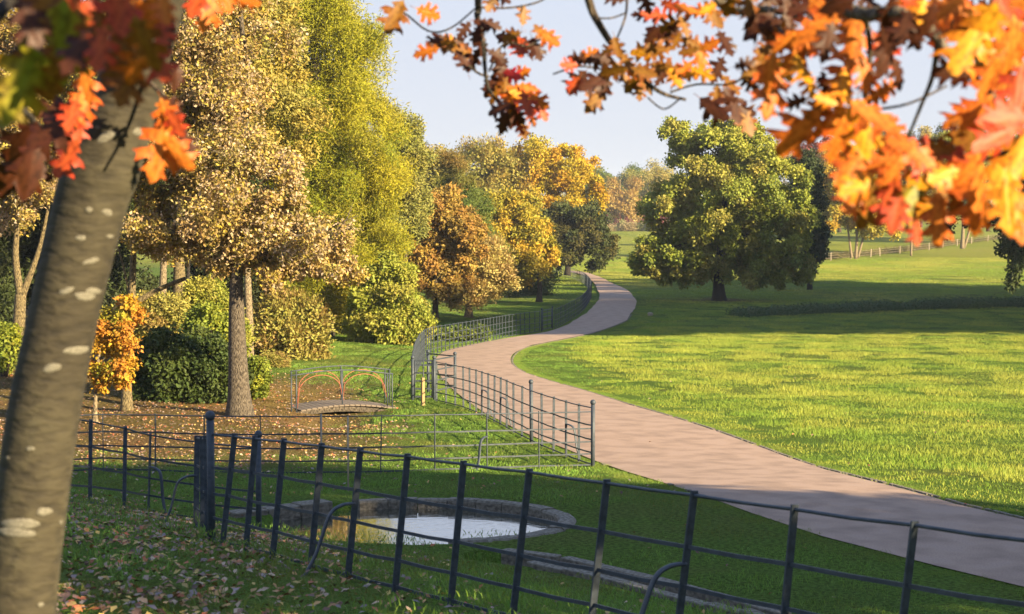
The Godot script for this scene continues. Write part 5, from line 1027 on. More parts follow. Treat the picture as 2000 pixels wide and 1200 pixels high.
func grass_and_leaves() -> void:
	rng.seed = 99
	var long := []
	for k in 1: long.append(grass_mesh(320, 1.3, 0.075, 0.010, 1.1))
	var short := []
	for k in 1: short.append(grass_mesh(300, 1.1, 0.05, 0.010, 0.9))
	var field_at := [[]]
	var field_c := [[]]
	var lawn_at := [[]]
	var lawn_c := [[]]
	var d := 7.5
	while d < 150.0:
		var step := 0.85 if d < 60 else 1.0 if d < 112 else 1.5
		var half := 0.29 * d + 1.5
		var x := -half
		while x < half:
			var px := x + rng.randf_range(-0.4, 0.4) * step
			var pd := d + rng.randf_range(-0.4, 0.4) * step
			x += step
			var dist := path_dist(px, pd)
			if dist < 0.5: continue
			if Vector2((px - POND.x) / POND.z, (pd - POND.y) / POND.w).length() < 1.33 and pd > POND.y - 1.4: continue
			if pd < 30 and near_rill(px, pd) < 0.95 and pd > 19: continue
			var lt := litter(px, pd)
			if rng.randf() < lt * 1.1: continue
			var right := px > 3.0 and dist < 50.0 and path_side(px, pd) > 0.0
			var n := rough.get_noise_2d(px * 5.0, pd * 5.0)
			var n2 := rough.get_noise_2d(px * 25.0 + 9.0, pd * 25.0)
			var yy := ground(px, -pd) + rough.get_noise_2d(px * 40.0, pd * 40.0) * 0.05 * smoothstep(0.3, 2.5, dist) + rough.get_noise_2d(px * 8.0, pd * 8.0 + 70.0) * 0.10 * smoothstep(0.3, 2.5, dist) * smoothstep(8.0, 40.0, pd)
			var c := Color(0.165, 0.285, 0.044)
			var k := 0
			var sc := rng.randf_range(0.85, 1.2)
			if right:
				c = Color(0.185, 0.285, 0.036).lerp(Color(0.36, 0.37, 0.060), clampf(0.4 + n * 0.5 + n2 * 0.8 + 0.22 * sin(dist * 1.9 + n * 3.0), 0.0, 0.85))
				var verge: float = curve(verge_curve, pd) + 0.2 * n
				if absf(dist - verge) < 0.26: continue
				if dist < verge:
					lawn_at[k].append(Transform3D(Basis(Vector3.UP, rng.randf() * TAU).scaled(Vector3(sc, sc * 1.1, sc)), Vector3(px, yy, -pd)))
					lawn_c[k].append(c)
				else:
					var tall := clampf(1.0 + n2 * 1.5 + 0.35 * sin(dist * 1.9 + n * 3.0), 0.45, 1.7) * (1.0 if pd < 112 else 0.8)
					if dist < verge + 1.1: tall = maxf(tall, 1.5)
					field_at[k].append(Transform3D(Basis(Vector3.UP, rng.randf() * TAU).scaled(Vector3(sc, tall, sc) * (1.0 if pd < 112 else 1.4)), Vector3(px, yy, -pd)))
					field_c[k].append(c)
			else:
				c = c.lerp(Color(0.15, 0.14, 0.035), clampf(0.2 + n * 0.9 + n2 * 1.1, 0.0, 0.75))
				lawn_at[k].append(Transform3D(Basis(Vector3.UP, rng.randf() * TAU).scaled(Vector3(sc, sc * rng.randf_range(0.7, 1.3), sc)), Vector3(px, yy, -pd)))
				lawn_c[k].append(c)
		d += step
	for i in path_mid.size() - 1:
		if path_mid[i].y > 120.0: continue
		var t: Vector2 = path_mid[i + 1] - path_mid[i]
		var s := Vector2(t.y, -t.x).normalized()
		var m := int(t.length() / 0.3)
		for q in m:
			for sg: float in [-1.0, 1.0]:
				var u := (q + rng.randf()) / m
				var p: Vector2 = path_mid[i].lerp(path_mid[i + 1], u) + s * sg * (lerpf(path_half[i], path_half[i + 1], u) + rng.randf_range(0.12, 0.36))
				var sc := rng.randf_range(0.32, 0.5)
				lawn_at[0].append(Transform3D(Basis(Vector3.UP, rng.randf() * TAU).scaled(Vector3(sc, rng.randf_range(0.6, 1.5), sc)), Vector3(p.x, ground(p.x, -p.y), -p.y)))
				lawn_c[0].append(Color(0.150, 0.255, 0.038).lerp(Color(0.20, 0.16, 0.05), rng.randf() * 0.5))
	d = 150.0
	while d < 300.0:
		var x := 3.0
		while x < 0.29 * d + 3.0:
			var px := x + rng.randf_range(-1.2, 1.2)
			var pd := d + rng.randf_range(-1.2, 1.2)
			x += 2.6
			if path_dist(px, pd) < 1.5 or Vector2(px - 17.8, pd - 158.0).length() < 4.0: continue
			var n := rough.get_noise_2d(px * 3.0, pd * 1.5)
			var k := 0
			field_at[k].append(Transform3D(Basis(Vector3.UP, rng.randf() * TAU).scaled(Vector3(2.6, rng.randf_range(1.0, 2.2), 2.6)), Vector3(px, ground(px, -pd), -pd)))
			field_c[k].append(Color(0.200, 0.280, 0.036).lerp(Color(0.36, 0.35, 0.065), clampf(0.3 + n * 1.2, 0.0, 0.9)))
		d += 2.6
	for k in 1:
		tag(multi("meadow_grass", long[k], M.grass, field_at[k], field_c[k]), "long grass of the field right of the path", "grass", "field grass")
		tag(multi("lawn_grass", short[k], M.grass, lawn_at[k], lawn_c[k]), "short mown grass beside the path and round the pond", "grass", "lawn grass")
	# fallen leaves
	var st := st_new()
	leaf_tris(st, Vector3(-0.5, 0.06, 0), Vector3(1, 0.12, 0).normalized(), Vector3(0.1, 1, 0.1).normalized(), 1.0, 0.62, Color(1, 1, 1))
	var lm := done(st)
	var at := []
	var cc := []
	var pal := [Color(0.26, 0.13, 0.05), Color(0.36, 0.20, 0.07), Color(0.20, 0.11, 0.075), Color(0.36, 0.25, 0.07), Color(0.30, 0.085, 0.035), Color(0.20, 0.15, 0.14), Color(0.11, 0.06, 0.04), Color(0.34, 0.24, 0.16)]
	for i in 120000:
		var pd := 8.5 + 62.0 * pow(rng.randf(), 1.2)
		var px := rng.randf_range(-0.30 * pd - 1.0, 0.29 * pd)
		var lt := litter(px, pd)
		var w := lt + 0.55 * smoothstep(1.0, -3.2, px + 0.2 * (pd - 12.0)) * smoothstep(34.0, 20.0, pd) + 0.05 * smoothstep(5.0, -3.0, px) * 0.5 + 0.003
		w *= 0.45 + 0.9 * clampf(rough.get_noise_2d(px * 50.0, pd * 50.0) + 0.5, 0.0, 1.0)
		if pd < 16.0: w *= 0.8
		if rng.randf() > w: continue
		if path_dist(px, pd) < 0.25 and rng.randf() > 0.12: continue
		if Vector2((px - POND.x) / POND.z, (pd - POND.y) / POND.w).length() < 1.02: continue
		if pd < 30 and pd > 19 and near_rill(px, pd) < 0.45: continue
		var s := rng.randf_range(0.045, 0.09)
		var yy := ground(px, -pd) + rough.get_noise_2d(px * 40.0, pd * 40.0) * 0.05 * smoothstep(8.0, 40.0, pd) + rough.get_noise_2d(px * 8.0, pd * 8.0 + 70.0) * 0.10 * smoothstep(8.0, 40.0, pd)
		at.append(Transform3D(Basis.from_euler(Vector3(rng.randf_range(-0.5, 0.5), rng.randf() * TAU, rng.randf_range(-0.6, 0.6))).scaled(Vector3.ONE * s), Vector3(px, yy + (0.05 if lt < 0.5 else 0.02), -pd)))
		var c: Color = pal[rng.randi() % pal.size()]
		var b := rng.randf_range(0.7, 1.3)
		cc.append(Color(c.r * b, c.g * b, c.b * b))
	tag(multi("fallen_leaves", lm, M.dead, at, cc), "brown, yellow and red fallen leaves scattered over the left bank", "leaves")
	# rough growth along the ditch and under the far fence
	at = []; cc = []
	var line := [Vector2(15.89, -129.81), Vector2(20.92, -134.22), Vector2(26.90, -138.11), Vector2(33.64, -142.25), Vector2(41.38, -145.83)]
	for i in 2600:
		var k := rng.randi() % (line.size() - 1)
		var p: Vector2 = line[k].lerp(line[k + 1], rng.randf()) + Vector2(rng.randfn(0, 0.3), rng.randfn(0, 1.1))
		var s := rng.randf_range(0.25, 0.6)
		var hh := clampf(0.12 + 0.022 * (p.x - 14.0) + rough.get_noise_2d(p.x * 9.0, 5.0) * 0.45, 0.03, 0.5)
		at.append(Transform3D(Basis(Vector3.UP, rng.randf() * TAU).scaled(Vector3(s, s * 0.9, s)), Vector3(p.x, ground(p.x, p.y) + rng.randf() * hh, p.y)))
		cc.append(Color(0.05, 0.105, 0.032).lerp(Color(0.10, 0.08, 0.045), rng.randf() * 0.3))
	tag(multi("ditch_growth", clumps.fine, M.leaf, at, cc), "band of rough dark growth along a ditch across the shaded field", "undergrowth")
	at = []; cc = []
	line = [Vector2(42.26, -276.56), Vector2(50.97, -294.51), Vector2(60.54, -310.92), Vector2(72.36, -333.61), Vector2(83.13, -355.52), Vector2(108.07, -405.49)]
	for i in 1600:
		var k := rng.randi() % (line.size() - 1)
		var p: Vector2 = line[k].lerp(line[k + 1], rng.randf()) + Vector2(rng.randfn(0, 0.3), rng.randfn(0, 1.0))
		var s := rng.randf_range(0.3, 0.6)
		at.append(Transform3D(Basis(Vector3.UP, rng.randf() * TAU).scaled(Vector3(s, s, s)), Vector3(p.x, ground(p.x, p.y) + rng.randf_range(0.1, 0.8), p.y)))
		cc.append(Color(0.19, 0.15, 0.06).lerp(Color(0.10, 0.11, 0.035), rng.randf()))
	tag(multi("fence_growth", clumps.twig, M.leaf, at, cc), "dry weeds and grass growing along the far post and wire fence", "undergrowth")

func path_side(x: float, d: float) -> float:      # above 0 to the right of the path
	var best := 1e9
	var side := 1.0
	for i in path_mid.size() - 1:
		var q := path_mid[i].distance_squared_to(Vector2(x, d))
		if q < best:
			best = q
			var t: Vector2 = path_mid[i + 1] - path_mid[i]
			side = t.y * (x - path_mid[i].x) - t.x * (d - path_mid[i].y)
	return side


# ---------------------------------------------------------------- the red oak in the foreground
func oak_leaf(variant: int, cup: float, sway: float, rib: Color, rim: Color) -> ArrayMesh:
	# half outlines of a pointed, bristle lobed leaf, stalk at the origin, tip at y = 1
	var halves := [
		[Vector2(0.0, 0.0), Vector2(0.06, 0.10), Vector2(0.20, 0.13), Vector2(0.17, 0.19), Vector2(0.09, 0.25), Vector2(0.26, 0.30), Vector2(0.40, 0.33), Vector2(0.34, 0.40), Vector2(0.38, 0.47), Vector2(0.25, 0.45), Vector2(0.12, 0.46), Vector2(0.22, 0.55), Vector2(0.42, 0.64), Vector2(0.33, 0.68), Vector2(0.33, 0.78), Vector2(0.21, 0.70), Vector2(0.11, 0.68), Vector2(0.15, 0.78), Vector2(0.22, 0.87), Vector2(0.12, 0.86), Vector2(0.07, 0.93), Vector2(0.0, 1.0)],
		[Vector2(0.0, 0.0), Vector2(0.08, 0.08), Vector2(0.24, 0.20), Vector2(0.15, 0.24), Vector2(0.12, 0.30), Vector2(0.33, 0.36), Vector2(0.44, 0.48), Vector2(0.32, 0.48), Vector2(0.28, 0.56), Vector2(0.16, 0.52), Vector2(0.17, 0.60), Vector2(0.34, 0.72), Vector2(0.40, 0.82), Vector2(0.27, 0.78), Vector2(0.17, 0.82), Vector2(0.14, 0.76), Vector2(0.13, 0.86), Vector2(0.10, 0.94), Vector2(0.0, 1.0)],
		[Vector2(0.0, 0.0), Vector2(0.10, 0.12), Vector2(0.28, 0.16), Vector2(0.24, 0.25), Vector2(0.15, 0.28), Vector2(0.30, 0.40), Vector2(0.46, 0.44), Vector2(0.37, 0.52), Vector2(0.39, 0.60), Vector2(0.24, 0.55), Vector2(0.18, 0.60), Vector2(0.28, 0.70), Vector2(0.30, 0.80), Vector2(0.18, 0.77), Vector2(0.13, 0.84), Vector2(0.08, 0.92), Vector2(0.0, 1.0)],
	]
	var h: Array = halves[variant % 3]
	var st := st_new()
	st.set_smooth_group(0)
	for sg: float in [-1.0, 1.0]:
		var poly := PackedVector2Array()
		for p in h: poly.append(Vector2(p.x * sg * (1.0 if sg > 0 else 0.93), p.y + (0.0 if sg > 0 or p.x == 0.0 else 0.025)))
		for k in range(1, 8): poly.append(Vector2(0.0, 1.0 - k / 8.0))
		var tri := Geometry2D.triangulate_polygon(poly)
		for i in tri:
			var p := poly[i]
			var z := -cup * p.x * p.x * 2.2 + absf(p.x) * 0.18 - sway * p.y * p.y + 0.05 * sin(p.y * 17.0 + p.x * 9.0) * absf(p.x) * 2.0
			st.set_color(rib.lerp(rim, clampf(absf(p.x) * 2.6 + p.y * 0.25, 0.0, 1.0)))
			st.set_uv(p)
			st.add_vertex(Vector3(p.x, p.y, z))
	# the stalk
	st.set_color(rib.lerp(Color(0.35, 0.12, 0.05), 0.6))
	tube(st, [Vector3(0, -0.22, -0.05), Vector3(0, -0.1, -0.01), Vector3(0, 0.02, 0.004)], [0.009, 0.009, 0.009], 5)
	return done(st)

func red_oak() -> void:
	rng.seed = 77
	var foot: Vector3 = Vector3(-1.565, 5.952, -5.600)
	var t := base("red_oak_tree", foot, "leaning foreground tree with grey lichen spotted trunk and orange red lobed leaves", "tree")
	var spine := [Vector3(-1.595, 5.852, -5.600), Vector3(-1.517, 6.744, -5.600), Vector3(-1.477, 7.061, -5.600), Vector3(-1.428, 7.376, -5.600), Vector3(-1.359, 7.689, -5.600), Vector3(-1.280, 8.000, -5.600), Vector3(-1.244, 8.108, -5.600), Vector3(-1.177, 8.294, -5.600), Vector3(-1.126, 8.463, -5.600), Vector3(-1.077, 8.617, -5.600), Vector3(-1.016, 8.846, -5.600), Vector3(-0.951, 9.256, -5.600)]
	var wide := [0.146, 0.113, 0.110, 0.109, 0.103, 0.109, 0.114, 0.100, 0.095, 0.087, 0.078, 0.062]
	var pts := []
	for p in spine: pts.append(p - foot)
	var line := smooth(pts, 8)
	var radii := []
	for i in line.size():
		var u := i / 8.0
		var k := mini(int(u), wide.size() - 2)
		radii.append(lerpf(wide[k], wide[k + 1], u - k))
	var st := st_new()
	tube(st, line, radii, 40, 1.0, 0.05)
	var bark := mat(lin(0.048, 0.041, 0.026), 0.88)
	var bt := noise_tex(0.011, 0.52, 1.22, 1024, 6, 0.03)
	bark.albedo_texture = bt
	bark.uv1_triplanar = true
	bark.uv1_scale = Vector3(1.1, 2.6, 1.1)
	bark.detail_enabled = true
	bark.detail_blend_mode = BaseMaterial3D.BLEND_MODE_MUL
	bark.detail_albedo = noise_tex(0.006, 0.62, 1.1, 512, 4, 0.05)
	bark.detail_uv_layer = BaseMaterial3D.DETAIL_UV_2
	bark.uv2_triplanar = true
	bark.uv2_scale = Vector3(1.2, 0.5, 1.2)
	bark.heightmap_enabled = true
	bark.heightmap_texture = bt
	bark.heightmap_scale = 1.2
	put("trunk", done(st), bark, t)
	# pale lichen patches lying on the bark
	var lich := mat(lin(0.18, 0.168, 0.14), 0.95)
	lich.albedo_texture = M.stone.albedo_texture
	lich.uv1_triplanar = true
	lich.uv1_scale = Vector3.ONE * 8.0
	for q in [[Vector3(-1.206, 8.201, -5.500), 0.0296, 0.0140, 0.35], [Vector3(-1.114, 8.217, -5.500), 0.0187, 0.0124, 0.00], [Vector3(-1.230, 8.229, -5.500), 0.0078, 0.0047, 0.00], [Vector3(-1.260, 7.985, -5.500), 0.0109, 0.0078, 0.00], [Vector3(-1.210, 7.977, -5.500), 0.0140, 0.0109, -0.20], [Vector3(-1.286, 7.901, -5.500), 0.0156, 0.0078, 0.00], [Vector3(-1.209, 7.905, -5.500), 0.0109, 0.0062, 0.00], [Vector3(-1.259, 7.832, -5.500), 0.0233, 0.0078, 0.30], [Vector3(-1.331, 7.743, -5.500), 0.0218, 0.0093, 0.30], [Vector3(-1.257, 7.740, -5.500), 0.0218, 0.0109, -0.10], [Vector3(-1.280, 7.725, -5.500), 0.0280, 0.0124, -0.10], [Vector3(-1.307, 7.562, -5.500), 0.0358, 0.0124, 0.00], [Vector3(-1.377, 7.512, -5.500), 0.0264, 0.0124, 0.20], [Vector3(-1.259, 7.633, -5.500), 0.0062, 0.0062, 0.00], [Vector3(-1.256, 7.618, -5.500), 0.0062, 0.0078, 0.00], [Vector3(-1.410, 7.076, -5.500), 0.0202, 0.0124, 0.00], [Vector3(-1.479, 7.043, -5.500), 0.0591, 0.0156, 0.00], [Vector3(-1.494, 7.016, -5.500), 0.0622, 0.0140, -0.05], [Vector3(-1.371, 7.034, -5.500), 0.0062, 0.0062, 0.00], [Vector3(-1.444, 7.270, -5.500), 0.0140, 0.0062, 0.00], [Vector3(-1.519, 7.239, -5.500), 0.0062, 0.0047, 0.00], [Vector3(-1.428, 6.790, -5.500), 0.0078, 0.0062, 0.00]]:
		var c: Vector3 = q[0] - foot
		var bi := 0
		for i in line.size():
			if absf(line[i].y - c.y) < absf(line[bi].y - c.y): bi = i
		st = st_new()
		st.set_smooth_group(0)
		var ph := rng.randf() * 9.0
		var ring := []
		for j in 5:
			var row := []
			for k in 18:
				var a := TAU * k / 18
				var rr := j / 4.0 * (1.0 + 0.07 * sin(a * 3.0 + ph) + 0.05 * sin(a * 5.0 + ph * 2.0))
				var y: float = c.y + sin(a) * rr * q[2] + cos(a) * rr * q[1] * q[3]
				var x: float = c.x + cos(a) * rr * q[1]
				var f := clampf((y - line[bi].y) / (line[mini(bi + 1, line.size() - 1)].y - line[bi].y) if bi < line.size() - 1 else 0.0, -1.5, 1.5)
				var ax: Vector3 = line[bi] + (line[mini(bi + 1, line.size() - 1)] - line[bi]) * f
				var r: float = radii[bi] + (0.0035 if j < 4 else 0.0005)
				var dx := clampf(x - ax.x, -r * 0.97, r * 0.97)
				row.append(Vector3(ax.x + dx, y, ax.z + sqrt(maxf(0.0, r * r - dx * dx)) + 0.002))
			ring.append(row)
		for j in 4:
			for k in 18: quad(st, ring[j][k], ring[j + 1][k], ring[j + 1][(k + 1) % 18], ring[j][(k + 1) % 18])
		put("lichen_patch", done(st), lich, t)
	# branches
	for b in [[[Vector3(-1.008, 8.891, -5.600), Vector3(-0.453, 9.099, -5.500), Vector3(0.285, 8.997, -5.200), Vector3(0.923, 8.816, -4.800), Vector3(1.608, 8.741, -4.500), Vector3(2.416, 8.808, -4.400), Vector3(3.341, 8.840, -4.200)], 0.0500, 0.0080, "bark_grey"],
		[[Vector3(-0.178, 9.065, -5.400), Vector3(-0.141, 8.949, -6.400), Vector3(-0.120, 8.709, -6.600), Vector3(-0.124, 8.672, -6.600), Vector3(-0.100, 8.564, -6.600), Vector3(-0.097, 8.491, -6.600), Vector3(-0.082, 8.410, -6.600), Vector3(-0.027, 8.337, -6.600)], 0.0160, 0.0040, "bark_dark"],
		[[Vector3(0.116, 9.031, -5.300), Vector3(0.198, 8.890, -6.000), Vector3(0.256, 8.683, -6.200), Vector3(0.294, 8.598, -6.200), Vector3(0.351, 8.513, -6.200), Vector3(0.411, 8.445, -6.200), Vector3(0.497, 8.376, -6.200), Vector3(0.583, 8.351, -6.200)], 0.0180, 0.0050, "bark_brown"],
		[[Vector3(0.357, 8.997, -5.200), Vector3(0.505, 8.771, -5.400), Vector3(0.603, 8.594, -5.400), Vector3(0.655, 8.562, -5.400), Vector3(0.731, 8.557, -5.300), Vector3(0.832, 8.516, -5.200)], 0.0200, 0.0080, "bark_grey"],
		[[Vector3(0.754, 8.873, -4.900), Vector3(0.793, 8.633, -4.800), Vector3(0.829, 8.511, -4.700), Vector3(0.875, 8.471, -4.600), Vector3(0.943, 8.465, -4.500), Vector3(1.018, 8.421, -4.500), Vector3(1.056, 8.372, -4.500), Vector3(1.157, 8.273, -4.500), Vector3(1.258, 8.162, -4.500)], 0.0250, 0.0080, "bark_grey"],
		[[Vector3(1.056, 8.396, -4.600), Vector3(1.067, 8.324, -4.700), Vector3(1.062, 8.258, -4.800), Vector3(1.050, 8.179, -4.900)], 0.0080, 0.0040, "bark_brown"],
		[[Vector3(0.949, 8.250, -4.900), Vector3(1.050, 8.267, -4.900), Vector3(1.151, 8.314, -4.900)], 0.0040, 0.0030, "bark_brown"],
		[[Vector3(-0.464, 8.582, -6.600), Vector3(-0.409, 8.690, -6.600), Vector3(-0.300, 8.618, -6.600), Vector3(-0.219, 8.627, -6.600), Vector3(-0.127, 8.700, -6.600)], 0.0040, 0.0030, "bark_brown"],
		[[Vector3(-0.124, 8.700, -6.600), Vector3(0.000, 8.700, -6.600), Vector3(0.109, 8.727, -6.600), Vector3(0.136, 8.781, -6.600)], 0.0040, 0.0030, "bark_brown"],
		[[Vector3(0.384, 8.716, -6.200), Vector3(0.380, 8.632, -6.200), Vector3(0.351, 8.555, -6.200)], 0.0050, 0.0030, "bark_brown"],
		[[Vector3(0.282, 8.623, -6.200), Vector3(0.333, 8.623, -6.200), Vector3(0.380, 8.640, -6.200)], 0.0030, 0.0030, "bark_brown"],
		[[Vector3(0.137, 8.436, -6.200), Vector3(0.223, 8.462, -6.200), Vector3(0.308, 8.453, -6.200), Vector3(0.360, 8.462, -6.200)], 0.0030, 0.0040, "bark_brown"],
		[[Vector3(0.454, 8.359, -6.200), Vector3(0.508, 8.320, -6.200), Vector3(0.559, 8.351, -6.200)], 0.0030, 0.0030, "bark_brown"],
		[[Vector3(0.531, 8.376, -6.200), Vector3(0.617, 8.402, -6.200), Vector3(0.696, 8.389, -6.000), Vector3(0.737, 8.400, -5.800)], 0.0040, 0.0030, "bark_brown"],
		[[Vector3(-0.082, 8.455, -6.600), Vector3(-0.128, 8.473, -6.600), Vector3(-0.200, 8.537, -6.600), Vector3(-0.255, 8.555, -6.600)], 0.0050, 0.0030, "bark_brown"],
		[[Vector3(-0.082, 8.473, -6.600), Vector3(-0.027, 8.573, -6.600), Vector3(0.055, 8.564, -6.600), Vector3(0.118, 8.600, -6.600)], 0.0040, 0.0030, "bark_brown"],
		[[Vector3(-0.027, 8.364, -6.600), Vector3(0.018, 8.355, -6.600), Vector3(0.055, 8.401, -6.600)], 0.0040, 0.0030, "bark_brown"],
		[[Vector3(-1.015, 8.696, -5.500), Vector3(-1.038, 8.657, -4.600), Vector3(-1.036, 8.484, -4.000), Vector3(-1.080, 8.356, -3.800)], 0.0300, 0.0120, "bark_dark"],
		[[Vector3(-1.066, 8.593, -4.400), Vector3(-0.979, 8.408, -3.900), Vector3(-1.007, 8.325, -3.800), Vector3(-1.050, 8.283, -3.800)], 0.0120, 0.0060, "bark_dark"],
		[[Vector3(-1.464, 8.345, -5.000), Vector3(-1.409, 8.301, -5.200), Vector3(-1.335, 8.205, -5.300), Vector3(-1.271, 8.149, -5.400)], 0.0120, 0.0050, "bark_dark"],
		[[Vector3(-1.061, 8.606, -5.500), Vector3(-0.959, 8.658, -5.200), Vector3(-0.839, 8.687, -5.000), Vector3(-0.716, 8.632, -5.000)], 0.0140, 0.0060, "bark_brown"],
		[[Vector3(-1.079, 8.364, -5.500), Vector3(-1.000, 8.298, -5.400), Vector3(-0.961, 8.220, -5.300)], 0.0080, 0.0040, "bark_brown"],
		[[Vector3(0.717, 8.544, -5.200), Vector3(0.745, 8.441, -5.000), Vector3(0.785, 8.392, -4.900)], 0.0070, 0.0040, "bark_brown"],
		[[Vector3(0.875, 8.471, -4.600), Vector3(0.908, 8.389, -4.700), Vector3(0.897, 8.272, -4.700), Vector3(0.871, 8.182, -4.700)], 0.0080, 0.0040, "bark_brown"],
		[[Vector3(0.989, 8.156, -4.700), Vector3(1.070, 8.159, -4.600), Vector3(1.122, 8.112, -4.500), Vector3(1.196, 8.124, -4.500), Vector3(1.282, 8.211, -4.500)], 0.0040, 0.0090, "bark_brown"]]:
		var bp := []
		for p in b[0]: bp.append(p - foot)
		bp = smooth(bp, 5)
		var br := []
		for i in bp.size(): br.append(lerpf(b[1], b[2], float(i) / (bp.size() - 1)))
		st = st_new()
		tube(st, bp, br, 8)
		put("branch", done(st), M[b[3]], t)
	# leaves: shared meshes in a few tints
	var tints := {
		"O": [Color(0.50, 0.17, 0.02), Color(0.52, 0.095, 0.018)],
		"Y": [Color(0.55, 0.29, 0.012), Color(0.58, 0.17, 0.012)],
		"R": [Color(0.38, 0.075, 0.018), Color(0.42, 0.04, 0.018)],
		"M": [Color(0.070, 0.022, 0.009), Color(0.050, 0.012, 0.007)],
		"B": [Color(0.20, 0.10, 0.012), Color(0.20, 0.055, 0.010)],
		"G": [Color(0.15, 0.19, 0.012), Color(0.32, 0.18, 0.012)],
		"C": [Color(0.42, 0.035, 0.03), Color(0.52, 0.02, 0.045)],
	}
	var lm: StandardMaterial3D = M.leaf.duplicate()
	lm.albedo_texture = noise_tex(0.014, 0.62, 1.25, 512, 5, 0.04)
	lm.uv1_scale = Vector3(0.9, 0.7, 1)
	lm.roughness = 0.5
	var kit := {}
	for k in tints:
		kit[k] = []
		for v in 5: kit[k].append(oak_leaf(v, rng.randf_range(0.1, 0.9), rng.randf_range(-0.25, 0.4), tints[k][0], tints[k][1]))
	# the rest of the crown, above the picture
	var at := []
	var cc := []
	for i in 560:
		var c := Vector3(0.27, EYE + 0.87, -2.85) + rv() * 0.42 * pow(rng.randf(), 0.4)
		if i >= 150: c = Vector3(rng.randf_range(-1.6, 2.6), EYE + rng.randf_range(1.5, 3.2), -rng.randf_range(3.6, 6.2))
		at.append(Transform3D(Basis.from_euler(Vector3(rng.randf() * 6.0, rng.randf() * 6.0, rng.randf() * 6.0)).scaled(Vector3.ONE * 0.17), c - foot))
		cc.append(Color(1, 1, 1).lerp(Color(0.8, 0.6, 0.6), rng.randf()))
	multi("upper_leaves", kit["O"][1], M.leaf, at, cc, t)
	var n := 0
	for l in oak_leaves():
		var p: Vector3 = l[0]
		var a := deg_to_rad(l[2])
		var tip := Vector3(cos(a), -sin(a), rng.randf_range(-0.25, 0.45)).normalized()
		var nrm: Vector3 = (Vector3(0.28, 0.12, 1.0) + rv() * l[4]).normalized()
		var sd := tip.cross(nrm).normalized()
		nrm = sd.cross(tip).normalized()
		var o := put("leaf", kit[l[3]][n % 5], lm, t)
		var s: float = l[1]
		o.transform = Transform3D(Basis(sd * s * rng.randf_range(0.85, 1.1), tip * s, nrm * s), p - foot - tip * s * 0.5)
		n += 1

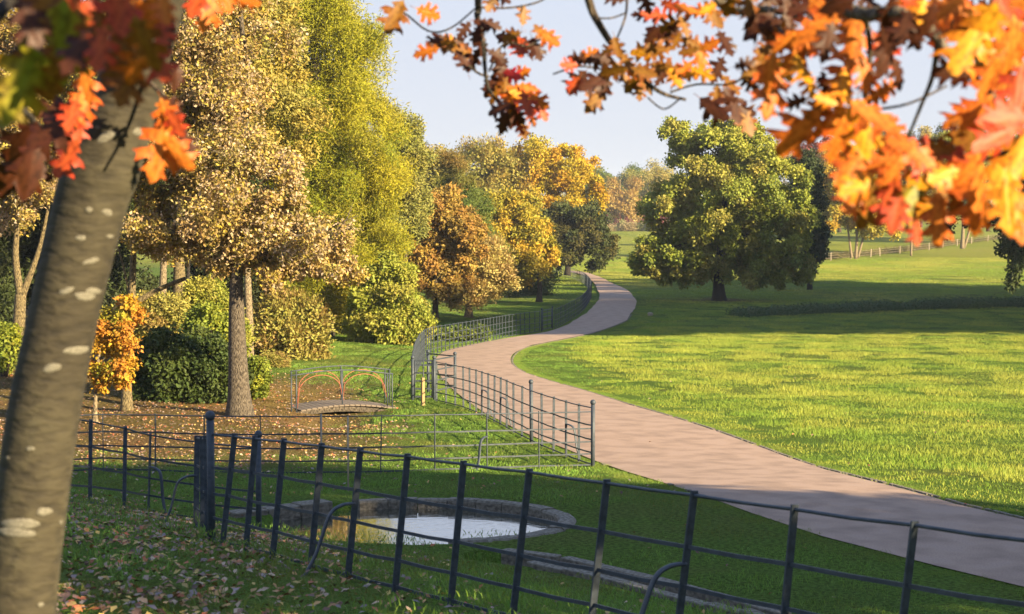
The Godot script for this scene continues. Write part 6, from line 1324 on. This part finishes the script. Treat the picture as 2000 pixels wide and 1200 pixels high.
func oak_leaves() -> Array:
	var v := []
	v.append([Vector3(-0.955, 8.239, -3.607), 0.179, 120.0, "G", 0.35])
	v.append([Vector3(-0.914, 8.326, -3.755), 0.181, 98.0, "G", 0.35])
	v.append([Vector3(1.249, 8.369, -4.702), 0.192, 115.0, "O", 0.35])
	v.append([Vector3(-0.954, 8.284, -3.684), 0.150, 70.0, "B", 0.35])
	v.append([Vector3(-0.954, 8.387, -3.781), 0.154, 110.0, "B", 0.35])
	v.append([Vector3(-0.966, 8.158, -5.113), 0.201, 105.0, "O", 0.35])
	v.append([Vector3(1.074, 8.018, -4.267), 0.162, 95.0, "O", 0.35])
	v.append([Vector3(1.233, 8.071, -4.633), 0.176, 105.0, "Y", 0.35])
	v.append([Vector3(1.129, 8.000, -4.198), 0.159, 95.0, "Y", 0.35])
	v.append([Vector3(1.068, 8.372, -4.325), 0.164, 125.0, "Y", 0.35])
	v.append([Vector3(0.664, 8.296, -4.711), 0.165, 98.0, "O", 0.35])
	v.append([Vector3(1.225, 8.123, -4.460), 0.156, 115.0, "Y", 0.35])
	v.append([Vector3(1.154, 8.193, -4.367), 0.153, 175.0, "R", 0.35])
	v.append([Vector3(1.204, 8.379, -4.406), 0.154, 80.0, "O", 0.35])
	v.append([Vector3(-1.059, 8.216, -3.906), 0.137, 100.0, "G", 0.35])
	v.append([Vector3(-0.788, 8.331, -3.756), 0.131, 105.0, "B", 0.35])
	v.append([Vector3(-0.796, 8.345, -3.631), 0.127, 130.0, "B", 0.35])
	v.append([Vector3(-1.386, 8.159, -5.242), 0.183, 120.0, "M", 0.35])
	v.append([Vector3(-0.695, 8.306, -3.520), 0.119, 70.0, "B", 0.35])
	v.append([Vector3(0.712, 8.174, -4.555), 0.153, 128.0, "O", 0.35])
	v.append([Vector3(-0.761, 8.243, -3.671), 0.123, 108.0, "B", 0.35])
	v.append([Vector3(0.882, 8.415, -4.784), 0.153, 95.0, "O", 0.35])
	v.append([Vector3(0.878, 8.114, -4.596), 0.147, 95.0, "O", 0.35])
	v.append([Vector3(1.009, 8.112, -4.582), 0.147, 175.0, "R", 0.35])
	v.append([Vector3(1.001, 8.035, -4.569), 0.147, 145.0, "Y", 0.35])
	v.append([Vector3(0.977, 8.003, -4.564), 0.146, 130.0, "G", 0.35])
	v.append([Vector3(1.089, 8.145, -4.183), 0.134, 160.0, "R", 0.35])
	v.append([Vector3(1.107, 8.409, -4.338), 0.139, 110.0, "Y", 0.35])
	v.append([Vector3(1.130, 8.366, -4.497), 0.144, 95.0, "G", 0.35])
	v.append([Vector3(1.210, 8.451, -4.522), 0.145, 65.0, "R", 0.35])
	v.append([Vector3(1.212, 8.275, -4.428), 0.142, 105.0, "R", 0.35])
	v.append([Vector3(-0.905, 8.400, -3.906), 0.125, 60.0, "R", 0.35])
	v.append([Vector3(-0.763, 8.375, -3.603), 0.116, 92.0, "R", 0.35])
	v.append([Vector3(-0.825, 8.291, -3.517), 0.113, 120.0, "M", 0.35])
	v.append([Vector3(-0.893, 8.350, -3.855), 0.124, 80.0, "B", 0.35])
	v.append([Vector3(-0.918, 8.351, -3.539), 0.114, 60.0, "M", 0.35])
	v.append([Vector3(-1.253, 8.201, -5.029), 0.161, 150.0, "M", 0.35])
	v.append([Vector3(-1.351, 8.101, -5.198), 0.167, 100.0, "M", 0.35])
	v.append([Vector3(0.790, 8.453, -4.771), 0.146, 155.0, "O", 0.35])
	v.append([Vector3(1.006, 7.970, -4.341), 0.133, 92.0, "O", 0.35])
	v.append([Vector3(0.784, 8.153, -4.425), 0.129, 100.0, "O", 0.35])
	v.append([Vector3(0.829, 8.205, -4.251), 0.124, 35.0, "O", 0.35])
	v.append([Vector3(0.824, 8.161, -4.315), 0.126, 80.0, "Y", 0.35])
	v.append([Vector3(0.899, 8.100, -4.413), 0.129, 160.0, "O", 0.35])
	v.append([Vector3(1.068, 8.066, -4.306), 0.126, 115.0, "O", 0.35])
	v.append([Vector3(1.165, 7.971, -4.207), 0.123, 90.0, "O", 0.35])
	v.append([Vector3(1.131, 8.190, -4.593), 0.134, 110.0, "B", 0.35])
	v.append([Vector3(1.292, 8.242, -4.743), 0.138, 95.0, "B", 0.35])
	v.append([Vector3(-0.784, 8.387, -3.884), 0.113, 75.0, "O", 0.35])
	v.append([Vector3(-0.736, 8.296, -3.836), 0.112, 60.0, "R", 0.35])
	v.append([Vector3(-0.782, 8.296, -3.522), 0.103, 100.0, "R", 0.35])
	v.append([Vector3(-0.901, 8.250, -3.625), 0.106, 95.0, "B", 0.35])
	v.append([Vector3(-1.447, 8.088, -5.330), 0.155, 100.0, "M", 0.35])
	v.append([Vector3(0.806, 8.620, -5.202), 0.150, 355.0, "M", 0.60])
	v.append([Vector3(0.896, 8.010, -4.411), 0.124, 120.0, "R", 0.35])
	v.append([Vector3(1.042, 8.031, -4.422), 0.124, 150.0, "B", 0.35])
	v.append([Vector3(1.160, 8.483, -5.082), 0.141, 258.0, "R", 0.60])
	v.append([Vector3(1.202, 8.588, -5.068), 0.138, 358.0, "B", 0.60])
	v.append([Vector3(0.764, 8.412, -4.857), 0.128, 120.0, "O", 0.35])
	v.append([Vector3(0.880, 8.338, -4.899), 0.129, 120.0, "O", 0.35])
	v.append([Vector3(0.829, 8.207, -4.541), 0.119, 110.0, "Y", 0.35])
	v.append([Vector3(0.832, 8.140, -4.589), 0.120, 80.0, "Y", 0.35])
	v.append([Vector3(0.802, 8.079, -4.386), 0.115, 130.0, "O", 0.35])
	v.append([Vector3(0.912, 8.124, -4.167), 0.109, 20.0, "O", 0.35])
	v.append([Vector3(1.073, 8.108, -4.454), 0.117, 25.0, "R", 0.35])
	v.append([Vector3(0.795, 8.044, -4.219), 0.111, 160.0, "Y", 0.35])
	v.append([Vector3(0.880, 7.994, -4.534), 0.119, 110.0, "B", 0.35])
	v.append([Vector3(1.109, 8.219, -4.406), 0.116, 130.0, "O", 0.35])
	v.append([Vector3(1.016, 8.459, -4.334), 0.114, 150.0, "O", 0.35])
	v.append([Vector3(1.131, 8.490, -4.687), 0.123, 50.0, "O", 0.35])
	v.append([Vector3(1.240, 8.387, -4.605), 0.121, 95.0, "G", 0.35])
	v.append([Vector3(1.093, 8.291, -4.253), 0.112, 115.0, "O", 0.35])
	v.append([Vector3(1.165, 8.460, -4.493), 0.118, 20.0, "O", 0.35])
	v.append([Vector3(1.251, 8.492, -4.608), 0.121, 160.0, "O", 0.35])
	v.append([Vector3(-0.733, 8.276, -3.636), 0.095, 110.0, "O", 0.35])
	v.append([Vector3(-0.800, 8.278, -3.738), 0.098, 120.0, "B", 0.35])
	v.append([Vector3(-1.334, 8.277, -5.419), 0.142, 170.0, "M", 0.35])
	v.append([Vector3(1.212, 8.546, -5.326), 0.140, 222.0, "M", 0.60])
	v.append([Vector3(0.984, 8.411, -4.934), 0.124, 60.0, "R", 0.35])
	v.append([Vector3(0.907, 8.067, -4.394), 0.110, 115.0, "O", 0.35])
	v.append([Vector3(-0.859, 8.553, -5.260), 0.132, 98.0, "O", 0.35])
	v.append([Vector3(-0.921, 8.144, -5.100), 0.128, 50.0, "O", 0.35])
	v.append([Vector3(0.855, 8.578, -5.153), 0.128, 358.0, "B", 0.60])
	v.append([Vector3(1.101, 8.532, -5.212), 0.129, 131.0, "B", 0.60])
	v.append([Vector3(1.141, 8.485, -5.028), 0.123, 13.0, "M", 0.60])
	v.append([Vector3(1.115, 7.970, -4.393), 0.108, 100.0, "O", 0.35])
	v.append([Vector3(1.056, 8.317, -4.419), 0.108, 175.0, "M", 0.35])
	v.append([Vector3(-0.742, 8.402, -3.843), 0.094, 100.0, "O", 0.35])
	v.append([Vector3(-0.743, 8.365, -3.901), 0.096, 80.0, "R", 0.35])
	v.append([Vector3(-1.235, 8.343, -5.351), 0.131, 92.0, "O", 0.35])
	v.append([Vector3(-1.241, 8.288, -5.354), 0.131, 100.0, "O", 0.35])
	v.append([Vector3(-1.262, 8.130, -5.237), 0.128, 120.0, "R", 0.35])
	v.append([Vector3(1.217, 8.503, -4.909), 0.117, 345.0, "M", 0.60])
	v.append([Vector3(0.736, 8.332, -6.161), 0.144, 75.0, "M", 0.35])
	v.append([Vector3(0.643, 8.329, -4.584), 0.107, 95.0, "O", 0.35])
	v.append([Vector3(0.770, 8.396, -4.487), 0.105, 100.0, "M", 0.35])
	v.append([Vector3(0.811, 8.280, -4.514), 0.105, 100.0, "Y", 0.35])
	v.append([Vector3(0.975, 8.382, -4.784), 0.112, 100.0, "M", 0.35])
	v.append([Vector3(0.859, 8.282, -4.914), 0.115, 165.0, "O", 0.35])
	v.append([Vector3(0.794, 8.203, -4.589), 0.107, 130.0, "O", 0.35])
	v.append([Vector3(0.911, 8.144, -4.537), 0.106, 60.0, "Y", 0.35])
	v.append([Vector3(0.807, 8.010, -4.331), 0.101, 140.0, "O", 0.35])
	v.append([Vector3(0.865, 7.977, -4.155), 0.097, 110.0, "R", 0.35])
	v.append([Vector3(0.976, 8.064, -4.193), 0.098, 160.0, "Y", 0.35])
	v.append([Vector3(1.131, 8.157, -4.538), 0.106, 100.0, "B", 0.35])
	v.append([Vector3(1.223, 8.275, -4.633), 0.108, 120.0, "O", 0.35])
	v.append([Vector3(-1.309, 8.195, -5.434), 0.127, 140.0, "M", 0.35])
	v.append([Vector3(0.818, 8.510, -4.850), 0.110, 40.0, "O", 0.35])
	v.append([Vector3(1.367, 8.561, -4.992), 0.113, 211.0, "M", 0.60])
	v.append([Vector3(1.077, 8.576, -5.112), 0.113, 61.0, "M", 0.60])
	v.append([Vector3(0.919, 8.188, -4.486), 0.099, 50.0, "O", 0.35])
	v.append([Vector3(0.981, 8.491, -4.668), 0.103, 105.0, "O", 0.35])
	v.append([Vector3(0.991, 8.431, -4.492), 0.100, 195.0, "M", 0.35])
	v.append([Vector3(0.923, 8.416, -4.373), 0.097, 110.0, "M", 0.35])
	v.append([Vector3(-0.407, 8.655, -6.468), 0.141, 115.0, "B", 0.35])
	v.append([Vector3(1.079, 8.484, -5.149), 0.111, 29.0, "M", 0.60])
	v.append([Vector3(0.746, 8.343, -4.777), 0.103, 75.0, "Y", 0.35])
	v.append([Vector3(0.914, 8.492, -4.931), 0.106, 150.0, "O", 0.35])
	v.append([Vector3(0.855, 8.321, -4.472), 0.097, 70.0, "O", 0.35])
	v.append([Vector3(1.115, 8.218, -4.579), 0.099, 140.0, "O", 0.35])
	v.append([Vector3(0.751, 8.596, -5.202), 0.110, 37.0, "M", 0.60])
	v.append([Vector3(1.171, 8.624, -5.319), 0.112, 182.0, "R", 0.60])
	v.append([Vector3(1.367, 8.546, -5.304), 0.112, 322.0, "M", 0.60])
	v.append([Vector3(0.745, 8.494, -5.266), 0.110, 320.0, "M", 0.60])
	v.append([Vector3(0.700, 8.563, -4.905), 0.102, 343.0, "M", 0.60])
	v.append([Vector3(0.951, 8.634, -5.346), 0.110, 79.0, "B", 0.60])
	v.append([Vector3(0.650, 8.310, -5.968), 0.122, 40.0, "M", 0.35])
	v.append([Vector3(0.786, 8.478, -4.457), 0.091, 160.0, "M", 0.35])
	v.append([Vector3(0.943, 8.531, -4.888), 0.100, 60.0, "M", 0.35])
	v.append([Vector3(1.034, 8.133, -4.447), 0.091, 10.0, "B", 0.35])
	v.append([Vector3(1.033, 7.994, -4.544), 0.093, 140.0, "Y", 0.35])
	v.append([Vector3(1.000, 7.959, -4.591), 0.094, 95.0, "M", 0.35])
	v.append([Vector3(1.038, 8.006, -4.301), 0.088, 120.0, "B", 0.35])
	v.append([Vector3(1.112, 8.312, -4.521), 0.092, 160.0, "R", 0.35])
	v.append([Vector3(1.044, 8.490, -4.563), 0.093, 80.0, "B", 0.35])
	v.append([Vector3(1.139, 8.455, -4.588), 0.094, 120.0, "B", 0.35])
	v.append([Vector3(-0.653, 8.370, -3.491), 0.071, 85.0, "O", 0.35])
	v.append([Vector3(-0.847, 8.547, -4.997), 0.102, 120.0, "R", 0.35])
	v.append([Vector3(-0.925, 8.240, -4.962), 0.101, 70.0, "O", 0.35])
	v.append([Vector3(-1.276, 8.232, -5.427), 0.111, 95.0, "R", 0.35])
	v.append([Vector3(-1.191, 8.242, -5.008), 0.102, 110.0, "R", 0.35])
	v.append([Vector3(1.075, 8.531, -5.068), 0.103, 72.0, "M", 0.60])
	v.append([Vector3(1.225, 8.583, -4.982), 0.101, 107.0, "M", 0.60])
	v.append([Vector3(1.178, 8.490, -5.055), 0.102, 176.0, "M", 0.60])
	v.append([Vector3(0.835, 8.498, -4.961), 0.099, 341.0, "M", 0.60])
	v.append([Vector3(0.796, 8.538, -5.053), 0.099, 170.0, "M", 0.60])
	v.append([Vector3(1.047, 8.615, -5.157), 0.100, 314.0, "M", 0.60])
	v.append([Vector3(0.707, 8.516, -5.322), 0.103, 148.0, "M", 0.60])
	v.append([Vector3(0.050, 8.341, -6.431), 0.124, 80.0, "R", 0.35])
	v.append([Vector3(0.607, 8.561, -5.121), 0.099, 110.0, "B", 0.35])
	v.append([Vector3(0.646, 8.556, -5.076), 0.098, 95.0, "B", 0.35])
	v.append([Vector3(0.789, 8.493, -5.500), 0.106, 150.0, "O", 0.35])
	v.append([Vector3(0.830, 8.579, -5.422), 0.104, 110.0, "M", 0.35])
	v.append([Vector3(0.862, 8.569, -5.297), 0.102, 70.0, "M", 0.35])
	v.append([Vector3(0.949, 8.319, -4.534), 0.087, 70.0, "M", 0.35])
	v.append([Vector3(0.756, 8.239, -4.559), 0.088, 140.0, "B", 0.35])
	v.append([Vector3(0.984, 8.457, -4.461), 0.086, 110.0, "Y", 0.35])
	v.append([Vector3(0.972, 8.427, -4.288), 0.083, 100.0, "M", 0.35])
	v.append([Vector3(0.968, 8.298, -4.735), 0.088, 340.0, "O", 0.35])
	v.append([Vector3(-0.903, 8.222, -4.960), 0.093, 60.0, "R", 0.35])
	v.append([Vector3(-0.009, 8.335, -6.663), 0.120, 80.0, "M", 0.35])
	v.append([Vector3(0.264, 8.396, -5.981), 0.108, 155.0, "M", 0.35])
	v.append([Vector3(0.532, 8.468, -6.422), 0.116, 200.0, "B", 0.35])
	v.append([Vector3(0.692, 8.523, -6.011), 0.109, 65.0, "M", 0.35])
	v.append([Vector3(0.713, 8.532, -5.333), 0.096, 150.0, "M", 0.35])
	v.append([Vector3(0.675, 8.480, -4.943), 0.088, 345.0, "M", 0.60])
	v.append([Vector3(0.767, 8.536, -5.138), 0.091, 83.0, "M", 0.60])
	v.append([Vector3(0.009, 8.375, -6.566), 0.115, 100.0, "O", 0.35])
	v.append([Vector3(0.426, 8.426, -6.427), 0.112, 130.0, "B", 0.35])
	v.append([Vector3(0.465, 8.527, -6.433), 0.113, 180.0, "Y", 0.35])
	v.append([Vector3(0.562, 8.449, -6.260), 0.110, 20.0, "B", 0.35])
	v.append([Vector3(0.653, 8.518, -6.431), 0.113, 85.0, "O", 0.35])
	v.append([Vector3(0.810, 8.285, -6.366), 0.111, 70.0, "B", 0.35])
	v.append([Vector3(0.760, 8.610, -5.514), 0.096, 80.0, "M", 0.35])
	v.append([Vector3(0.736, 8.503, -5.251), 0.092, 168.0, "O", 0.35])
	v.append([Vector3(0.742, 8.452, -5.377), 0.094, 160.0, "B", 0.35])
	v.append([Vector3(0.811, 8.540, -5.445), 0.095, 60.0, "M", 0.35])
	v.append([Vector3(0.871, 8.568, -5.096), 0.089, 120.0, "M", 0.35])
	v.append([Vector3(0.720, 8.401, -5.487), 0.096, 330.0, "B", 0.35])
	v.append([Vector3(0.696, 8.409, -4.714), 0.082, 130.0, "O", 0.35])
	v.append([Vector3(0.775, 8.311, -4.793), 0.084, 70.0, "Y", 0.35])
	v.append([Vector3(0.719, 8.360, -4.928), 0.086, 60.0, "Y", 0.35])
	v.append([Vector3(0.817, 8.428, -4.936), 0.086, 140.0, "M", 0.35])
	v.append([Vector3(0.903, 8.395, -4.480), 0.078, 70.0, "M", 0.35])
	v.append([Vector3(0.922, 8.316, -4.768), 0.083, 100.0, "M", 0.35])
	v.append([Vector3(0.953, 8.286, -4.823), 0.084, 150.0, "O", 0.35])
	v.append([Vector3(0.914, 8.459, -4.508), 0.079, 110.0, "M", 0.35])
	v.append([Vector3(0.878, 8.136, -4.163), 0.073, 200.0, "O", 0.35])
	v.append([Vector3(1.000, 8.505, -4.649), 0.081, 150.0, "R", 0.35])
	v.append([Vector3(1.012, 8.425, -4.674), 0.082, 60.0, "M", 0.35])
	v.append([Vector3(-0.836, 8.604, -5.418), 0.095, 70.0, "O", 0.35])
	v.append([Vector3(-0.954, 8.187, -5.425), 0.095, 60.0, "M", 0.35])
	v.append([Vector3(0.280, 8.349, -6.258), 0.106, 128.0, "B", 0.35])
	v.append([Vector3(0.521, 8.584, -6.095), 0.103, 155.0, "B", 0.35])
	v.append([Vector3(0.533, 8.589, -6.441), 0.109, 165.0, "B", 0.35])
	v.append([Vector3(0.086, 8.368, -6.503), 0.106, 35.0, "O", 0.35])
	v.append([Vector3(0.226, 8.424, -6.402), 0.105, 130.0, "M", 0.35])
	v.append([Vector3(0.312, 8.398, -6.333), 0.103, 115.0, "B", 0.35])
	v.append([Vector3(0.493, 8.533, -6.338), 0.104, 350.0, "B", 0.35])
	v.append([Vector3(0.470, 8.621, -6.131), 0.100, 185.0, "R", 0.35])
	v.append([Vector3(0.531, 8.557, -6.054), 0.099, 110.0, "M", 0.35])
	v.append([Vector3(0.574, 8.631, -6.034), 0.099, 200.0, "O", 0.35])
	v.append([Vector3(0.658, 8.611, -6.025), 0.098, 55.0, "B", 0.35])
	v.append([Vector3(0.704, 8.461, -6.337), 0.104, 115.0, "M", 0.35])
	v.append([Vector3(-0.741, 8.570, -5.151), 0.084, 20.0, "O", 0.35])
	v.append([Vector3(-0.296, 8.526, -6.383), 0.102, 165.0, "O", 0.35])
	v.append([Vector3(-0.242, 8.567, -6.551), 0.105, 185.0, "B", 0.35])
	v.append([Vector3(-0.186, 8.577, -6.750), 0.108, 20.0, "M", 0.35])
	v.append([Vector3(-0.171, 8.549, -6.733), 0.108, 210.0, "B", 0.35])
	v.append([Vector3(0.066, 8.575, -6.686), 0.107, 30.0, "M", 0.35])
	v.append([Vector3(-0.034, 8.426, -6.774), 0.109, 75.0, "B", 0.35])
	v.append([Vector3(0.327, 8.428, -5.971), 0.096, 170.0, "B", 0.35])
	v.append([Vector3(-0.027, 8.470, -6.624), 0.104, 15.0, "M", 0.35])
	v.append([Vector3(-0.293, 8.676, -6.548), 0.099, 20.0, "O", 0.35])
	v.append([Vector3(0.029, 8.561, -6.653), 0.101, 85.0, "R", 0.35])
	v.append([Vector3(0.022, 8.319, -6.490), 0.098, 50.0, "M", 0.35])
	v.append([Vector3(0.287, 8.475, -6.110), 0.093, 8.0, "M", 0.35])
	v.append([Vector3(0.457, 8.415, -6.317), 0.096, 60.0, "B", 0.35])
	v.append([Vector3(0.618, 8.428, -6.018), 0.091, 25.0, "Y", 0.35])
	v.append([Vector3(0.733, 8.402, -6.199), 0.094, 50.0, "B", 0.35])
	v.append([Vector3(-0.169, 8.502, -6.461), 0.094, 250.0, "M", 0.35])
	v.append([Vector3(-0.137, 8.515, -6.618), 0.097, 120.0, "M", 0.35])
	v.append([Vector3(-0.022, 8.606, -6.790), 0.099, 200.0, "M", 0.35])
	v.append([Vector3(0.087, 8.553, -6.603), 0.096, 70.0, "M", 0.35])
	v.append([Vector3(-0.044, 8.331, -6.373), 0.093, 160.0, "M", 0.35])
	v.append([Vector3(0.302, 8.393, -6.064), 0.088, 100.0, "M", 0.35])
	v.append([Vector3(0.374, 8.448, -6.299), 0.092, 60.0, "B", 0.35])
	v.append([Vector3(0.428, 8.427, -5.959), 0.087, 20.0, "B", 0.35])
	v.append([Vector3(0.705, 8.352, -6.074), 0.089, 200.0, "M", 0.35])
	v.append([Vector3(0.799, 8.327, -6.395), 0.093, 20.0, "M", 0.35])
	v.append([Vector3(0.438, 8.664, -6.066), 0.088, 70.0, "M", 0.35])
	v.append([Vector3(0.719, 8.565, -5.545), 0.081, 220.0, "M", 0.35])
	v.append([Vector3(0.744, 8.440, -5.500), 0.080, 120.0, "B", 0.35])
	v.append([Vector3(0.708, 8.365, -5.512), 0.080, 45.0, "M", 0.35])
	v.append([Vector3(0.757, 8.252, -4.452), 0.065, 200.0, "Y", 0.35])
	v.append([Vector3(0.831, 8.325, -4.911), 0.072, 80.0, "M", 0.35])
	v.append([Vector3(0.932, 7.935, -4.248), 0.062, 90.0, "R", 0.35])
	v.append([Vector3(-0.952, 8.364, -5.277), 0.077, 95.0, "M", 0.35])
	v.append([Vector3(-0.987, 8.289, -5.365), 0.078, 40.0, "M", 0.35])
	v.append([Vector3(0.128, 8.582, -6.439), 0.090, 35.0, "O", 0.35])
	v.append([Vector3(-0.064, 8.439, -6.636), 0.093, 150.0, "M", 0.35])
	v.append([Vector3(-0.079, 8.431, -6.791), 0.095, 120.0, "M", 0.35])
	v.append([Vector3(0.594, 8.526, -6.116), 0.086, 215.0, "B", 0.35])
	v.append([Vector3(-0.049, 8.511, -6.395), 0.086, 35.0, "M", 0.35])
	v.append([Vector3(0.004, 8.454, -6.500), 0.087, 20.0, "C", 0.35])
	v.append([Vector3(-0.022, 8.416, -6.604), 0.089, 100.0, "B", 0.35])
	v.append([Vector3(0.108, 8.345, -6.756), 0.091, 70.0, "R", 0.35])
	v.append([Vector3(-0.027, 8.295, -6.586), 0.088, 110.0, "M", 0.35])
	v.append([Vector3(0.513, 8.442, -6.359), 0.085, 120.0, "M", 0.35])
	v.append([Vector3(0.539, 8.420, -6.097), 0.082, 60.0, "Y", 0.35])
	v.append([Vector3(0.451, 8.650, -6.342), 0.085, 190.0, "M", 0.35])
	v.append([Vector3(0.559, 8.578, -5.999), 0.080, 70.0, "B", 0.35])
	v.append([Vector3(0.479, 8.577, -6.162), 0.083, 215.0, "M", 0.35])
	v.append([Vector3(0.642, 8.661, -6.288), 0.084, 190.0, "O", 0.35])
	v.append([Vector3(0.671, 8.355, -6.071), 0.081, 95.0, "B", 0.35])
	v.append([Vector3(0.648, 8.391, -5.155), 0.069, 345.0, "M", 0.35])
	v.append([Vector3(0.802, 8.288, -5.218), 0.070, 160.0, "M", 0.35])
	v.append([Vector3(-0.229, 8.593, -6.809), 0.089, 200.0, "Y", 0.35])
	v.append([Vector3(-0.269, 8.572, -6.488), 0.085, 150.0, "M", 0.35])
	v.append([Vector3(-0.074, 8.624, -6.403), 0.084, 15.0, "M", 0.35])
	v.append([Vector3(-0.071, 8.701, -6.447), 0.085, 120.0, "B", 0.35])
	v.append([Vector3(-0.039, 8.730, -6.505), 0.085, 30.0, "M", 0.35])
	v.append([Vector3(0.027, 8.389, -6.556), 0.084, 200.0, "Y", 0.35])
	v.append([Vector3(-0.059, 8.396, -6.666), 0.086, 110.0, "B", 0.35])
	v.append([Vector3(0.223, 8.478, -6.128), 0.079, 190.0, "M", 0.35])
	v.append([Vector3(0.262, 8.506, -6.323), 0.081, 330.0, "O", 0.35])
	v.append([Vector3(0.415, 8.468, -6.398), 0.082, 15.0, "O", 0.35])
	v.append([Vector3(0.633, 8.509, -5.955), 0.076, 340.0, "O", 0.35])
	v.append([Vector3(0.551, 8.689, -6.449), 0.083, 30.0, "R", 0.35])
	v.append([Vector3(0.335, 8.675, -6.071), 0.078, 190.0, "M", 0.35])
	v.append([Vector3(-0.171, 8.636, -6.750), 0.083, 125.0, "M", 0.35])
	v.append([Vector3(0.102, 8.606, -6.587), 0.081, 240.0, "B", 0.35])
	v.append([Vector3(0.058, 8.416, -6.557), 0.080, 10.0, "O", 0.35])
	v.append([Vector3(0.185, 8.455, -6.088), 0.075, 175.0, "R", 0.35])
	v.append([Vector3(0.342, 8.513, -6.039), 0.074, 75.0, "B", 0.35])
	v.append([Vector3(0.444, 8.394, -6.430), 0.079, 95.0, "B", 0.35])
	v.append([Vector3(-0.103, 8.628, -6.436), 0.075, 20.0, "M", 0.35])
	v.append([Vector3(-0.121, 8.591, -6.457), 0.075, 110.0, "M", 0.35])
	v.append([Vector3(-0.112, 8.574, -6.764), 0.079, 80.0, "M", 0.35])
	v.append([Vector3(0.040, 8.679, -6.663), 0.078, 275.0, "B", 0.35])
	v.append([Vector3(0.000, 8.581, -6.393), 0.075, 160.0, "B", 0.35])
	v.append([Vector3(-0.041, 8.523, -6.817), 0.080, 90.0, "M", 0.35])
	v.append([Vector3(0.034, 8.480, -6.804), 0.079, 340.0, "O", 0.35])
	v.append([Vector3(0.022, 8.277, -6.521), 0.076, 70.0, "R", 0.35])
	v.append([Vector3(0.042, 8.280, -6.849), 0.080, 75.0, "B", 0.35])
	v.append([Vector3(0.071, 8.303, -6.451), 0.075, 60.0, "O", 0.35])
	v.append([Vector3(0.306, 8.495, -6.229), 0.073, 20.0, "B", 0.35])
	v.append([Vector3(0.202, 8.384, -6.000), 0.070, 120.0, "R", 0.35])
	v.append([Vector3(0.328, 8.519, -6.180), 0.072, 150.0, "B", 0.35])
	v.append([Vector3(0.379, 8.471, -6.094), 0.071, 60.0, "B", 0.35])
	v.append([Vector3(0.459, 8.526, -6.155), 0.072, 230.0, "B", 0.35])
	v.append([Vector3(0.559, 8.442, -6.046), 0.071, 320.0, "O", 0.35])
	v.append([Vector3(0.486, 8.451, -6.172), 0.072, 170.0, "B", 0.35])
	v.append([Vector3(0.594, 8.432, -6.141), 0.072, 160.0, "B", 0.35])
	v.append([Vector3(0.569, 8.494, -5.972), 0.070, 170.0, "B", 0.35])
	v.append([Vector3(0.531, 8.527, -5.980), 0.070, 120.0, "B", 0.35])
	v.append([Vector3(0.455, 8.547, -5.978), 0.070, 130.0, "M", 0.35])
	v.append([Vector3(0.634, 8.633, -5.970), 0.070, 330.0, "Y", 0.35])
	return v
